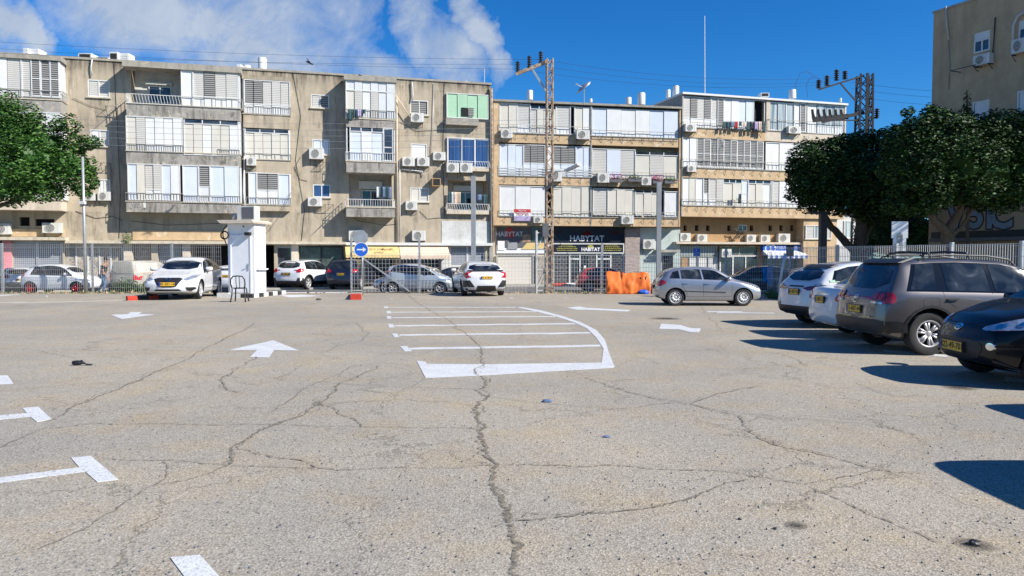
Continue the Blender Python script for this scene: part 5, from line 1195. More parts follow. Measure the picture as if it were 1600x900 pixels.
# --- white fastback, rear view, centre
CV = dict(L=4.52, W=1.80, wb=2.70, fo=.88, r=.32, zb=.17, paint='pwhite', th=.46,
    top=[(0,.56),(.05,.68),(.35,.80),(1.1,.92),(1.35,.98),(2.1,1.34),(2.4,1.40),(2.9,1.42),(3.5,1.37),(3.85,1.27),(4.2,1.08),(4.36,1.02),(4.46,1.0),(4.52,.90)],
    belt=[(0,.6),(1.3,.88),(3.2,.95),(4.0,1.0),(4.52,.98)])
th = R(90+12); hd = Vector((math.cos(th), math.sin(th), 0)); rc = G(760, 463.5); rc.z = 0
cc_ = Car(CV, 'parked_car', 'white fastback hatchback seen from behind in the centre of the lot', rc + hd*2.26*1.07, th, 1.08, 'cars parked in the lot')
cc_.side_windows([(2.56,3.5,2.64,3.4),(1.45,2.48,2.12,2.55)], (1.4,3.8,2.1,3.6)); cc_.rearglass(1.04, 1.30, .70, .54)
cc_.patch('spoiler', [[(-.74,1.0),(.74,1.0),(.70,1.045),(-.70,1.045)]], 'B', 'black', .03, .1, skirt=.03)
cc_.patch('tail_lamp', [[(.52,1.0),(.84,.96),(.88,.86),(.80,.74),(.60,.78),(.72,.86),(.70,.93)]], 'B', 'redlamp', .018, .05, mirror=True)
cc_.patch('bumper_vent', [[(.46,.38),(.86,.38),(.88,.64),(.66,.66)]], 'B', 'black', .016, .06, mirror=True); cc_.patch('diffuser', [[(-.42,.22),(.42,.22),(.36,.44),(-.36,.44)]], 'B', 'black', .014, .08)
cc_.patch('exhaust_skirt', [[(-.80,.20),(-.44,.20),(-.42,.32),(-.80,.34)],[(.80,.20),(.44,.20),(.42,.32),(.80,.34)]], 'B', 'pgraphite', .01, .08)
cc_.plate('B', .76, '45-618-02', 0, .46, .115, False); cc_.wheels(5, 'twin', 'iron'); cc_.mirrors(1.7, .98)

# --- white hatchback facing the camera, left of the booth
MZ = dict(L=4.46, W=1.795, wb=2.70, fo=.90, r=.325, zb=.17, paint='pwhite', th=.42, nt=.20, bow=.14, rake=.2,
    top=[(0,.60),(.05,.70),(.3,.80),(.9,.91),(1.28,.985),(2.1,1.38),(2.45,1.455),(3.0,1.465),(3.6,1.40),(3.95,1.30),(4.3,1.04),(4.42,.97),(4.46,.88)],
    belt=[(0,.62),(1.2,.87),(3.0,.96),(4.46,1.02)])
th = R(-90+9); hd = Vector((math.cos(th), math.sin(th), 0)); nose = G(262, 469.5); nose.z = 0
cz = Car(MZ, 'parked_car', 'white hatchback facing the camera beside the white attendant booth', nose - hd*2.3*1.12 + Vector((.0,0,0)), th, 1.17, 'cars parked in the lot')
cz.windscreen(1.32, 2.12, kb=.82); cz.side_windows([(2.5,3.4,2.58,3.35),(1.5,2.42,2.1,2.5)], (1.42,3.9,2.08,3.7))
cz.patch('grille', [[(-.46,.72),(-.33,.755),(.33,.755),(.46,.72),(.28,.47),(.14,.44),(-.14,.44),(-.28,.47)]], 'F', 'black', .012, .06)
cz.patch('headlamp', [[(.48,.70),(.60,.66),(.82,.76),(.84,.86),(.70,.84)]], 'F', 'clearlamp', .014, .05, mirror=True); cz.patch('fog_lamp', [[(.56,.44),(.80,.44),(.82,.38),(.70,.31),(.60,.34)]], 'F', 'black', .014, .05, mirror=True)
cz.patch('lower_intake', [[(-.44,.32),(.44,.32),(.36,.38),(-.36,.38)]], 'F', 'black', .014, .07); cz.patch('maker_emblem', ringquads(0,.70,.085,.055,.014) + [[(-.07,.71),(-.055,.72),(0,.685),(.055,.72),(.07,.71),(0,.665)]], 'F', 'chrome', .022, .05)
cz.plate('F', .55, '85-201-16', 0, .50, .12); cz.wheels(5, 'twin'); cz.mirrors(1.75, 1.0); cz.seams([[(2.46,.95),(2.46,.36)],[(1.42,.9),(1.45,.36),(3.3,.36)]])

# --- white crossover and dark SUV in the entrance, on the street
KO = dict(L=4.17, W=1.80, wb=2.60, fo=.83, r=.335, zb=.20, paint='pwhite', clad=.42, gap=.07,
    top=[(0,.66),(.05,.82),(.35,.95),(1.0,1.03),(1.2,1.08),(1.85,1.46),(2.2,1.54),(2.9,1.55),(3.5,1.50),(3.72,1.44),(3.98,1.12),(4.1,1.04),(4.17,.92)],
    belt=[(0,.68),(1.1,.96),(4.17,1.06)])
def simple(spec, name, label, rc, th, scale=1, where='B', paint=None, group='cars standing along the street', plate='', extra=None, wheel='rim', glassw=None, sub=2):
    sp = dict(spec); 
    if paint: sp['paint'] = paint
    hd = Vector((math.cos(th), math.sin(th), 0)); L = sp['L']
    loc = rc + hd*L/2*scale if where == 'B' else rc - hd*L/2*scale if where == 'F' else rc
    c = Car(sp, 'car', label, loc, th, scale, group, sub)
    top = sp['top']; zr = max(z for t, z in top); t0 = next(t for t, z in top if z > zr*.90); tc = next(t for (t, z), (t2, z2) in zip(top[:-1], top[1:]) if (z2-z)/(t2-t+1e-6) > .42 and t > .6)
    tr = [t for t, z in top if z > zr*.93][-1]; tm = (t0+tr)/2
    c.side_windows([(tm+.06, tr+.05, tm+.1, tr-.08), (tc+.14, tm-.02, t0-.05, tm+.03)], (tc+.06, tr+.15, t0-.08, tr)); c.windscreen(tc+.03, t0)
    zb = lerp_tab(sp['belt'], L)+.05; c.rearglass(zb, lerp_tab(top, tr)-.06, sp['W']*.36, sp['W']*.30)
    c.patch('tail_lamp', [[(sp['W']*.29, zb-.22), (sp['W']*.46, zb-.22), (sp['W']*.46, zb-.02), (sp['W']*.34, zb-.02)]], 'B', 'redlamp', .014, .06, mirror=True, smooth=1)
    if sp.get('clad'): c.arches('black', .06)
    c.plate('B', zb-.30, plate, 0, .48, .12); c.patch('headlamp', [[(.5,.62),(.8,.66),(.8,.78),(.55,.72)]], 'F', 'clearlamp', .012, .06, mirror=True, smooth=1)
    c.seams([[(tm,lerp_tab(sp['belt'],tm)),(tm,.38)]]); c.wheels(5, 'single', wheel); c.mirrors(tc+.35, zb-.06); return c
k1 = simple(KO, 'white_crossover', 'white crossover with black wheel arch trim driving out beside the booth', G(447,453), R(90-16), 1.2, plate='96-350-20')
k1.patch('lamp_strip', [[(.40,1.0),(.84,.97),(.84,1.02),(.42,1.03)]], 'B', 'darkred', .014, .06, mirror=True); k1.patch('bumper_insert', [[(-.7,.26),(.7,.26),(.84,.44),(.84,.62),(.66,.62),(.58,.46),(-.58,.46),(-.66,.62),(-.84,.62),(-.84,.44)]], 'B', 'black', .014, .09)
k2 = simple(SUVT, 'dark_suv', 'dark navy sport utility car parked with its rear to the lot beside the entrance', G(532,453), R(90-10), 1.1, paint='pdark', plate='48-901-34')
AY = dict(L=3.43, W=1.62, wb=2.34, fo=.60, r=.28, zb=.18, paint='plightblue', th=.36,
    top=[(0,.60),(.04,.72),(.25,.86),(.6,.98),(.75,1.03),(1.45,1.40),(1.75,1.465),(2.4,1.47),(2.9,1.42),(3.15,1.35),(3.33,1.05),(3.4,.95),(3.43,.85)], belt=[(0,.62),(.7,.90),(2.0,.96),(2.7,1.05),(3.43,1.12)])
p_ = G(655,456); p_.y = 38.15; p_ = at(655, 430, 38.15); p_.z = gz(38.15)
k3 = simple(AY, 'small_silver_car', 'pale silver blue small hatchback seen side on behind the mesh fence', p_, R(0), 1.03, 'C', plate='71-532-18')
FI = dict(L=3.57, W=1.63, wb=2.30, fo=.66, r=.29, zb=.18, paint='pwhite', th=.34,
    top=[(0,.58),(.04,.72),(.22,.86),(.62,.98),(.78,1.02),(1.35,1.38),(1.7,1.48),(2.3,1.49),(2.8,1.42),(3.1,1.30),(3.42,.98),(3.52,.90),(3.57,.80)], belt=[(0,.60),(.8,.88),(3.57,.96)])
p_ = at(98, 430, 38.3); p_.z = gz(38.3)
k4 = simple(FI, 'small_white_car', 'rounded small white car with red wheels parked behind the left fence', p_, R(0), 1.02, 'C', wheel='redlamp')
p_ = at(33, 430, 39.9); p_.z = gz(39.9); k5 = simple(SAL, 'white_saloon', 'white saloon with dark bumper at the left edge behind the fence', p_, R(128), .95, 'B', plate='20-774-19')
k5.patch('bumper_insert', [[(-.84,.25),(.84,.25),(.84,.62),(-.84,.62)]], 'B', 'pgraphite', .014, .1)
p_ = at(352, 430, 41.2); p_.z = gz(41.2); k6 = simple(AY, 'white_street_car', 'white hatchback partly hidden between the white hatchback and the booth', p_, R(88), 1.05, 'B', paint='pwhite', plate='13-660-52', sub=1)
p_ = at(640, 430, 41.6); p_.z = gz(41.6); k7 = simple(HATCH, 'silver_street_car', 'grey silver hatchback standing behind the pale blue small car', p_, R(176), 1.0, 'C', paint='psilver', plate='', sub=1)
p_ = at(703, 430, 43.5); p_.z = gz(43.5); k8 = simple(SAL, 'grey_street_car', 'graphite saloon behind the nose of the pale blue small car', p_, R(178), 1.0, 'C', paint='pgraphite', sub=1)
p_ = at(951, 430, 43.2); p_.z = gz(43.2); k9 = simple(KO, 'red_car', 'red compact car in front of the dark shop window behind the orange netting', p_, R(2), .92, 'C', paint='pred', sub=1)
p_ = at(1178, 430, 40.6); p_.z = gz(40.6); k10 = simple(HATCH, 'graphite_car', 'graphite hatchback on the street behind the nose of the silver hatchback', p_, R(176), 1.0, 'C', paint='pgraphite', sub=1)
p_ = at(1250, 430, 42.0); p_.z = gz(42.0); k11 = simple(SAL, 'dark_saloon', 'dark saloon in front of the blue awning shop', p_, R(178), 1.0, 'C', paint='pblack', sub=1)
# old white vans behind the fence, left
VAN = dict(L=4.3, W=1.70, wb=2.6, fo=.75, r=.31, zb=.25, paint='pwhite', th=.14, tt=.06, nt=.12, rrake=.02, bow=.04,
    top=[(0,.75),(.05,.9),(.3,1.02),(.9,1.10),(1.1,1.15),(1.6,1.6),(1.9,1.78),(2.6,1.84),(4.1,1.82),(4.22,1.78),(4.28,1.5),(4.3,1.3)], belt=[(0,.78),(1.1,1.05),(4.3,1.10)])
def van(label, px, Y, th, sc, where='B'):
    p = at(px, 430, Y); p.z = gz(Y); hd = Vector((math.cos(th), math.sin(th), 0)); c = Car(VAN, 'old_van', label, p + hd*2.15*sc, th, sc, 'vans behind the left fence', 1, 'van')
    c.patch('rear_window', [[(-.66,1.12),(.66,1.12),(.58,1.68),(-.58,1.68)]], 'B', 'greyp', .01, .12, smooth=1)
    for sd in 'LR': c.patch('papered_window', [[(2.3,1.14),(4.05,1.14),(4.0,1.66),(2.3,1.66)]], sd, 'paperp', .01, .2)
    c.patch('tail_lamp', [[(.72,.72),(.84,.72),(.84,1.02),(.74,1.02)]], 'B', 'redlamp', .012, .06, mirror=True); c.wheels(5, 'single', 'black'); c.patch('tailgate_seam', [[(-.75,1.06),(.75,1.06),(.75,1.08),(-.75,1.08)]], 'B', 'black', .008, .2); return c
M['greyp'] = plaster('dusty_window_paper', (.40,.37,.31), (.28,.26,.22), .5); pp = Mat('papered_window', (.7,.6,.5), .6); n_ = pp.noise(7, 4, .6); pp.col(pp.ramp(n_, [(.45, (.62,.56,.46)), (.52, (.60,.30,.26)), (.56, (.66,.60,.5))])); M['paperp'] = pp.m
M['pdirty'] = paint('dirty_white_paint', (.44,.41,.35), 0, .6, .3); VAN = dict(VAN, paint='pdirty')
v1 = van('old white van with dusty rear window, tail lamp red, behind the left fence', 190, 39.3, R(90-12), .95); van('white van half hidden behind the white hatchback near the fence', 262, 42, R(178), .8)
# cars whose shadows fall into the lot at the lower right (they stand just outside the frame)
HS = dict(HATCH); HS['paint'] = 'pgraphite'
th = R(0); s1 = Car(HS, 'parked_car', 'graphite hatchback just beyond the right edge whose shadow lies lower right', Vector((6.66, 4.72, 0)), th, 1, 'cars parked in the lot', 1); s1.side_windows([(2.32,3.07,2.38,3.09),(1.22,2.24,1.80,2.30)], (1.12,3.6,1.72,3.44)); s1.wheels(5, 'single'); s1.rearglass(1.06,1.32,.62,.54)
s2 = Car(HS, 'parked_car', 'graphite hatchback just beyond the right edge casting the small middle shadow', Vector((8.6, 7.1, 0)), th, 1, 'cars parked in the lot', 1); s2.side_windows([(2.32,3.07,2.38,3.09),(1.22,2.24,1.80,2.30)], (1.12,3.6,1.72,3.44)); s2.wheels(5, 'single'); s2.rearglass(1.06,1.32,.62,.54)
# ------------------------------------------------------------------ air conditioners
acp = empty('air_conditioner', (0,0,0))
m = MB(); m.box(-.42,.42,-.32,0,0,.56)
m.build('casing', 'acw', acp)
m = MB(); m.box(.28,.41,-.326,-.32,.03,.53); m.build('side_panel', 'frame', acp)
m = MB(); m.lathe([(.225,-.322),(.225,-.345),(.205,-.345),(.205,-.322)], 'y', 24, (-.08,0,.28), 0); m.lathe([(.001,-.323),(.206,-.323)], 'y', 24, (-.08,0,.28), 1)
for r_ in (.06,.11,.16): m.lathe([(r_,-.338),(r_+.012,-.338),(r_+.012,-.328),(r_,-.328)], 'y', 20, (-.08,0,.28), 0)
for k in range(8): a = math.pi*k/4; m.bar((-.08+.03*math.cos(a), -.333, .28+.03*math.sin(a)), (-.08+.2*math.cos(a), -.333, .28+.2*math.sin(a)), .008, m=0)
m.build('fan_grille', ['acw', 'acd'], acp)
for q_ in (-.36, .36): m = MB(); m.box(q_-.02,q_+.02,-.34,.1,-.05,-.002); m.bar((q_,-.3,-.05),(q_,.08,-.3),.025); m.build('wall_bracket', 'iron', acp)
first = [True]
def ac(fr, off, x0, x1, y0, y1, label, rz=0, group='air conditioner units on the facades', hs=None):
    u0, zt = fr.hit(x0, y0, off+.32); u1, _ = fr.hit(x1, y0, off+.32); _, zb = fr.hit(x0, y1, off+.32); w = u1-u0; h = zt-zb
    o = acp if first[0] else copy_tree(acp); first[0] = False
    o.location = fr.w((u0+u1)/2, zb, off+.02); o.rotation_euler = (0,0,fr.rz+rz); o.scale = (w/.84, min(1.1, max(.8, w/.84)), h/.56)
    tag(o, label, 'air conditioner', group)
for a in [
 (fA,0,483,506,231,248,'square white air conditioner below the middle blue-white shuttered window, fourth window column'),
 (fA,0,481,503,308,322,'white air conditioner with grey grille under the dark blue pane window'),
 (fA,0,642,662,176,190,'air conditioner directly under the top floor small louvred window'),
 (fA,0,629,648,245,259,'left one of the twin air conditioners under the white shuttered window'),
 (fA,0,652,671,245,259,'right one of the twin air conditioners under the white shuttered window'),
 (fA,0,677,696,237,250,'air conditioner just left of the dark blue three pane window'),
 (fA,.35,698,717,254,269,'left unit of the pair hung below the blue three pane window'),
 (fA,.35,719,738,254,269,'right unit of the pair hung below the blue three pane window'),
 (fA,0,634,652,314,328,'air conditioner under the beige shuttered low window beside the drain pipe'),
 (fA,0,644,665,360,376,'lowest white air conditioner above the beige awning'),
 (fA,0,545,566,359,376,'white unit with rusty red fan above the yellow awning'),
 (fA,0,66,96,348,364,'large cream air conditioner over the grey roller shutter at far left'),
 (fA,0,-8,16,349,366,'air conditioner cut by the left edge above the pink pier'),
 (fA,0,152,172,299,313,'air conditioner below the lowest window behind the left tree crown'),
 (fA,0,132,148,301,313,'small air conditioner partly covered by the leaves of the left tree'),
 (fA,.7,203,228,311,325,'white air conditioner at the lower left corner of the wide balcony stack'),
 (fA,.4,385,400,245,258,'small air conditioner between the wide balcony stack and the cream shutters'),
 (fB,0,783,801,201,215,'air conditioner at the top left corner of the HABYTAT block'),
 (fB,0,901,921,203,217,'air conditioner beside the middle pier on the top balcony band'),
 (fB,0,934,952,270,285,'air conditioner left of the pink flowers'),
 (fB,0,1003,1018,276,289,'small air conditioner between the two flowering plants'),
 (fB,0,862,878,264,283,'tall air conditioner standing right of the rusty lattice pole'),
 (fB,0,971,990,337,350,'air conditioner on the lowest ochre band left of the square pole'),
 (fB,0,834,849,338,348,'flat air conditioner left of the rusty lattice pole on the lowest band'),
 (fB,-.8,1005,1023,374,389,'air conditioner on the pale green wall above the silver hatchback'),
 (fC,0,1071,1088,193,205,'air conditioner at the left end of the top balcony band of the right block'),
 (fC,0,1075,1088,258,268,'small air conditioner on the second band of the right block'),
 (fC,0,1232,1251,197,208,'air conditioner under the curtained window near the dish wires'),
 (fC,-1.1,1063,1079,364,377,'first air conditioner from the left on the ledge over the corrugated kiosk'),
 (fC,-1.1,1090,1105,366,377.5,'second air conditioner from the left on the long ledge'),
 (fC,-1.1,1167,1181,366.5,378,'air conditioner on the ledge below the tangle of cables'),
 (fC,-1.1,1189,1203,367,378.5,'air conditioner on the ledge just left of the tallest ledge unit'),
 (fC,-1.1,1216,1234,365,379,'largest air conditioner on the ledge above the blue shop sign'),
 (fC,-.85,1128,1143,389,402,'brown fronted air conditioner beside the shop window frame at ground level'),
 (fD,0,1520,1546,88,104,'air conditioner under the top window of the tan building'),
 (fD,0,1579,1602,63,85,'air conditioner at the right edge under the arched white pipe'),
]: ac(*a)
# window unit boxes of another kind
u, z = fA.hit(675, 291, .3); m = MB(); u1, zt = fA.hit(688, 279, .3); m.box(u, u1, -.5, 0, z, zt); m.box(u+.05, u1-.05, -.51, -.5, z+.05, zt-.05, 1); m.X = None
o = m.build('exhaust_box', ['brownwall', 'dark'], A)

# ------------------------------------------------------------------ roof equipment
def tank(x, y0, y1, w, Y, label, mat='tank'):
    p0 = at(x, y0, Y); p1 = at(x, y1, Y); r = w/2*Y/FPX; h = p0.z-p1.z; root = empty('water_tank', (p1.x, Y, p1.z-.5), 0, label, 'water tank', 'solar water tanks on the roofs')
    m = MB(); m.lathe([(0,.5),(r,.5),(r,.5+h-.08),(r*.9,.5+h-.02),(0,.5+h)], 'z', 20); m.build('cylinder', mat, root, smooth=False).data.shade_smooth(); root.children[0].data.set_sharp_from_angle(angle=R(40))
    m = MB()
    for a in range(3): q = a*2.09; m.bar((r*.7*math.cos(q), r*.7*math.sin(q), 0), (r*.7*math.cos(q), r*.7*math.sin(q), .5), .04)
    m.build('stand', 'alu', root)
for a in [(410,90,110,13,49,'tall white roof tank above the narrow shuttered bay of the left block'), (386,102,111,12,49,'short white tank left of the tall tank on the left block'),
          (828,141,156,9,54,'white tank near the left end of the middle roof'), (982,152,163,9,56,'smaller of the two white tanks at the right end of the middle roof'), (1002,145,164,12,56,'larger white tank beside the roof step of the middle block'),
          (923,154,160,5,55,'tiny white tank right of the satellite dish'), (1056,134,150,10,60,'white tank at the left end of the right block roof'), (1044,140,152,7,60,'low white tank beside the roof edge tank'),
          (1238,140,154,11,61,'white tank on the right block roof beside the thin cables'), (1313,153,160,4,61,'tiny white vent at the right end of the right block roof'), (728,127,136,8,53,'small white tank on the right end of the left block')]: tank(*a)
def roofbox(x0, x1, y0, y1, Y, label, front='dark', name='roof_unit', drop=.8):
    a = at(x0, y0, Y); b = at(x1, y1, Y); root = empty(name, ((a.x+b.x)/2, Y, b.z-drop), 0, label, 'roof unit', 'boxes on the roofs'); w = (b.x-a.x)/2; h = a.z-b.z
    m = MB(); m.box(-w, w, 0, .8, drop, drop+h); m.build('casing', 'tank', root)
    if front: m = MB(); m.box(-w*.8, w*.8, -.012, -.002, drop+h*.15, drop+h*.85); m.build('grille', front, root)
    m = MB(); [m.bar((q*w*.8, .1+.5*k, 0), (q*w*.8, .1+.5*k, drop), .04) for q in (-1,1) for k in (0,1)]; m.build('stand', 'alu', root)
for a in [(122,143,83,94,47.5,'white boxed unit with dark grille on the roof near the left end'), (150,170,89,96,47.5,'low wide unit beside the white cluster on the left roof'), (171,184,81,97,47.6,'left white box of the cluster on the left roof'),
          (184,201,83,98,47.8,'right white box of the cluster on the left roof','frame'), (36,43,75,83,46,'small white cube at the far left roof edge',None), (44,60,76,84,46.3,'rounded white box at the far left roof edge',None), (370,376,100,108,47.5,'slim white box beside the end of the wide balcony roof',None),
          (428,446,110,114,49,'flat white unit on the roof right of the tall tank'), (625,633,122,130,51.5,'lone white box on the roof left of the vent pipe',None), (1189,1202,145,151,60,'white box unit on the right block roof'), (723,735,128,134,53.5,'white ventilator on the left block near the antenna')]: roofbox(*a)
# satellite dish
p = at(913, 160, 54.6); root = empty('satellite_dish', (p.x, 54.6, p.z-.4), 0, 'grey satellite dish on a short mast on the middle roof', 'satellite dish')
m = MB(); m.bar((0,0,0),(0,0,1.35),.06); m.build('mast', 'alu', root)
m = MB(); X_ = Matrix.Translation((-.05,-.1,1.45)) @ Matrix.Rotation(R(-42),4,'Y') @ Matrix.Rotation(R(14),4,'X') @ Matrix.Scale(.78,4); m.X = X_; m.lathe([(.001,.22),(.3,.19),(.6,.10),(.82,0),(.84,.01),(.6,.13),(.3,.22),(.001,.25)], 'z', 28); m.build('reflector', 'alu', root, smooth=True)
m = MB(); m.bar((0,-.1,1.4),(-.55,-.55,1.55),.03); m.box(-.68,-.5,-.65,-.5,1.5,1.62); m.build('feed_arm', 'alu', root)
# masts and vent pipe
def mast(x, y0, y1, Y, r, label, kind='antenna_mast', els=()):
    a = at(x, y1, Y); b = at(x, y0, Y); m = MB(); m.tube([(a.x, Y, a.z-.3), (b.x, Y, b.z)], [r, r*.5], 6)
    for y, l in els: p = at(x, y, Y); m.bar((p.x-l, Y, p.z), (p.x+l, Y, p.z), .02)
    tag(m.build(kind, 'alu'), label, 'antenna')
mast(1101, 25, 142, 59, .055, 'tall thin whip antenna on the right block roof'); mast(757, 106, 137, 53, .03, 'short antenna with cross bars at the right end of the left roof', els=((108,.15),(112,.1))); mast(644, 129, 148, 51.5, .05, 'pale vent pipe above the small top window', 'vent_pipe')

# ------------------------------------------------------------------ rusty lattice pole with arm
Yp = 36.75; p = at(858, 454, Yp); gp = gz(Yp); root = empty('power_pole', (p.x, Yp, gp), R(8), 'rusty square lattice power pole with slanting top arm and strut', 'power pole')
ztop = at(858, 92, Yp).z - gp; w = .15
m = MB()
for sx in (-1, 1):
    for sy in (-1, 1): m.bar((sx*w, sy*w, 0), (sx*w*.92, sy*w*.92, ztop), .12 if (sx > 0 and sy < 0) else .06, .06)
m.build('corner_leg', 'rust', root)
m = MB(); n = 34
for i in range(n):
    z0, z1 = ztop*i/n, ztop*(i+1)/n; q = 1 if i % 2 else -1
    for a, b in (((-w*q,-w,z0),(w*q,-w,z1)), ((-w*q,w,z0),(w*q,w,z1)), ((-w,-w*q,z0),(-w,w*q,z1)), ((w,-w*q,z0),(w,w*q,z1))): m.bar(a, b, .03)
m.build('lacing', 'rust', root)
def local(root, v): return root.matrix_basis.inverted() @ Vector(v)
bpy.context.view_layer.update()
tip = local(root, at(806, 116, Yp+.0)); base = local(root, at(858, 95, Yp)); mid_ = local(root, at(831, 107, Yp)); low = local(root, at(855, 145, Yp))
m = MB(); m.bar(base, tip, .13, .16); m.build('top_arm', 'rust', root); m = MB(); m.bar(mid_, low, .10); m.build('strut', 'alu', root)
def insul(root, P, h=.42, r=.13, mat='black', name='insulator', tilt=None):
    m = MB(); pr = []
    for i in range(5): z = h*i/5; pr += [(r*.45, z), (r, z+h*.05), (r*.9, z+h*.1), (r*.45, z+h*.13)]
    pr = [(.001, 0)] + pr + [(.05, h), (.001, h)]
    m.lathe(pr, 'z', 12, P); m.build(name, mat, root, smooth=True)
for x, y, h in ((809, 112, .5), (827, 105, .55), (845, 98, .55)): insul(root, local(root, at(x, y, Yp)), h, .12)
for k, (x, y) in enumerate(((851,197),(851,207),(851,215),(851,225),(852,186))): m = MB(); P_ = local(root, at(x, y, Yp-.2)); m.bar(P_, P_+Vector((.3,.1,0)), .05); m.build('wire_bracket', 'iron', root)
m = MB(); P_ = local(root, at(852, 352, Yp-.2)); m.box(P_.x-.15, P_.x+.15, P_.y-.15, P_.y, P_.z-.55, P_.z+.1); m.build('switch_box', 'signgrey', root)

# ------------------------------------------------------------------ dark lattice pylon behind the ficus
Yq = 44.; p = at(1345, 440, Yq); root = empty('power_pylon', (p.x, Yq, GB), R(-6), 'tall dark lattice pylon with insulator arms rising behind the ficus trees', 'power pylon'); bpy.context.view_layer.update()
zt = at(1345, 117, Yq).z - GB; w0, w1 = .46, .34
m = MB()
for sx in (-1,1):
    for sy in (-1,1): m.bar((sx*w0, sy*w0, 0), (sx*w1, sy*w1, zt), .10)
m.build('corner_leg', 'iron', root); m = MB(); n = 16
for i in range(n):
    z0, z1 = zt*i/n, zt*(i+1)/n; a0 = w0+(w1-w0)*i/n; a1 = w0+(w1-w0)*(i+1)/n
    for q in (-1, 1):
        m.bar((-a0*q,-a0,z0),(a1*q,-a1,z1),.045); m.bar((-a0*q,a0,z0),(a1*q,a1,z1),.045); m.bar((-a0,-a0*q,z0),(-a1,a1*q,z1),.045); m.bar((a0,-a0*q,z0),(a1,a1*q,z1),.045)
m.build('lacing', 'iron', root); m = MB(); m.box(-.08,.08,-.47,-.40,0,zt); m.build('cable_duct', 'iron', root)
Lq = lambda x, y, dy=0: local(root, at(x, y, Yq+dy))
m = MB()
for dy in (-.3,.3): m.bar(Lq(1350,118,dy), Lq(1279,140,dy), .09); m.bar(Lq(1313,130,dy), Lq(1337,158,dy), .07)
for k in range(7): x = 1282+k*9; m.bar(Lq(x,140-(x-1279)*.31,-.3), Lq(x+5,140-(x+5-1279)*.31,.3), .05)
m.build('top_arm', 'iron', root)
m = MB()
for dy in (-.3,.3): m.bar(Lq(1350,176,dy), Lq(1284,190,dy), .09, .2); m.bar(Lq(1350,188,dy), Lq(1275,188,dy), .07)
m.bar(Lq(1270,187), Lq(1325,182), .12, .3); m.bar(Lq(1355,184), Lq(1371,184), .1); m.build('lower_arm', 'iron', root)
for x, y, h in ((1279,135,.5),(1292,131,.6),(1307,123,.65),(1320,121,.5),(1357,164,.5),(1370,181,.55)): insul(root, Lq(x, y+3), h, .16)
for x in (1269,1278,1287,1296,1305,1314): m = MB(); m.bar(Lq(x+2,187), Lq(x,171), .12); m.bar(Lq(x+5,187), Lq(x+1,173), .05); m.build('fuse_holder', 'black', root)

# ------------------------------------------------------------------ wires
def wire(a, b, sag=.5, r=.011, label='', mat='iron', group='overhead wires'):
    n = 18; m = MB(); m.tube([a.lerp(b, i/n) - Vector((0,0,sag*4*(i/n)*(1-i/n))) for i in range(n+1)], r, 4); tag(m.build('overhead_wire', mat), label, 'overhead wire', group)
wl = ['topmost', 'second', 'third', 'fourth', 'lowest']
for k, (y0, y1) in enumerate(((182,186),(190,197),(198,207),(208,215),(220,225))): wire(at(-60, y0-4, 36.9), at(851, y1, Yp-.2), .35, .007, wl[k]+' of the five thin wires crossing the left facade to the rusty pole', 'alu')
for k, (y0, y1, x1) in enumerate(((72,108,809),(80,100,827),(62,93,845))): wire(at(-60, y0, 34), at(x1, y1, Yp), .2, .0055, ('wire above the left roof ending at the tip insulator','wire above the left roof ending at the middle insulator','wire above the left roof ending at the inner insulator')[k])
for k, (xa, ya, xb, yb) in enumerate(((809,108,1279,133),(827,100,1292,128),(845,93,1307,121))): wire(at(xa, ya, Yp), at(xb, yb, Yq), .45, .0055, ('lowest span over the middle roofs between the rusty pole and the dark pylon','middle span over the middle roofs between the rusty pole and the dark pylon','upper span over the middle roofs between the rusty pole and the dark pylon')[k])
for k, y in enumerate((128, 138, 150)): wire(at(1330, y, Yq), at(1700, y+14, 30), .3, .006, ('upper','middle','lower')[k]+' wire leaving the dark pylon to the right in front of the tan building')
m = MB()
for (xa, xb, yt) in ((1245,1262,112),(1262,1275,120)):
    m.tube([at(xa, 152, 52), at(xa-2, 132, 52), at((xa+xb)/2-3, yt+2, 52), at(xb, yt, 52), at(xb+10, yt+8, 52)], .013, 5)
tag(m.build('loose_cable', 'iron'), 'two thin looping cables standing above the right block roof', 'cable')
wire(at(857,352,Yp), G(940, 462) + Vector((0,0,.4)), .3, .014, 'slack cable from the rusty pole down towards the orange netting')
wire(fA.w(*fA.hit(455, 300, .5), .5), fA.w(*fA.hit(410, 370, .8), .8), .3, .014, 'cable hanging from the wall to the roof of the booth side')
m = MB()
for _ in range(9):
    a = [fC.hit(1150+rnd.uniform(-8,12), 362+rnd.uniform(-6,14), -.8) for _ in range(4)]; m.tube([fC.w(u, z, -.8+rnd.uniform(0,.3)) for u, z in a], .018, 5)
tag(m.build('cable_tangle', 'black'), 'tangle of black cables on the ochre wall above the ledge', 'cables')

# ------------------------------------------------------------------ lamp and sign poles
def sqpole(x, y0, y1, Y, w, label, mat='lamppole', arm=None, name='lamp_post'):
    b = at(x, y1, Y); zb_ = gz(Y); zt = at(x, y0, Y).z; root = empty(name, (b.x, Y, zb_), 0, label, 'lamp post'); h = zt-zb_
    m = MB(); m.box(-w/2, w/2, -w/2, w/2, .02, h); m.build('post', mat, root); m = MB(); m.box(-w*.9, w*.9, -w*.9, w*.9, 0, .03); m.build('base_plate', mat, root)
    if arm: 
        m = MB(); m.box(-arm, w/2+.05, -w/2-.01, w/2+.01, h+.003, h+.09); m.build('lamp_head', 'iron' if mat == 'iron' else 'alu', root)
    return root, h
sqpole(740, 275, 452, 35.9, .22, 'plain grey square lamp post in front of the white painted wall'); sqpole(1028.5, 285, 452, 35.7, .21, 'grey square lamp post standing behind the silver hatchback'); sqpole(1284, 334, 450, 33, .28, 'near black square lamp post with flat lamp head at the ficus crown', 'iron', .65)
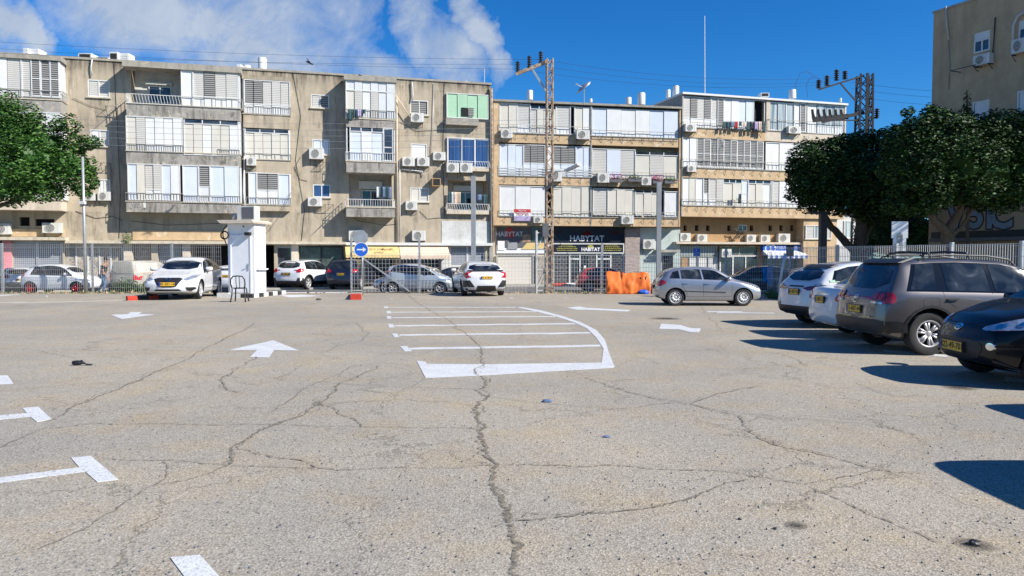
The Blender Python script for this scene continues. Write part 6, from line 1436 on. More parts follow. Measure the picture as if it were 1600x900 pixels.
b = at(134, 455, 36.2); root = empty('camera_pole', (b.x, 36.2, gz(36.2)), 0, 'slim round galvanised pole with a small camera in front of the left tree', 'pole'); h = at(131, 245, 36.2).z-gz(36.2)
m = MB(); m.tube([(0,0,0),(0,0,h)], [.075,.06], 12); m.build('shaft', 'alu', root, smooth=True); m = MB(); zc = at(132, 317, 36.2).z-gz(36.2); m.box(-.12,.16,-.22,-.05,zc-.07,zc+.07); m.build('camera', 'frame', root)
b = at(1110, 460, 33)
# street lamp arm on the rusty pole side
p = at(866, 283, Yp-.1); root = empty('street_lamp', (p.x, Yp-.1, p.z), 0, 'long flat street lamp head on an arm right of the rusty pole', 'street lamp'); bpy.context.view_layer.update()
m = MB(); m.tube([Vector((-.25,0,.1)), Vector((.1,-.1,.45)), local(root, at(886,266,Yp-.3))], .035, 6); m.build('arm', 'alu', root, smooth=True)
m = MB(); a_, b_ = local(root, at(884,267,Yp-.3)), local(root, at(905,257,Yp-.9)); m.bar(a_, b_, .28, .09); m.build('lamp_head', 'frame', root)

def signpost(x, yb, Y, h, label, plates, r=.03, lean=0, cat='sign', name='road_sign', mat='alu'):
    b = at(x, yb, Y); root = empty(name, (b.x, Y, gz(Y)), 0, label, cat); m = MB(); m.tube([(0,0,0),(lean,0,h)], r, 8); m.build('pole', mat, root, smooth=True)
    return root
# round blue arrow sign and back of an octagon
Ys = 33.2; root = signpost(567, 462, Ys, 2.55, 'round blue sign with white right arrow below the grey back of an octagonal sign', None)
z1 = at(567, 390, Ys).z; m = MB(); m.lathe([(.001,-.03),(.30,-.03),(.30,-.045),(.001,-.045)], 'y', 32, (-.05,0,z1), 0); m.lathe([(.30,-.028),(.325,-.028),(.325,-.05),(.30,-.05)], 'y', 32, (-.05,0,z1), 1); m.build('sign_face', ['blue', 'signwhite'], root)
m = MB(); y = -.05; m.prism([(-.24,y,z1-.03),(.03,y,z1-.03),(.03,y,z1-.11),(.17,y,z1),(.03,y,z1+.11),(.03,y,z1+.03),(-.24,y,z1+.03)], (0,.004,0)); m.build('arrow', 'signwhite', root)
z2 = at(567, 371, Ys).z; m = MB(); m.prism([(-.08+.35*math.cos(R(22.5+45*k)), -.04, z2+.35*math.sin(R(22.5+45*k))) for k in range(8)], (0,.012,0)); m.build('octagon_back', 'alu', root)
Yh = 37; root = signpost(1088, 440, Yh, 2.5, 'small blue disabled parking sign on a thin pole in front of the kiosk', None); z1 = at(1088,391,Yh).z
m = MB(); m.box(-.17,.17,-.05,-.035,z1-.2,z1+.2); m.build('sign_face', 'blue', root)
m = MB(); m.lathe([(.001,-.052),(.03,-.052),(.03,-.056),(.001,-.056)], 'y', 12, (-.03,0,z1+.13)); m.bar((-.03,-.055,z1+.1),(-.02,-.055,z1),.035,.008); m.bar((-.02,-.055,z1),(.07,-.055,z1-.01),.03,.008); m.bar((.07,-.055,z1-.01),(.1,-.055,z1-.12),.03,.008)
for k in range(14): a0, a1 = R(100+16*k), R(116+16*k); m.bar((-.02+.09*math.cos(a0),-.055,z1-.06+.09*math.sin(a0)),(-.02+.09*math.cos(a1),-.055,z1-.06+.09*math.sin(a1)),.022,.008)
m.build('wheelchair_symbol', 'signwhite', root)
Yk = 33.5; root = signpost(1231, 440, Yk, 2.2, 'small dark square sign on a leaning pale post left of the black lamp post', None, .05, .12); z1 = at(1231,392,Yk).z; m = MB(); m.box(-.12,.2,-.1,-.07,z1-.25,z1+.25); m.build('sign_face', 'navy', root)
Yw = 27.5; b = at(1404, 440, Yw); root = empty('white_sign_board', (b.x, Yw, 0), R(-10), 'plain white stepped sign board standing above the roof of the grey four wheel drive', 'sign'); z0, z1, z2 = at(1404,394,Yw).z, at(1404,372,Yw).z, at(1404,346,Yw).z
m = MB(); m.prism([(-.22,-.03,z0),(.22,-.03,z0),(.22,-.03,z1),(.28,-.03,z1),(.28,-.03,z2),(-.28,-.03,z2),(-.28,-.03,z1),(-.22,-.03,z1)], (0,.05,0)); m.build('board', 'signwhite', root)
m = MB(); m.box(-.09,.09,-.07,-.031,z0,z0+.62); m.lathe([(.09,-.07),(.001,-.07)], 'y', 20, (0,0,z0+.62)); m.build('grey_post_cap', 'lamppole', root); m = MB(); m.box(-.07,.07,.03,.12,0,z1); m.build('post', 'lamppole', root)

# ------------------------------------------------------------------ fences
def fence(name, label, A0, A1, h, posts, sp=.09, hsp=.2, r=.006, braces=(), top=None, n_h=None):
    A0, A1 = Vector(A0), Vector(A1); root = empty(name, A0, math.atan2(A1.y-A0.y, A1.x-A0.x), label, 'fence', 'mesh fences round the lot'); L = (Vector((A1.x,A1.y,0))-Vector((A0.x,A0.y,0))).length; dz = A1.z-A0.z
    m = MB(); n = int(L/sp)
    for i in range(n+1): x = L*i/n; z = dz*x/L; m.bar((x, 0, z+.08), (x, 0, z+h), r*2)
    for j in range(int((h-.08)/hsp)+1): z = .08+j*hsp; m.bar((0, -.008, z), (L, -.008, z+dz), r*2)
    m.bar((0,-.008,h),(L,-.008,h+dz),r*2.2); tag(m.build('mesh_panel', 'wire', root))
    for t, ph, w in posts: m = MB(); m.box(t*L-w/2, t*L+w/2, .01, .01+w, 0, ph); m.build('post', 'alu', root)
    for (x0, z0, x1, z1) in braces: m = MB(); m.bar((x0,-.05,z0),(x1,-.05,z1),.06); m.build('brace', 'alu', root)
    return root, L
Yf = 36.55
def fp(px, Y=Yf): q = at(px, HOR, Y); return Vector((q.x, Y, gz(Y)))
def tpost(a, b, px, Y=Yf): return (fp(px, Y).x-fp(a, Y).x)/(fp(b, Y).x-fp(a, Y).x)
fence('mesh_fence', 'grey mesh fence at the left side in front of the small white car', fp(-60), fp(345), 2.45, [(tpost(-60,345,x), 2.5, .09) for x in (2,143,268)], .10, .22, .0036)
fence('mesh_fence', 'welded mesh fence section between the blue arrow sign and the rusty pole', fp(548), fp(838), 2.0, [(tpost(548,838,x), hh, .09) for x, hh in ((548.5,2.75),(655,2.75))], .17, .2, .0055, braces=[(.1,2.1,2.9,.12)])
fence('mesh_fence', 'finer mesh fence section from the rusty pole to the right behind the orange netting', fp(862), fp(1032), 1.9, [(tpost(862,1032,x), 2.5, .11) for x in (941,)], .14, .2, .006)
fence('mesh_fence', 'mesh fence section behind the silver hatchback', fp(1034, 36), fp(1205, 36), 2.0, [(tpost(1034,1205,x,36), 2.2, .1) for x in (1135,)], .09, .2)
q0, q1 = at(1200, HOR, 33.5), at(1640, HOR, 21.6); q0.z = q1.z = 0
fence('mesh_fence', 'long close barred mesh fence behind the right row of cars', q0, q1, 2.12, [(t, 2.2, .10) for t in (.33,.56,.74,.93)], .085, .33, .007)
# gate leaf beside the rusty pole
g0 = fp(838, 36.4); root = empty('mesh_gate', g0, R(35), 'tall narrow galvanised gate frame standing open beside the rusty pole', 'gate'); h = 3.1
m = MB(); m.bar((0,0,0),(0,0,h),.09); m.bar((.55,0,0),(.55,0,h),.07); [m.bar((0,0,z),(.55,0,z),.05) for z in (.15,1.2,2.2,h-.1)]; m.bar((0,0,.2),(.55,0,1.2),.05); m.bar((0,0,2.2),(.55,0,3.0),.05); m.build('gate_frame', 'alu', root)
# leaning white post near the right fence
b = at(1214, 460, 30.5); b.z = 0; m = MB(); m.tube([b, at(1227, 396, 30.5)], .055, 8); tag(m.build('leaning_post', 'frame', smooth=True), 'thin white post leaning to the right beside the silver hatchback', 'post')

# ------------------------------------------------------------------ attendant booth
pb = G(378, 464); Yb = pb.y; root = empty('attendant_booth', (pb.x, Yb, 0), R(-7), 'small white attendant booth with slab roof, closed door and roof air conditioner', 'booth'); sc = 1.1
Hb = at(383, 349, Yb).z-.16; w = .545*sc; d = 1.05
PB = .16
m = MB(); m.box(-w, w, 0, d, PB, PB+Hb); m.build('walls', 'whitewall' if False else 'boothw', root) if 'boothw' in M else None
M['boothw'] = plain('booth_white_panel', (.74,.745,.76), .5, var=.05, scale=2); m.build('walls', 'boothw', root)
m = MB(); dw = w*.72; zd = Hb*.82
m.box(-dw, dw*.95, -.035, -.002, PB+.03, PB+zd); m.build('door', 'boothw', root)
m = MB()
for x in (-dw-.05, dw*.95): m.box(x, x+.05, -.055, -.003, PB, PB+zd+.05)
m.box(-dw, dw*.95, -.055, -.003, PB+zd, PB+zd+.05); m.build('door_frame', 'boothw', root)
m = MB(); m.box(dw*.70,dw*.80,-.06,-.036,PB+zd*.40,PB+zd*.52); m.bar((dw*.75,-.09,PB+zd*.47),(dw*.5,-.09,PB+zd*.46),.025); m.bar((dw*.75,-.036,PB+zd*.47),(dw*.75,-.09,PB+zd*.47),.02); m.build('handle', 'chrome', root)
m = MB(); rw_ = w+.17; zr = PB+Hb
m.prism([(-rw_-.1,-.42,zr+.13),(-rw_+.05,-.42,zr-.01),(rw_-.03,-.42,zr-.01),(rw_+.0,-.42,zr+.06),(rw_-.1,-.42,zr+.13)], (0,d+.7,0)); m.build('roof_slab', 'cream', root)
m = MB(); m.box(-w*.35, w*.95, .1, .6, zr+.135, zr+.135+.62); m.box(w*.02, w*.88, .085, .098, zr+.20, zr+.135+.56, 1); m.build('air_conditioner', ['acw', 'signgrey'], root)
m = MB(); m.tube([(-w*.35,.3,zr+.2),(-w*.5,.3,zr+.42),(-w*.7,.3,zr+.42),(-w*.8,.3,zr+.15)], .07, 8); m.build('white_hose', 'frame', root, smooth=True)
m = MB(); m.box(w*.45,w*.8,-.22,-.02,zr-.52,zr-.38); m.lathe([(.001,-.24),(.05,-.24),(.05,-.2)], 'y', 12, (w*.5,0,zr-.45)); m.build('camera', 'black', root); m = MB(); m.lathe([(.001,-.02),(.035,-.02),(.035,0)], 'y', 12, (w*.2,0,zr-.13)); m.build('vent_hole', 'black', root)
m = MB()
for k in range(5): m.lathe([(.13+.012*k,-.01),(.145+.012*k,-.01),(.145+.012*k,.01)], 'y', 18, (-w-.12,-.02-.01*k,zr-.5))
m.tube([(-w-.05,.1,zr-.05),(-w-.22,.05,zr-.25),(-w-.22,.0,zr-.5),(-w-.05,.0,zr-.95),(-w-.02,.1,zr-1.0)], .025, 6); m.build('coiled_cable', 'black', root)
m = MB(); m.box(w+.002,w+.04,.15,d-.1,PB+1.05,PB+2.0); m.box(w+.0,w+.14,.1,d-.05,PB+1.0,PB+1.05); m.box(w+.002,w+.05,.12,.15,PB+1.0,PB+2.3); m.build('side_window', ['boothw'], root)
m = MB(); m.box(w+.041,w+.05,.2,d-.15,PB+1.1,PB+1.95); m.build('pane', 'p', root.children[-1])
# plinth of the booth with black and white painted kerb stones
px0, px1 = -w-.18, w+.20; root2 = empty('booth_plinth', (pb.x, Yb, 0), R(-7), 'low concrete plinth under the booth edged with black and white kerb stones', 'plinth'); m = MB(); m.box(px0+.12, px1-.12, -.5, d+1.6, 0, .15); m.build('slab', 'concrete', root2)
n = 3
for i in range(n): a = px0+(px1-px0)*i/n; m = MB(); m.box(a+.005, a+(px1-px0)/n-.005, -.66, -.505, 0, .16 if i else .2); m.build('kerb_stone', ['kerbwhite','kerbwhite','kerbblack'][i], root2)
for i in range(7): a = -.5+(d+2.1)*i/7; m = MB(); m.box(px1-.115, px1, a+.005, a+(d+2.1)/7-.005, 0, .162); m.build('kerb_stone', 'kerbwhite' if i % 2 == 0 else 'kerbblack', root2); m = MB(); m.box(px0, px0+.115, a+.005, a+(d+2.1)/7-.005, 0, .162); m.build('kerb_stone', 'kerbwhite' if i % 2 == 0 else 'kerbblack', root2)
# chair
pc_ = G(375, 471.5); root = empty('metal_chair', (pc_.x, pc_.y, 0), R(6), 'black tubular metal chair with an arched back in front of the booth door', 'chair'); k = 1.12
def ct(pts, r=.017, nm='leg'): m = MB(); m.tube([(x*k, y*k, z*k) for x, y, z in pts], r*k, 7); m.build(nm, 'iron', root, smooth=True)
for sx in (-1, 1): ct([(sx*.25,-.25,0),(sx*.21,-.2,.25),(sx*.20,-.19,.45)], .023); ct([(sx*.23,.28,0),(sx*.19,.2,.25),(sx*.18,.18,.45)], .023)
arch = [(-.20,-.19,.46),(-.235,-.24,.62),(-.22,-.26,.78),(-.15,-.27,.875),(0,-.275,.89),(.15,-.27,.875),(.22,-.26,.78),(.235,-.24,.62),(.20,-.19,.46)]
ct(arch, .023, 'back_frame')
for x in (-.05, .05): ct([(x,-.2,.46),(x*1.2,-.255,.68),(x,-.275,.885)], .013, 'back_slat')
m = MB(); m.prism([(x*k, y*k, .45*k) for x, y in chaikin([(-.21,-.2),(.21,-.2),(.2,.2),(-.2,.2)], 2)], (0,0,.035*k)); m.build('seat', 'iron', root)
# red and black kerb blocks
def kerbrow(label, pa, pb_, mats, h=.17, w=.2):
    a, b = G(*pa), G(*pb_); a.z = b.z = 0; rz = math.atan2(b.y-a.y, b.x-a.x); L = (b-a).length; root = empty('kerb_row', a, rz, label, 'kerb', 'painted kerb blocks'); n = len(mats)
    for i, mt in enumerate(mats): m = MB(); x0, x1 = L*i/n+.004, L*(i+1)/n-.004; m.prism([(x0,-w/2,0),(x0,w/2,0),(x0,w/2,h),(x0,-w/2+.03,h),(x0,-w/2,h-.04)], (x1-x0,0,0)); m.build('kerb_stone', mt, root)
kerbrow('low kerb in front of the white hatchback with a bright red left end', (198,469.5), (262,467), ['kerbred','kerbblack','kerbred','kerbblack'])
kerbrow('short grey and red kerb island at the foot of the blue arrow sign', (556,468.5), (560,460), ['kerbred','concrete','kerbblack','concrete'], .2, .42)
kerbrow('red and white kerb stones in front of the dark shop window', (864,454.2), (948,453.7), ['kerbred','kerbwhite','kerbred','kerbwhite'], .16, .18)

# ------------------------------------------------------------------ orange netting, rubble, litter
on = Mat('orange_netting', (.85,.16,.015), .7); wv = on.noise(2.2, 4, .6); on.col(on.ramp(wv, [(.3,(.62,.10,.01)),(.7,(.88,.20,.02))]))
sx_ = on.n('ShaderNodeSeparateXYZ'); on.l(on.vec(), sx_.inputs[0]); fz = on.math('FRACT', on.math('MULTIPLY', sx_.outputs[2], 11)); fx = on.math('FRACT', on.math('MULTIPLY', sx_.outputs[0], 9)); hole_ = on.math('MULTIPLY', on.math('GREATER_THAN', fz, .5), on.math('GREATER_THAN', fx, .35))
on.col(on.mix(on.math('MULTIPLY', hole_, .28), on.ramp(wv, [(.3,(.62,.10,.01)),(.7,(.88,.20,.02))]), (.35,.07,.01))); M['orange'] = on.m
Yo = 35.0; a, b = at(947, 400, Yo), at(1014, 400, Yo); gr_ = gz(Yo); m = MB(); nx, nz = 34, 14; vs = []
for j in range(nz+1):
    for i in range(nx+1):
        t = i/nx; x = a.x+(b.x-a.x)*t - .05*(1-j/nz)*(1-t); ht = 1.12-.06*t+.03*math.sin(t*9)+.02*math.sin(t*23)-(.22 if .34 < t < .37 else 0); z = gr_+ht*j/nz
        q_ = j/nz; y = Yo-.45*(1-q_**3)+.004*math.sin(t*17+q_*2)+.004*math.sin(t*41+q_*5)+(.25 if j == nz else 0); z -= .07*(j == nz); y += .11*noise.noise(Vector((t*5, q_*2.2, 1)))+.05*noise.noise(Vector((t*13, q_*5, 4))); vs.append((x+.05*noise.noise(Vector((t*4, q_*3, 9))), y, z))
fs = [(j*(nx+1)+i, j*(nx+1)+i+1, (j+1)*(nx+1)+i+1, (j+1)*(nx+1)+i) for j in range(nz) for i in range(nx) if not (i == 11 and j > 9)]
m.add(vs, fs); on_o = m.build('barrier_netting', 'orange', smooth=True); tag(on_o, 'bright orange plastic safety netting slumped against the fence', 'barrier netting')
md = on_o.modifiers.new('s', 'SOLIDIFY'); md.thickness = .01
m = MB()
for xa, ya, xb, yb in ((1003,461,1010,431),(1010,461,1001,433),(1015,460,1005,440),(996,461,1003,437)): m.bar(at(xa,ya,34.6), at(xb,yb,34.7), .035)
tag(m.build('metal_bars', 'iron'), 'thin dark metal bars leaning on the orange netting', 'metal bars')
def rock_(label, px, py, s, mat='concrete', name='rubble_stone', Y=None, fl=.6, group='stones and litter along the fence', cat='stone'):
    p = G(px, py); bm = bmesh.new(); bmesh.ops.create_icosphere(bm, subdivisions=2, radius=1)
    for v in bm.verts: v.co *= 1+.35*noise.noise(v.co*1.7+Vector((px, py, 0)))
    me = bpy.data.meshes.new(name); bm.to_mesh(me); bm.free(); me.materials.append(M[mat]); o = bpy.data.objects.new(name, me); COL.objects.link(o); o.location = (p.x, p.y, p.z+s*fl*.7); o.scale = (s, s*.8, s*fl); tag(o, label, cat, group)
rock_('pale concrete lump at the foot of the fence brace', 606, 454, .42, 'cream', fl=.7); rock_('white crumpled bag in front of the orange netting', 985, 459, .38, 'signwhite', 'litter_bag', fl=.55, cat='bag'); rock_('small white litter left of the orange netting', 950, 458.5, .14, 'signwhite', 'litter_bag', cat='bag')
rock_('blue crumpled sheet at the right end of the orange netting', 1006, 459.5, .26, 'blue', 'litter_bag', fl=.5, cat='bag'); rock_('dark lump of litter on the asphalt between the crossover and the kerb island', 498, 469, .12, 'signgrey', 'litter_bag', fl=.4, cat='litter'); rock_('small pink litter beside the rear wheel of the small white car', 68, 454, .16, 'pink', 'litter_bag', cat='litter')
rock_('white bag beside the walking person', 178, 449, .3, 'signwhite', 'litter_bag', fl=.9, cat='bag')
rock_('pale fallen leaf heap at the foot of the camera pole', 122, 454.5, .15, 'cream', fl=.5)
tp = plain('blue_wrapper', (.12,.17,.28), .5); M['wrap'] = tp
rock_('small blue wrapper on the asphalt right of the centre crack', 855, 628, .065, 'wrap', 'wrapper', fl=.3, cat='litter'); rock_('tiny pale blue wrapper further right on the asphalt', 948, 683, .045, 'wrap', 'wrapper', fl=.2, cat='litter')
bsc = [(1522,852,.035,'black clod of dirt beside the oil stain at lower right'), (1211,827,.014,'tiny dark pebble lower right'), (1156,812,.014,'tiny dark pebble left of the other one')]
for x, y, s, lb in bsc: rock_(lb, x, y, s, 'black', 'dirt_clod', fl=.6)
# litter strip weeds and dry leaves along the fence as one mass
m = MB()
for _ in range(2600):
    x = rnd.choice([rnd.uniform(-30, 22), rnd.gauss(-21.5, 2.2), rnd.gauss(-20.5, 1.0), rnd.gauss(4.6, 1.5), rnd.gauss(13.3, .9)]); y = rnd.gauss(36.4, .28); z = gz(y); s = rnd.uniform(.03, .1); a = rnd.uniform(0, 6.28)
    if -9.6 < x < -7.6 and y: pass
    m.add([(x-s*math.cos(a), y-s*math.sin(a), z+.01), (x+s*math.cos(a), y+s*math.sin(a), z+.015), (x+rnd.uniform(-.5,.5)*s, y+rnd.uniform(-1,1)*s, z+rnd.uniform(.01,.09 if rnd.random() < .9 else .22))], [(0,1,2)], 0 if rnd.random() < .6 else 1)
wg = plain('weed_green', (.10,.14,.05), .8, var=.4); wb = plain('dry_leaves', (.34,.25,.15), .9, var=.4, scale=8); M['wg'] = wg; M['wb'] = wb
tag(m.build('weeds', ['wb', 'wg'], origin=(0,0,0)), kind='stuff')
# gravel specks on the asphalt
m = MB()
for _ in range(900):
    px, py = rnd.uniform(0, 1600), 480+420*rnd.random()**.7; p = G(px, py); s = rnd.uniform(.004, .011); m.add([(p.x-s,p.y,.001),(p.x+s,p.y+s,.001),(p.x,p.y-s,.001),(p.x,p.y,s*1.3)], [(0,1,3),(1,2,3),(2,0,3)], 1)
tag(m.build('gravel', ['kerb', 'signgrey'], origin=(0,0,0)), kind='stuff')
# blue cloth on the fence and bikes? only the cloth reads
m = MB(); Yc = 35.8
for (x0, x1, y0, y1) in ((1192,1200,417,441),(1200,1208,416,446)):
    n_ = 8; vs = []
    for j in range(n_+1):
        for i in range(5): q = at(x0+(x1-x0)*i/4, y0+(y1-y0)*j/n_, Yc); vs.append((q.x, Yc+.05*math.sin(i*1.7+j), q.z))
    m.add(vs, [(j*5+i, j*5+i+1, (j+1)*5+i+1, (j+1)*5+i) for j in range(n_) for i in range(4)])
sb = plain('bright_blue_cloth', (.03,.26,.62), .7); M['sb'] = sb; o = m.build('hanging_cloth', 'sb', smooth=True); o.modifiers.new('s', 'SOLIDIFY').thickness = .02; tag(o, 'bright blue cloth hanging on the fence beside the leaning white post', 'cloth')

# ------------------------------------------------------------------ laundry, plants
def laundry(fr, off, x0, x1, y, items, label, name='laundry_line'):
    u0, z = fr.hit(x0, y, off); u1, z1 = fr.hit(x1, y, off); p = fr.w(u0, z, off); root = empty(name, p, fr.rz, label, 'laundry'); L = u1-u0; m = MB(); m.bar((0,0,0),(L,0,z1-z),.012); m.build('line', 'iron', root); n = len(items)
    for i, (mt, h) in enumerate(items):
        w_ = L/n*.9; x = L*i/n; N_ = 6; vs = []
        for j in range(6):
            for q in range(N_): vs.append((x+w_*q/(N_-1)*(1-.1*j/5), .05*math.sin(q*2.1+i), (z1-z)*i/n-h*j/5+.02*math.sin(q*3)))
        m = MB(); m.add(vs, [(j*N_+q, j*N_+q+1, (j+1)*N_+q+1, (j+1)*N_+q) for j in range(5) for q in range(N_-1)]); o = m.build('garment', mt, root, smooth=True); o.modifiers.new('s', 'SOLIDIFY').thickness = .015
lil = plain('lilac_cloth', (.36,.30,.48), .8); M['lil'] = lil; M['redc'] = plain('red_cloth', (.45,.03,.03), .8); M['teal'] = plain('dark_teal_cloth', (.03,.08,.09), .8); M['whc'] = plain('white_cloth', (.65,.65,.65), .8)
laundry(fA, 1.25, 544, 572, 171, [('teal',.7),('teal',.5),('lil',.45),('teal',.25)], 'dark clothes and a lilac piece on the top balcony railing')
laundry(fA, .8, 588, 612, 292, [('whc',.7),('teal',.6),('wrap',.7),('teal',.8),('wrap',.8)], 'row of mixed dark and white clothes in the open third balcony')
laundry(fA, .2, 700, 720, 300, [('teal',.7),('whc',.9),('baw',.9),('baw',.8)], 'pale towels and clothes in the lowest right loggia')
laundry(fA, .2, 746, 762, 304, [('wrap',.4),('teal',.7)], 'dark clothes at the right end of the lowest loggia')
laundry(fC, .35, 1129, 1197, 190, [('teal',.45),('teal',.5),('wrap',.4),('redc',.5),('teal',.3),('baw',.35),('teal',.65),('black',.6),('lil',.6),('baw',.7),('teal',.8)], 'long row of clothes with one red shirt on the top balcony of the right block')
laundry(fC, .3, 1150, 1158, 303, [('whc',.4),('teal',.7)], 'white and blue shirt hanging on the third floor of the right block')
def leaves(name, mat, blobs, leaf=.12, seed=1, parent=None, droop=0, flat=.0, core=None):
    """many leaf sized faces through the crown's volume, thinner towards the rim"""
    r = random.Random(seed); vs = []; fs = []
    for (cx, cy, cz, rx, ry, rz, n) in blobs:
        for _ in range(n):
            while True:
                x, y, z = r.uniform(-1,1), r.uniform(-1,1), r.uniform(-1,1); d = x*x+y*y+z*z
                if d < 1 and (d > .30 or r.random() < .15): break
            P = Vector((cx+x*rx, cy+y*ry, cz+z*rz)); k = 1+.22*noise.noise(P*1.1)+.12*noise.noise(P*3.1); P = Vector((cx+x*rx*k, cy+y*ry*k, cz+z*rz*k))
            if noise.noise(P*1.9+Vector((seed,0,0))) < -.22 and d > .5: continue
            a = r.uniform(0, 6.283); t = r.uniform(-.9, .9); s = leaf*r.uniform(.6, 1.35)
            u = Vector((math.cos(a), math.sin(a), r.uniform(-.5,.4))).normalized(); nrm = (Vector((x, y, z+.5)).normalized()+Vector((r.uniform(-1,1), r.uniform(-1,1), r.uniform(-1,1)))*.8).normalized(); v = u.cross(nrm).normalized(); b = len(vs)
            vs += [P-u*s*.5, P+v*s*.24, P+u*s*.5, P-v*s*.24]; fs.append((b, b+1, b+2, b+3))
    m = MB(); m.v = [tuple(v) for v in vs]; m.f = fs; m.mi = [0]*len(fs)
    if core:
        for (cx, cy, cz, rx, ry, rz) in core:
            bm = bmesh.new(); bmesh.ops.create_icosphere(bm, subdivisions=3, radius=1)
            for v in bm.verts: v.co *= 1+.5*noise.noise(v.co*2.3+Vector((cx,cy,cz)))
            bm.verts.index_update(); m.add([(cx+v.co.x*rx, cy+v.co.y*ry, cz+v.co.z*rz) for v in bm.verts], [tuple(q.index for q in f.verts) for f in bm.faces], 0); bm.free()
    return m.build(name, mat, parent, origin=None if parent is None else None) if parent is None else m.build(name, mat, parent)
def leafmat(name, a, b, c, rough=.45):
    m = Mat(name, a, rough, spec=.2); g_ = m.n('ShaderNodeNewGeometry'); m.col(m.ramp(g_.outputs['Random Per Island'], [(0, a), (.55, b), (1, c)])); return m.m
M['ficus'] = leafmat('ficus_leaf', (.008,.022,.004), (.019,.046,.009), (.055,.115,.022), .55); M['ltree'] = leafmat('fresh_leaf', (.015,.045,.008), (.032,.09,.015), (.11,.22,.045), .5)
M['pinkf'] = leafmat('pink_blossom', (.55,.03,.22), (.62,.06,.30), (.3,.12,.1)); M['potg'] = leafmat('pot_plant_leaf', (.04,.08,.02), (.08,.15,.04), (.15,.2,.06))
def plant(fr, off, x, y, w, h, mat, label, pot=True):
    u, z = fr.hit(x, y, off); p = fr.w(u, z, off); root = empty('balcony_plant', p, fr.rz, label, 'plant', 'plants on the balconies'); 
    if pot: m = MB(); m.box(-w*.5, w*.5, -.12, .12, -.18, .04); m.build('planter', 'signgrey', root)
    leaves('foliage', mat, [(0,0,h*.4,w*.6,.25,h*.5,260)], .09, int(x), root); leaves('green_leaves', 'potg', [(0,0,h*.2,w*.5,.2,h*.35,120)], .09, int(x)+1, root)
plant(fB, .25, 962, 281, .9, .55, 'pinkf', 'bright pink flowering plant on the middle balcony railing beside the air conditioner'); plant(fB, .25, 1027, 283, .75, .5, 'pinkf', 'smaller pink flowering plant near the square lamp post'); plant(fB, .25, 991, 280, 1.0, .35, 'potg', 'dark green trailing plant between the two pink ones'); plant(fB, .25, 1046, 283, .8, .35, 'potg', 'dull green plant at the right end of the middle balcony')
plant(fA, .5, 199, 380, .5, .8, 'potg', 'green shoot growing on the ledge under the wide balcony stack', False)
# sale banner on balcony B
u, z = fB.hit(803, 345, .1); u1, zt = fB.hit(829, 327, .1); p = fB.w(u, z, .12); root = empty('balcony_banner', p, fB.rz, 'small red white and blue banner tied to the lowest balcony railing', 'banner'); w_, h_ = u1-u, zt-z
m = MB(); m.box(0, w_, 0, .02, 0, h_); m.build('cloth', 'signwhite', root); m = MB(); m.box(0, w_, -.012, -.002, h_*.72, h_); m.build('red_stripe', 'redtext', root); m = MB(); m.box(0, w_, -.013, -.003, 0, h_*.40); m.build('violet_stripe', 'lil', root); m = MB(); m.text('למכירה', h_*.36, tx(w_/2, -.02, h_*.56)); m.text('למכירה', h_*.22, tx(w_/2, -.02, h_*.86), m=1); m.build('lettering', ['redtext', 'signwhite'], root)

# ------------------------------------------------------------------ trees
def limb(m, pts, r0, r1, n=8):
    P = []; 
    for a, b in zip(pts[:-1], pts[1:]):
        for i in range(5): P.append(Vector(a).lerp(Vector(b), i/5)+Vector((rnd.uniform(-1,1), rnd.uniform(-1,1), 0))*r0*.12)
    P.append(Vector(pts[-1])); m.tube(P, [r0+(r1-r0)*i/(len(P)-1) for i in range(len(P))], n)
def tree(name, label, base, trunk, blobs, mat, leaf=.13, seed=1, group=None, core=None):
    root = empty(name, base, 0, label, 'tree', group); m = MB()
    for pts, r0, r1 in trunk: limb(m, [Vector(p)-Vector(base) for p in pts], r0, r1)
    m.build('trunk', 'bark', root, smooth=True); B_ = [(x-base[0], y-base[1], z-base[2], rx, ry, rz, n) for x, y, z, rx, ry, rz, n in blobs]
    leaves('crown', mat, B_, leaf, seed, root, core=[(x-base[0], y-base[1], z-base[2], rx, ry, rz) for x, y, z, rx, ry, rz in (core or [])])
    return root
def B(px, py, Y, rx, rz, ry, n): p = at(px, py, Y); k = Y/FPX; return (p.x, Y, p.z, rx*k, ry, rz*k, n)
def K(px, py, Y, rx, rz, ry): return B(px, py, Y, rx, rz, ry, 0)[:6]
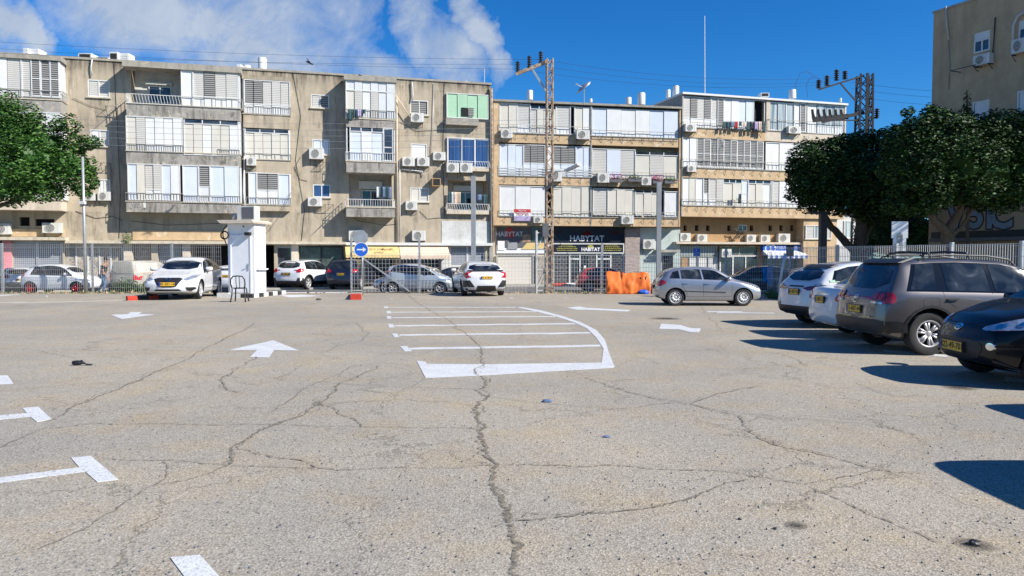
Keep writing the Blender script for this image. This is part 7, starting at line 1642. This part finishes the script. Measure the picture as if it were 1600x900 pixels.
# left tree
b0 = Vector((at(-30, 440, 38).x, 37.6, gz(37.6)))
Yl = 37.0
tree('leafy_tree', 'bright green broadleaf tree filling the left edge in front of the block', b0, [([b0, at(-28,380,37.6), at(-10,320,37.3)], .24, .18), ([at(-10,320,37.3), at(40,270,37)], .16, .05), ([at(-10,320,37.3), at(-5,220,37)], .16, .05), ([at(-10,325,37.3), at(90,290,36.8)], .12, .03)],
 [B(10,215,Yl,60,55,1.6,5200), B(-30,190,Yl,50,55,1.6,2500), B(55,225,Yl,45,48,1.5,4200), B(15,275,Yl-.3,65,42,1.6,5200), B(70,270,Yl,48,38,1.4,3800), B(108,250,Yl+.2,38,30,1.1,2600), B(118,225,Yl+.3,30,18,.8,1200), B(140,222,Yl+.3,18,10,.6,500),
  B(112,196,Yl,15,20,.6,620), B(92,195,Yl,14,14,.6,420), B(115,275,Yl,32,28,1.0,1900), B(138,258,Yl+.2,16,16,.6,500), B(30,180,Yl,34,24,1.1,1600), B(0,158,Yl,26,22,1,1100), B(145,284,Yl+.2,10,12,.5,300), B(60,300,Yl-.2,50,18,1.1,1600), B(5,308,Yl,40,18,1.2,1100), B(40,195,Yl,26,22,1,900), B(128,298,Yl,16,14,.6,450)],
 'ltree', .16, 3, core=[K(10,215,Yl,38,38,1), K(60,245,Yl,36,36,.9), K(15,275,Yl,45,28,1), K(105,258,Yl,22,18,.7)])
# ficus trees, right
t1 = Vector((at(1343,430,35.5).x, 35.5, 0)); Y1 = 34.5
tree('ficus_tree', 'wide dark clipped ficus whose crown hides the right block, slanting limb to the left', t1, [([t1, at(1343,395,35.5), at(1346,345,35.2)], .32, .27), ([at(1343,400,35.5), at(1318,375,35.3), at(1295,350,35), at(1286,332,34.7)], .22, .12), ([at(1346,350,35.2), at(1330,300,35)], .25, .08), ([at(1346,350,35.2), at(1375,300,35)], .25, .08), ([at(1346,390,35.4), at(1362,350,35.2), at(1385,325,35)], .16, .07)],
 [B(1280,270,Y1,46,52,2.0,7000), B(1262,245,Y1,30,28,1.5,2800), B(1253,290,Y1,24,34,1.3,2500), B(1320,265,Y1,50,55,2.2,7800), B(1370,270,Y1,48,60,2.2,7500), B(1300,300,Y1-.3,58,34,2,5200), B(1370,310,Y1-.2,50,34,2,5200), B(1245,262,Y1,16,14,.8,700), B(1290,232,Y1,26,16,1.2,1400), B(1325,222,Y1,26,14,1.2,1300), B(1340,228,Y1,30,16,1.2,1500), B(1375,222,Y1,22,16,1,1000), B(1405,240,Y1,34,40,1.6,4200), B(1412,290,Y1,34,40,1.6,3800), B(1395,208,Y1,20,14,.8,900), B(1350,212,Y1,16,10,.7,500), B(1318,322,Y1,34,18,1.2,1800), B(1275,318,Y1,30,16,1.2,1500), B(1390,335,Y1+.5,50,24,1.4,2800), B(1350,328,Y1,30,12,1,900)],
 'ficus', .15, 11, 'ficus trees on the right', core=[K(1290,275,Y1,34,36,1.4), K(1330,280,Y1,42,42,1.6), K(1375,285,Y1,40,44,1.5), K(1265,280,Y1,18,26,.9)])
t2 = Vector((at(1480,430,29.2).x, 29.2, 0)); Y2 = 28.3
tree('ficus_tree', 'large dark ficus rising in front of the tan building with a forked trunk', t2, [([t2, at(1482,395,29.2), at(1482,355,29)], .30, .26), ([at(1482,365,29), at(1462,345,28.8), at(1440,318,28.6)], .2, .09), ([at(1482,360,29), at(1500,330,28.8), at(1505,300,28.5)], .2, .08), ([at(1483,372,29), at(1505,352,28.8), at(1520,325,28.6)], .10, .05)],
 [B(1430,245,Y2,46,55,1.9,6500), B(1470,235,Y2,50,60,2,7500), B(1520,240,Y2,50,55,2,7500), B(1575,245,Y2,50,58,2,7500), B(1440,290,Y2-.2,50,38,1.8,4600), B(1500,290,Y2-.2,55,34,1.8,4600), B(1575,300,Y2-.2,50,36,1.8,4200), B(1640,260,Y2,50,70,2,4200), B(1455,190,Y2,20,26,.8,1100), B(1450,175,Y2,10,14,.5,280), B(1420,200,Y2,16,18,.7,600), B(1418,175,Y2,9,9,.4,170), B(1490,205,Y2,26,22,1,1100), B(1530,205,Y2,30,20,1,1200), B(1560,208,Y2,26,20,1,1000), B(1590,200,Y2,26,24,1,1100), B(1405,222,Y2,26,26,1,1700), B(1398,262,Y2,26,34,1.2,2200), B(1428,322,Y2,42,18,1.3,2600), B(1540,312,Y2,50,14,1.2,1800), B(1470,200,Y2,60,22,1.4,2600), B(1560,192,Y2,60,20,1.4,2600), B(1470,182,Y2,14,14,.6,380), B(1545,195,Y2,12,12,.5,260)],
 'ficus', .135, 23, 'ficus trees on the right', core=[K(1430,262,Y2,34,42,1.3), K(1475,255,Y2,40,45,1.4), K(1525,262,Y2,40,44,1.4), K(1580,268,Y2,40,44,1.4)])
t3 = Vector((at(1512,430,31.2).x, 31.2, 0)); tree('slender_tree', 'thin dark pointed treetop rising against the tan wall between the ficus crowns', t3, [([t3, at(1512,300,31.2), at(1511,150,31.2)], .1, .02)], [B(1510,190,31.2,14,24,.35,800), B(1511,165,31.2,5,22,.15,160), B(1515,205,31.2,20,20,.5,500)], 'ficus', .12, 31)
t4 = Vector((at(1405,430,42).x, 42, GB)); tree('leafy_tree', 'dim background tree glimpsed under the ficus crowns', t4, [([t4, at(1405,340,42)], .2, .1)], [B(1400,360,42,54,42,1.6,4500), B(1445,365,41,36,36,1.2,2500), B(1365,370,43,26,34,1.2,1500), B(1380,215,42,28,14,1.2,900)], 'ficus', .2, 37, core=[K(1400,365,42,44,36,1), K(1445,370,41,26,30,.8)])
def bush(x, y, Y, w, h, mat, label, n=900):
    q = at(x, y, Y); q.z = gz(Y); root = empty('bush', q, 0, label, 'bush', 'scrub along the fence'); leaves('foliage', mat, [(0,0,h*.45,w/2,.35,h*.55,n)], .10, int(x), root, core=[(0,0,h*.35,w*.3,.2,h*.3)]); m = MB(); m.tube([(0,0,0),(.02,0,h*.5)], .03, 5); m.build('stem', 'bark', root)
bush(196, 450, 37.0, 1.5, .8, 'ltree', 'low dry green scrub behind the fence below the old van'); bush(222, 450, 37.1, 1.2, .5, 'potg', 'second clump of scrub right of the one below the old van', 600)
bush(1207, 462, 30.2, .9, .45, 'potg', 'small weed clump at the foot of the leaning white post', 400); bush(1003, 455, 36.9, 1.0, .9, 'potg', 'grey green scrub behind the orange netting', 500)
# low wall and canopy behind the right fence
m = MB(); a_, b_ = at(1360, HOR, 34.6), at(1640, HOR, 25.5); m.bar((a_.x, a_.y, .55), (b_.x, b_.y, .55), .2, 1.1); tag(m.build('low_wall', 'concrete'), 'low grey wall in the shade behind the right hand fence', 'wall')

# ------------------------------------------------------------------ birds
def bird(px, py, Y, s, label, sit=False):
    p = at(px, py, Y); m = MB(); m.X = Matrix.Translation(p) @ Matrix.Rotation(R(25), 4, 'Y') @ Matrix.Scale(s, 4)
    m.lathe([(.001,-.5),(.08,-.3),(.12,0),(.09,.25),(.06,.35),(.09,.42),(.05,.52),(.001,.56)], 'x', 10)
    if not sit: m.add([(.1,0,.05),(-.15,0,.05),(-.3,-.75,.3),(-.05,-.45,.2)], [(0,1,2,3)]); m.add([(.1,0,.05),(-.15,0,.05),(-.3,.75,.3),(-.05,.45,.2)], [(0,3,2,1)])
    else: m.bar((0,0,-.1),(0,0,-.35),.03)
    tag(m.build('bird', 'black'), label, 'bird')
bird(483, 98, 40, .45, 'small dark bird flying in front of the cloud'); bird(563, 118, 48, .35, 'small dark bird perched on the roof edge of the narrow balcony stack', True)
# dead crow or rag: black feathered scrap on the asphalt
p = G(128, 571); m = MB(); m.X = Matrix.Translation((p.x, p.y, 0)); m.lathe([(.001,-.14),(.04,-.12),(.055,-.04),(.05,.03),(.03,.08),(.035,.11),(.001,.16)], 'x', 10, (-.08,0,.06)); m.prism([(.0,0,.05),(.12,-.03,.015),(.24,-.02,.01),(.22,.03,.012),(.1,.06,.02)], (0,0,.012)); m.prism([(-.2,.02,.06),(-.05,.1,.1),(.02,.05,.03)], (0,0,.012)); m.bar((-.08,-.02,.0),(-.08,-.02,.06),.008); m.bar((-.05,.02,.0),(-.05,.02,.06),.008)
m.v = [(p.x+(x-p.x)*.72, p.y+(y-p.y)*.72, z*.72) for x, y, z in m.v]; tag(m.build('crow', 'black'), 'black crow standing on the empty asphalt at left', 'bird')

# ------------------------------------------------------------------ person by the left fence
pp_ = at(160, 400, 36.95); gzp = gz(36.95)
root = empty('person', (pp_.x, 36.95, gzp), R(0), 'person in dark t-shirt, cap and blue jeans walking behind the left fence', 'person')
def skin(name, verts, edges, rad, mat, parent, sub=2):
    me = bpy.data.meshes.new(name); me.from_pydata(verts, edges, []); o = bpy.data.objects.new(name, me); COL.objects.link(o); md = o.modifiers.new('k', 'SKIN'); md.use_smooth_shade = True
    sv = me.skin_vertices[0].data if me.skin_vertices else None
    if sv is None:
        bpy.context.view_layer.objects.active = o; bpy.ops.object.modifier_remove(modifier='k'); md = o.modifiers.new('k', 'SKIN'); sv = me.skin_vertices[0].data
    for i, r_ in enumerate(rad): sv[i].radius = (r_, r_) if not isinstance(r_, tuple) else r_; sv[i].use_root = (i == 0)
    s_ = o.modifiers.new('s', 'SUBSURF'); s_.levels = sub; s_.render_levels = sub
    dg = bpy.context.evaluated_depsgraph_get(); m2 = bpy.data.meshes.new_from_object(o.evaluated_get(dg)); o.modifiers.clear(); o.data = m2; m2.materials.append(M[mat] if isinstance(mat, str) else mat); m2.shade_smooth(); o.parent = parent; return o
M['skin'] = plain('skin', (.42,.23,.15), .6, var=.05); M['jeans'] = plain('jeans', (.10,.19,.33), .85, var=.2, scale=12); M['tee'] = plain('dark_tee', (.03,.03,.035), .85)
V_ = [(0,0,.93),(.03,0,1.10),(.07,0,1.30),(.10,0,1.44),(.13,0,1.54),(.16,0,1.62),(.17,0,1.72),
      (.09,-.19,1.40),(.13,-.22,1.13),(.24,-.2,.93),(.29,-.19,.86), (.09,.19,1.40),(.02,.23,1.13),(.05,.22,.90),(.07,.21,.83),
      (.02,-.09,.88),(.16,-.10,.50),(.05,-.10,.09),(.17,-.10,.04), (-.0,.09,.88),(-.06,.10,.48),(-.30,.10,.14),(-.22,.10,.05)]
E_ = [(0,1),(1,2),(2,3),(3,4),(4,5),(5,6),(3,7),(7,8),(8,9),(9,10),(3,11),(11,12),(12,13),(13,14),(0,15),(15,16),(16,17),(17,18),(0,19),(19,20),(20,21),(21,22)]
Rr_ = [.13,.125,.15,.10,.055,.09,.10,.055,.042,.03,.035,.055,.042,.03,.035,.09,.065,.045,.04,.09,.065,.045,.04]
skin('body', V_, E_, Rr_, 'skin', root)
skin('t_shirt', [(0,0,.92),(.03,0,1.10),(.07,0,1.30),(.095,0,1.43),(.09,-.19,1.40),(.12,-.215,1.2),(.09,.19,1.40),(.04,.225,1.2)], [(0,1),(1,2),(2,3),(3,4),(4,5),(3,6),(6,7)], [.15,.145,.17,.12,.075,.06,.075,.06], 'tee', root)
skin('jeans', [(0,0,.95),(.02,-.09,.88),(.16,-.10,.50),(.055,-.10,.12),(0,.09,.88),(-.06,.10,.48),(-.29,.10,.16)], [(0,1),(1,2),(2,3),(0,4),(4,5),(5,6)], [.145,.105,.08,.06,.105,.08,.06], 'jeans', root)
m = MB(); m.lathe([(.001,.13),(.06,.115),(.10,.06),(.112,0),(.112,-.02)], 'z', 16, (.165,0,1.72)); m.prism([(.24,-.07,1.70),(.36,-.05,1.685),(.36,.05,1.685),(.24,.07,1.70)], (0,0,.012)); m.build('cap', 'black', root, smooth=False)
m = MB()
for sd in (-1, 1): m.lathe([(.001,.01),(.014,.005),(.014,-.005)], 'x', 8, (.262, sd*.035, 1.67))
m.bar((.25,0,1.66),(.285,0,1.63),.022); m.build('face_features', 'skin', root)
for nm, cx, cy in (('shoe', .15, -.10), ('shoe', -.20, .10)):
    m = MB(); m.lathe([(.001,-.13),(.035,-.12),(.045,-.04),(.04,.06),(.035,.12),(.001,.15)], 'x', 10, (cx+.02, cy, .045)); m.build(nm, 'black', root, smooth=True)
for sd, cx, cz in ((-1,.30,.83),(1,.075,.80)):
    for k in range(5):
        a = (-.03+.015*k); root_v = (cx+a*.3, sd*.20+a, cz); m = MB(); m.tube([root_v, (root_v[0]+.012, root_v[1]+a*.2, root_v[2]-.035), (root_v[0]-.002, root_v[1]+a*.2, root_v[2]-.065-.008*(2-abs(k-2)))], [.009,.008,.006], 6); m.build('finger', 'skin', root, smooth=True)
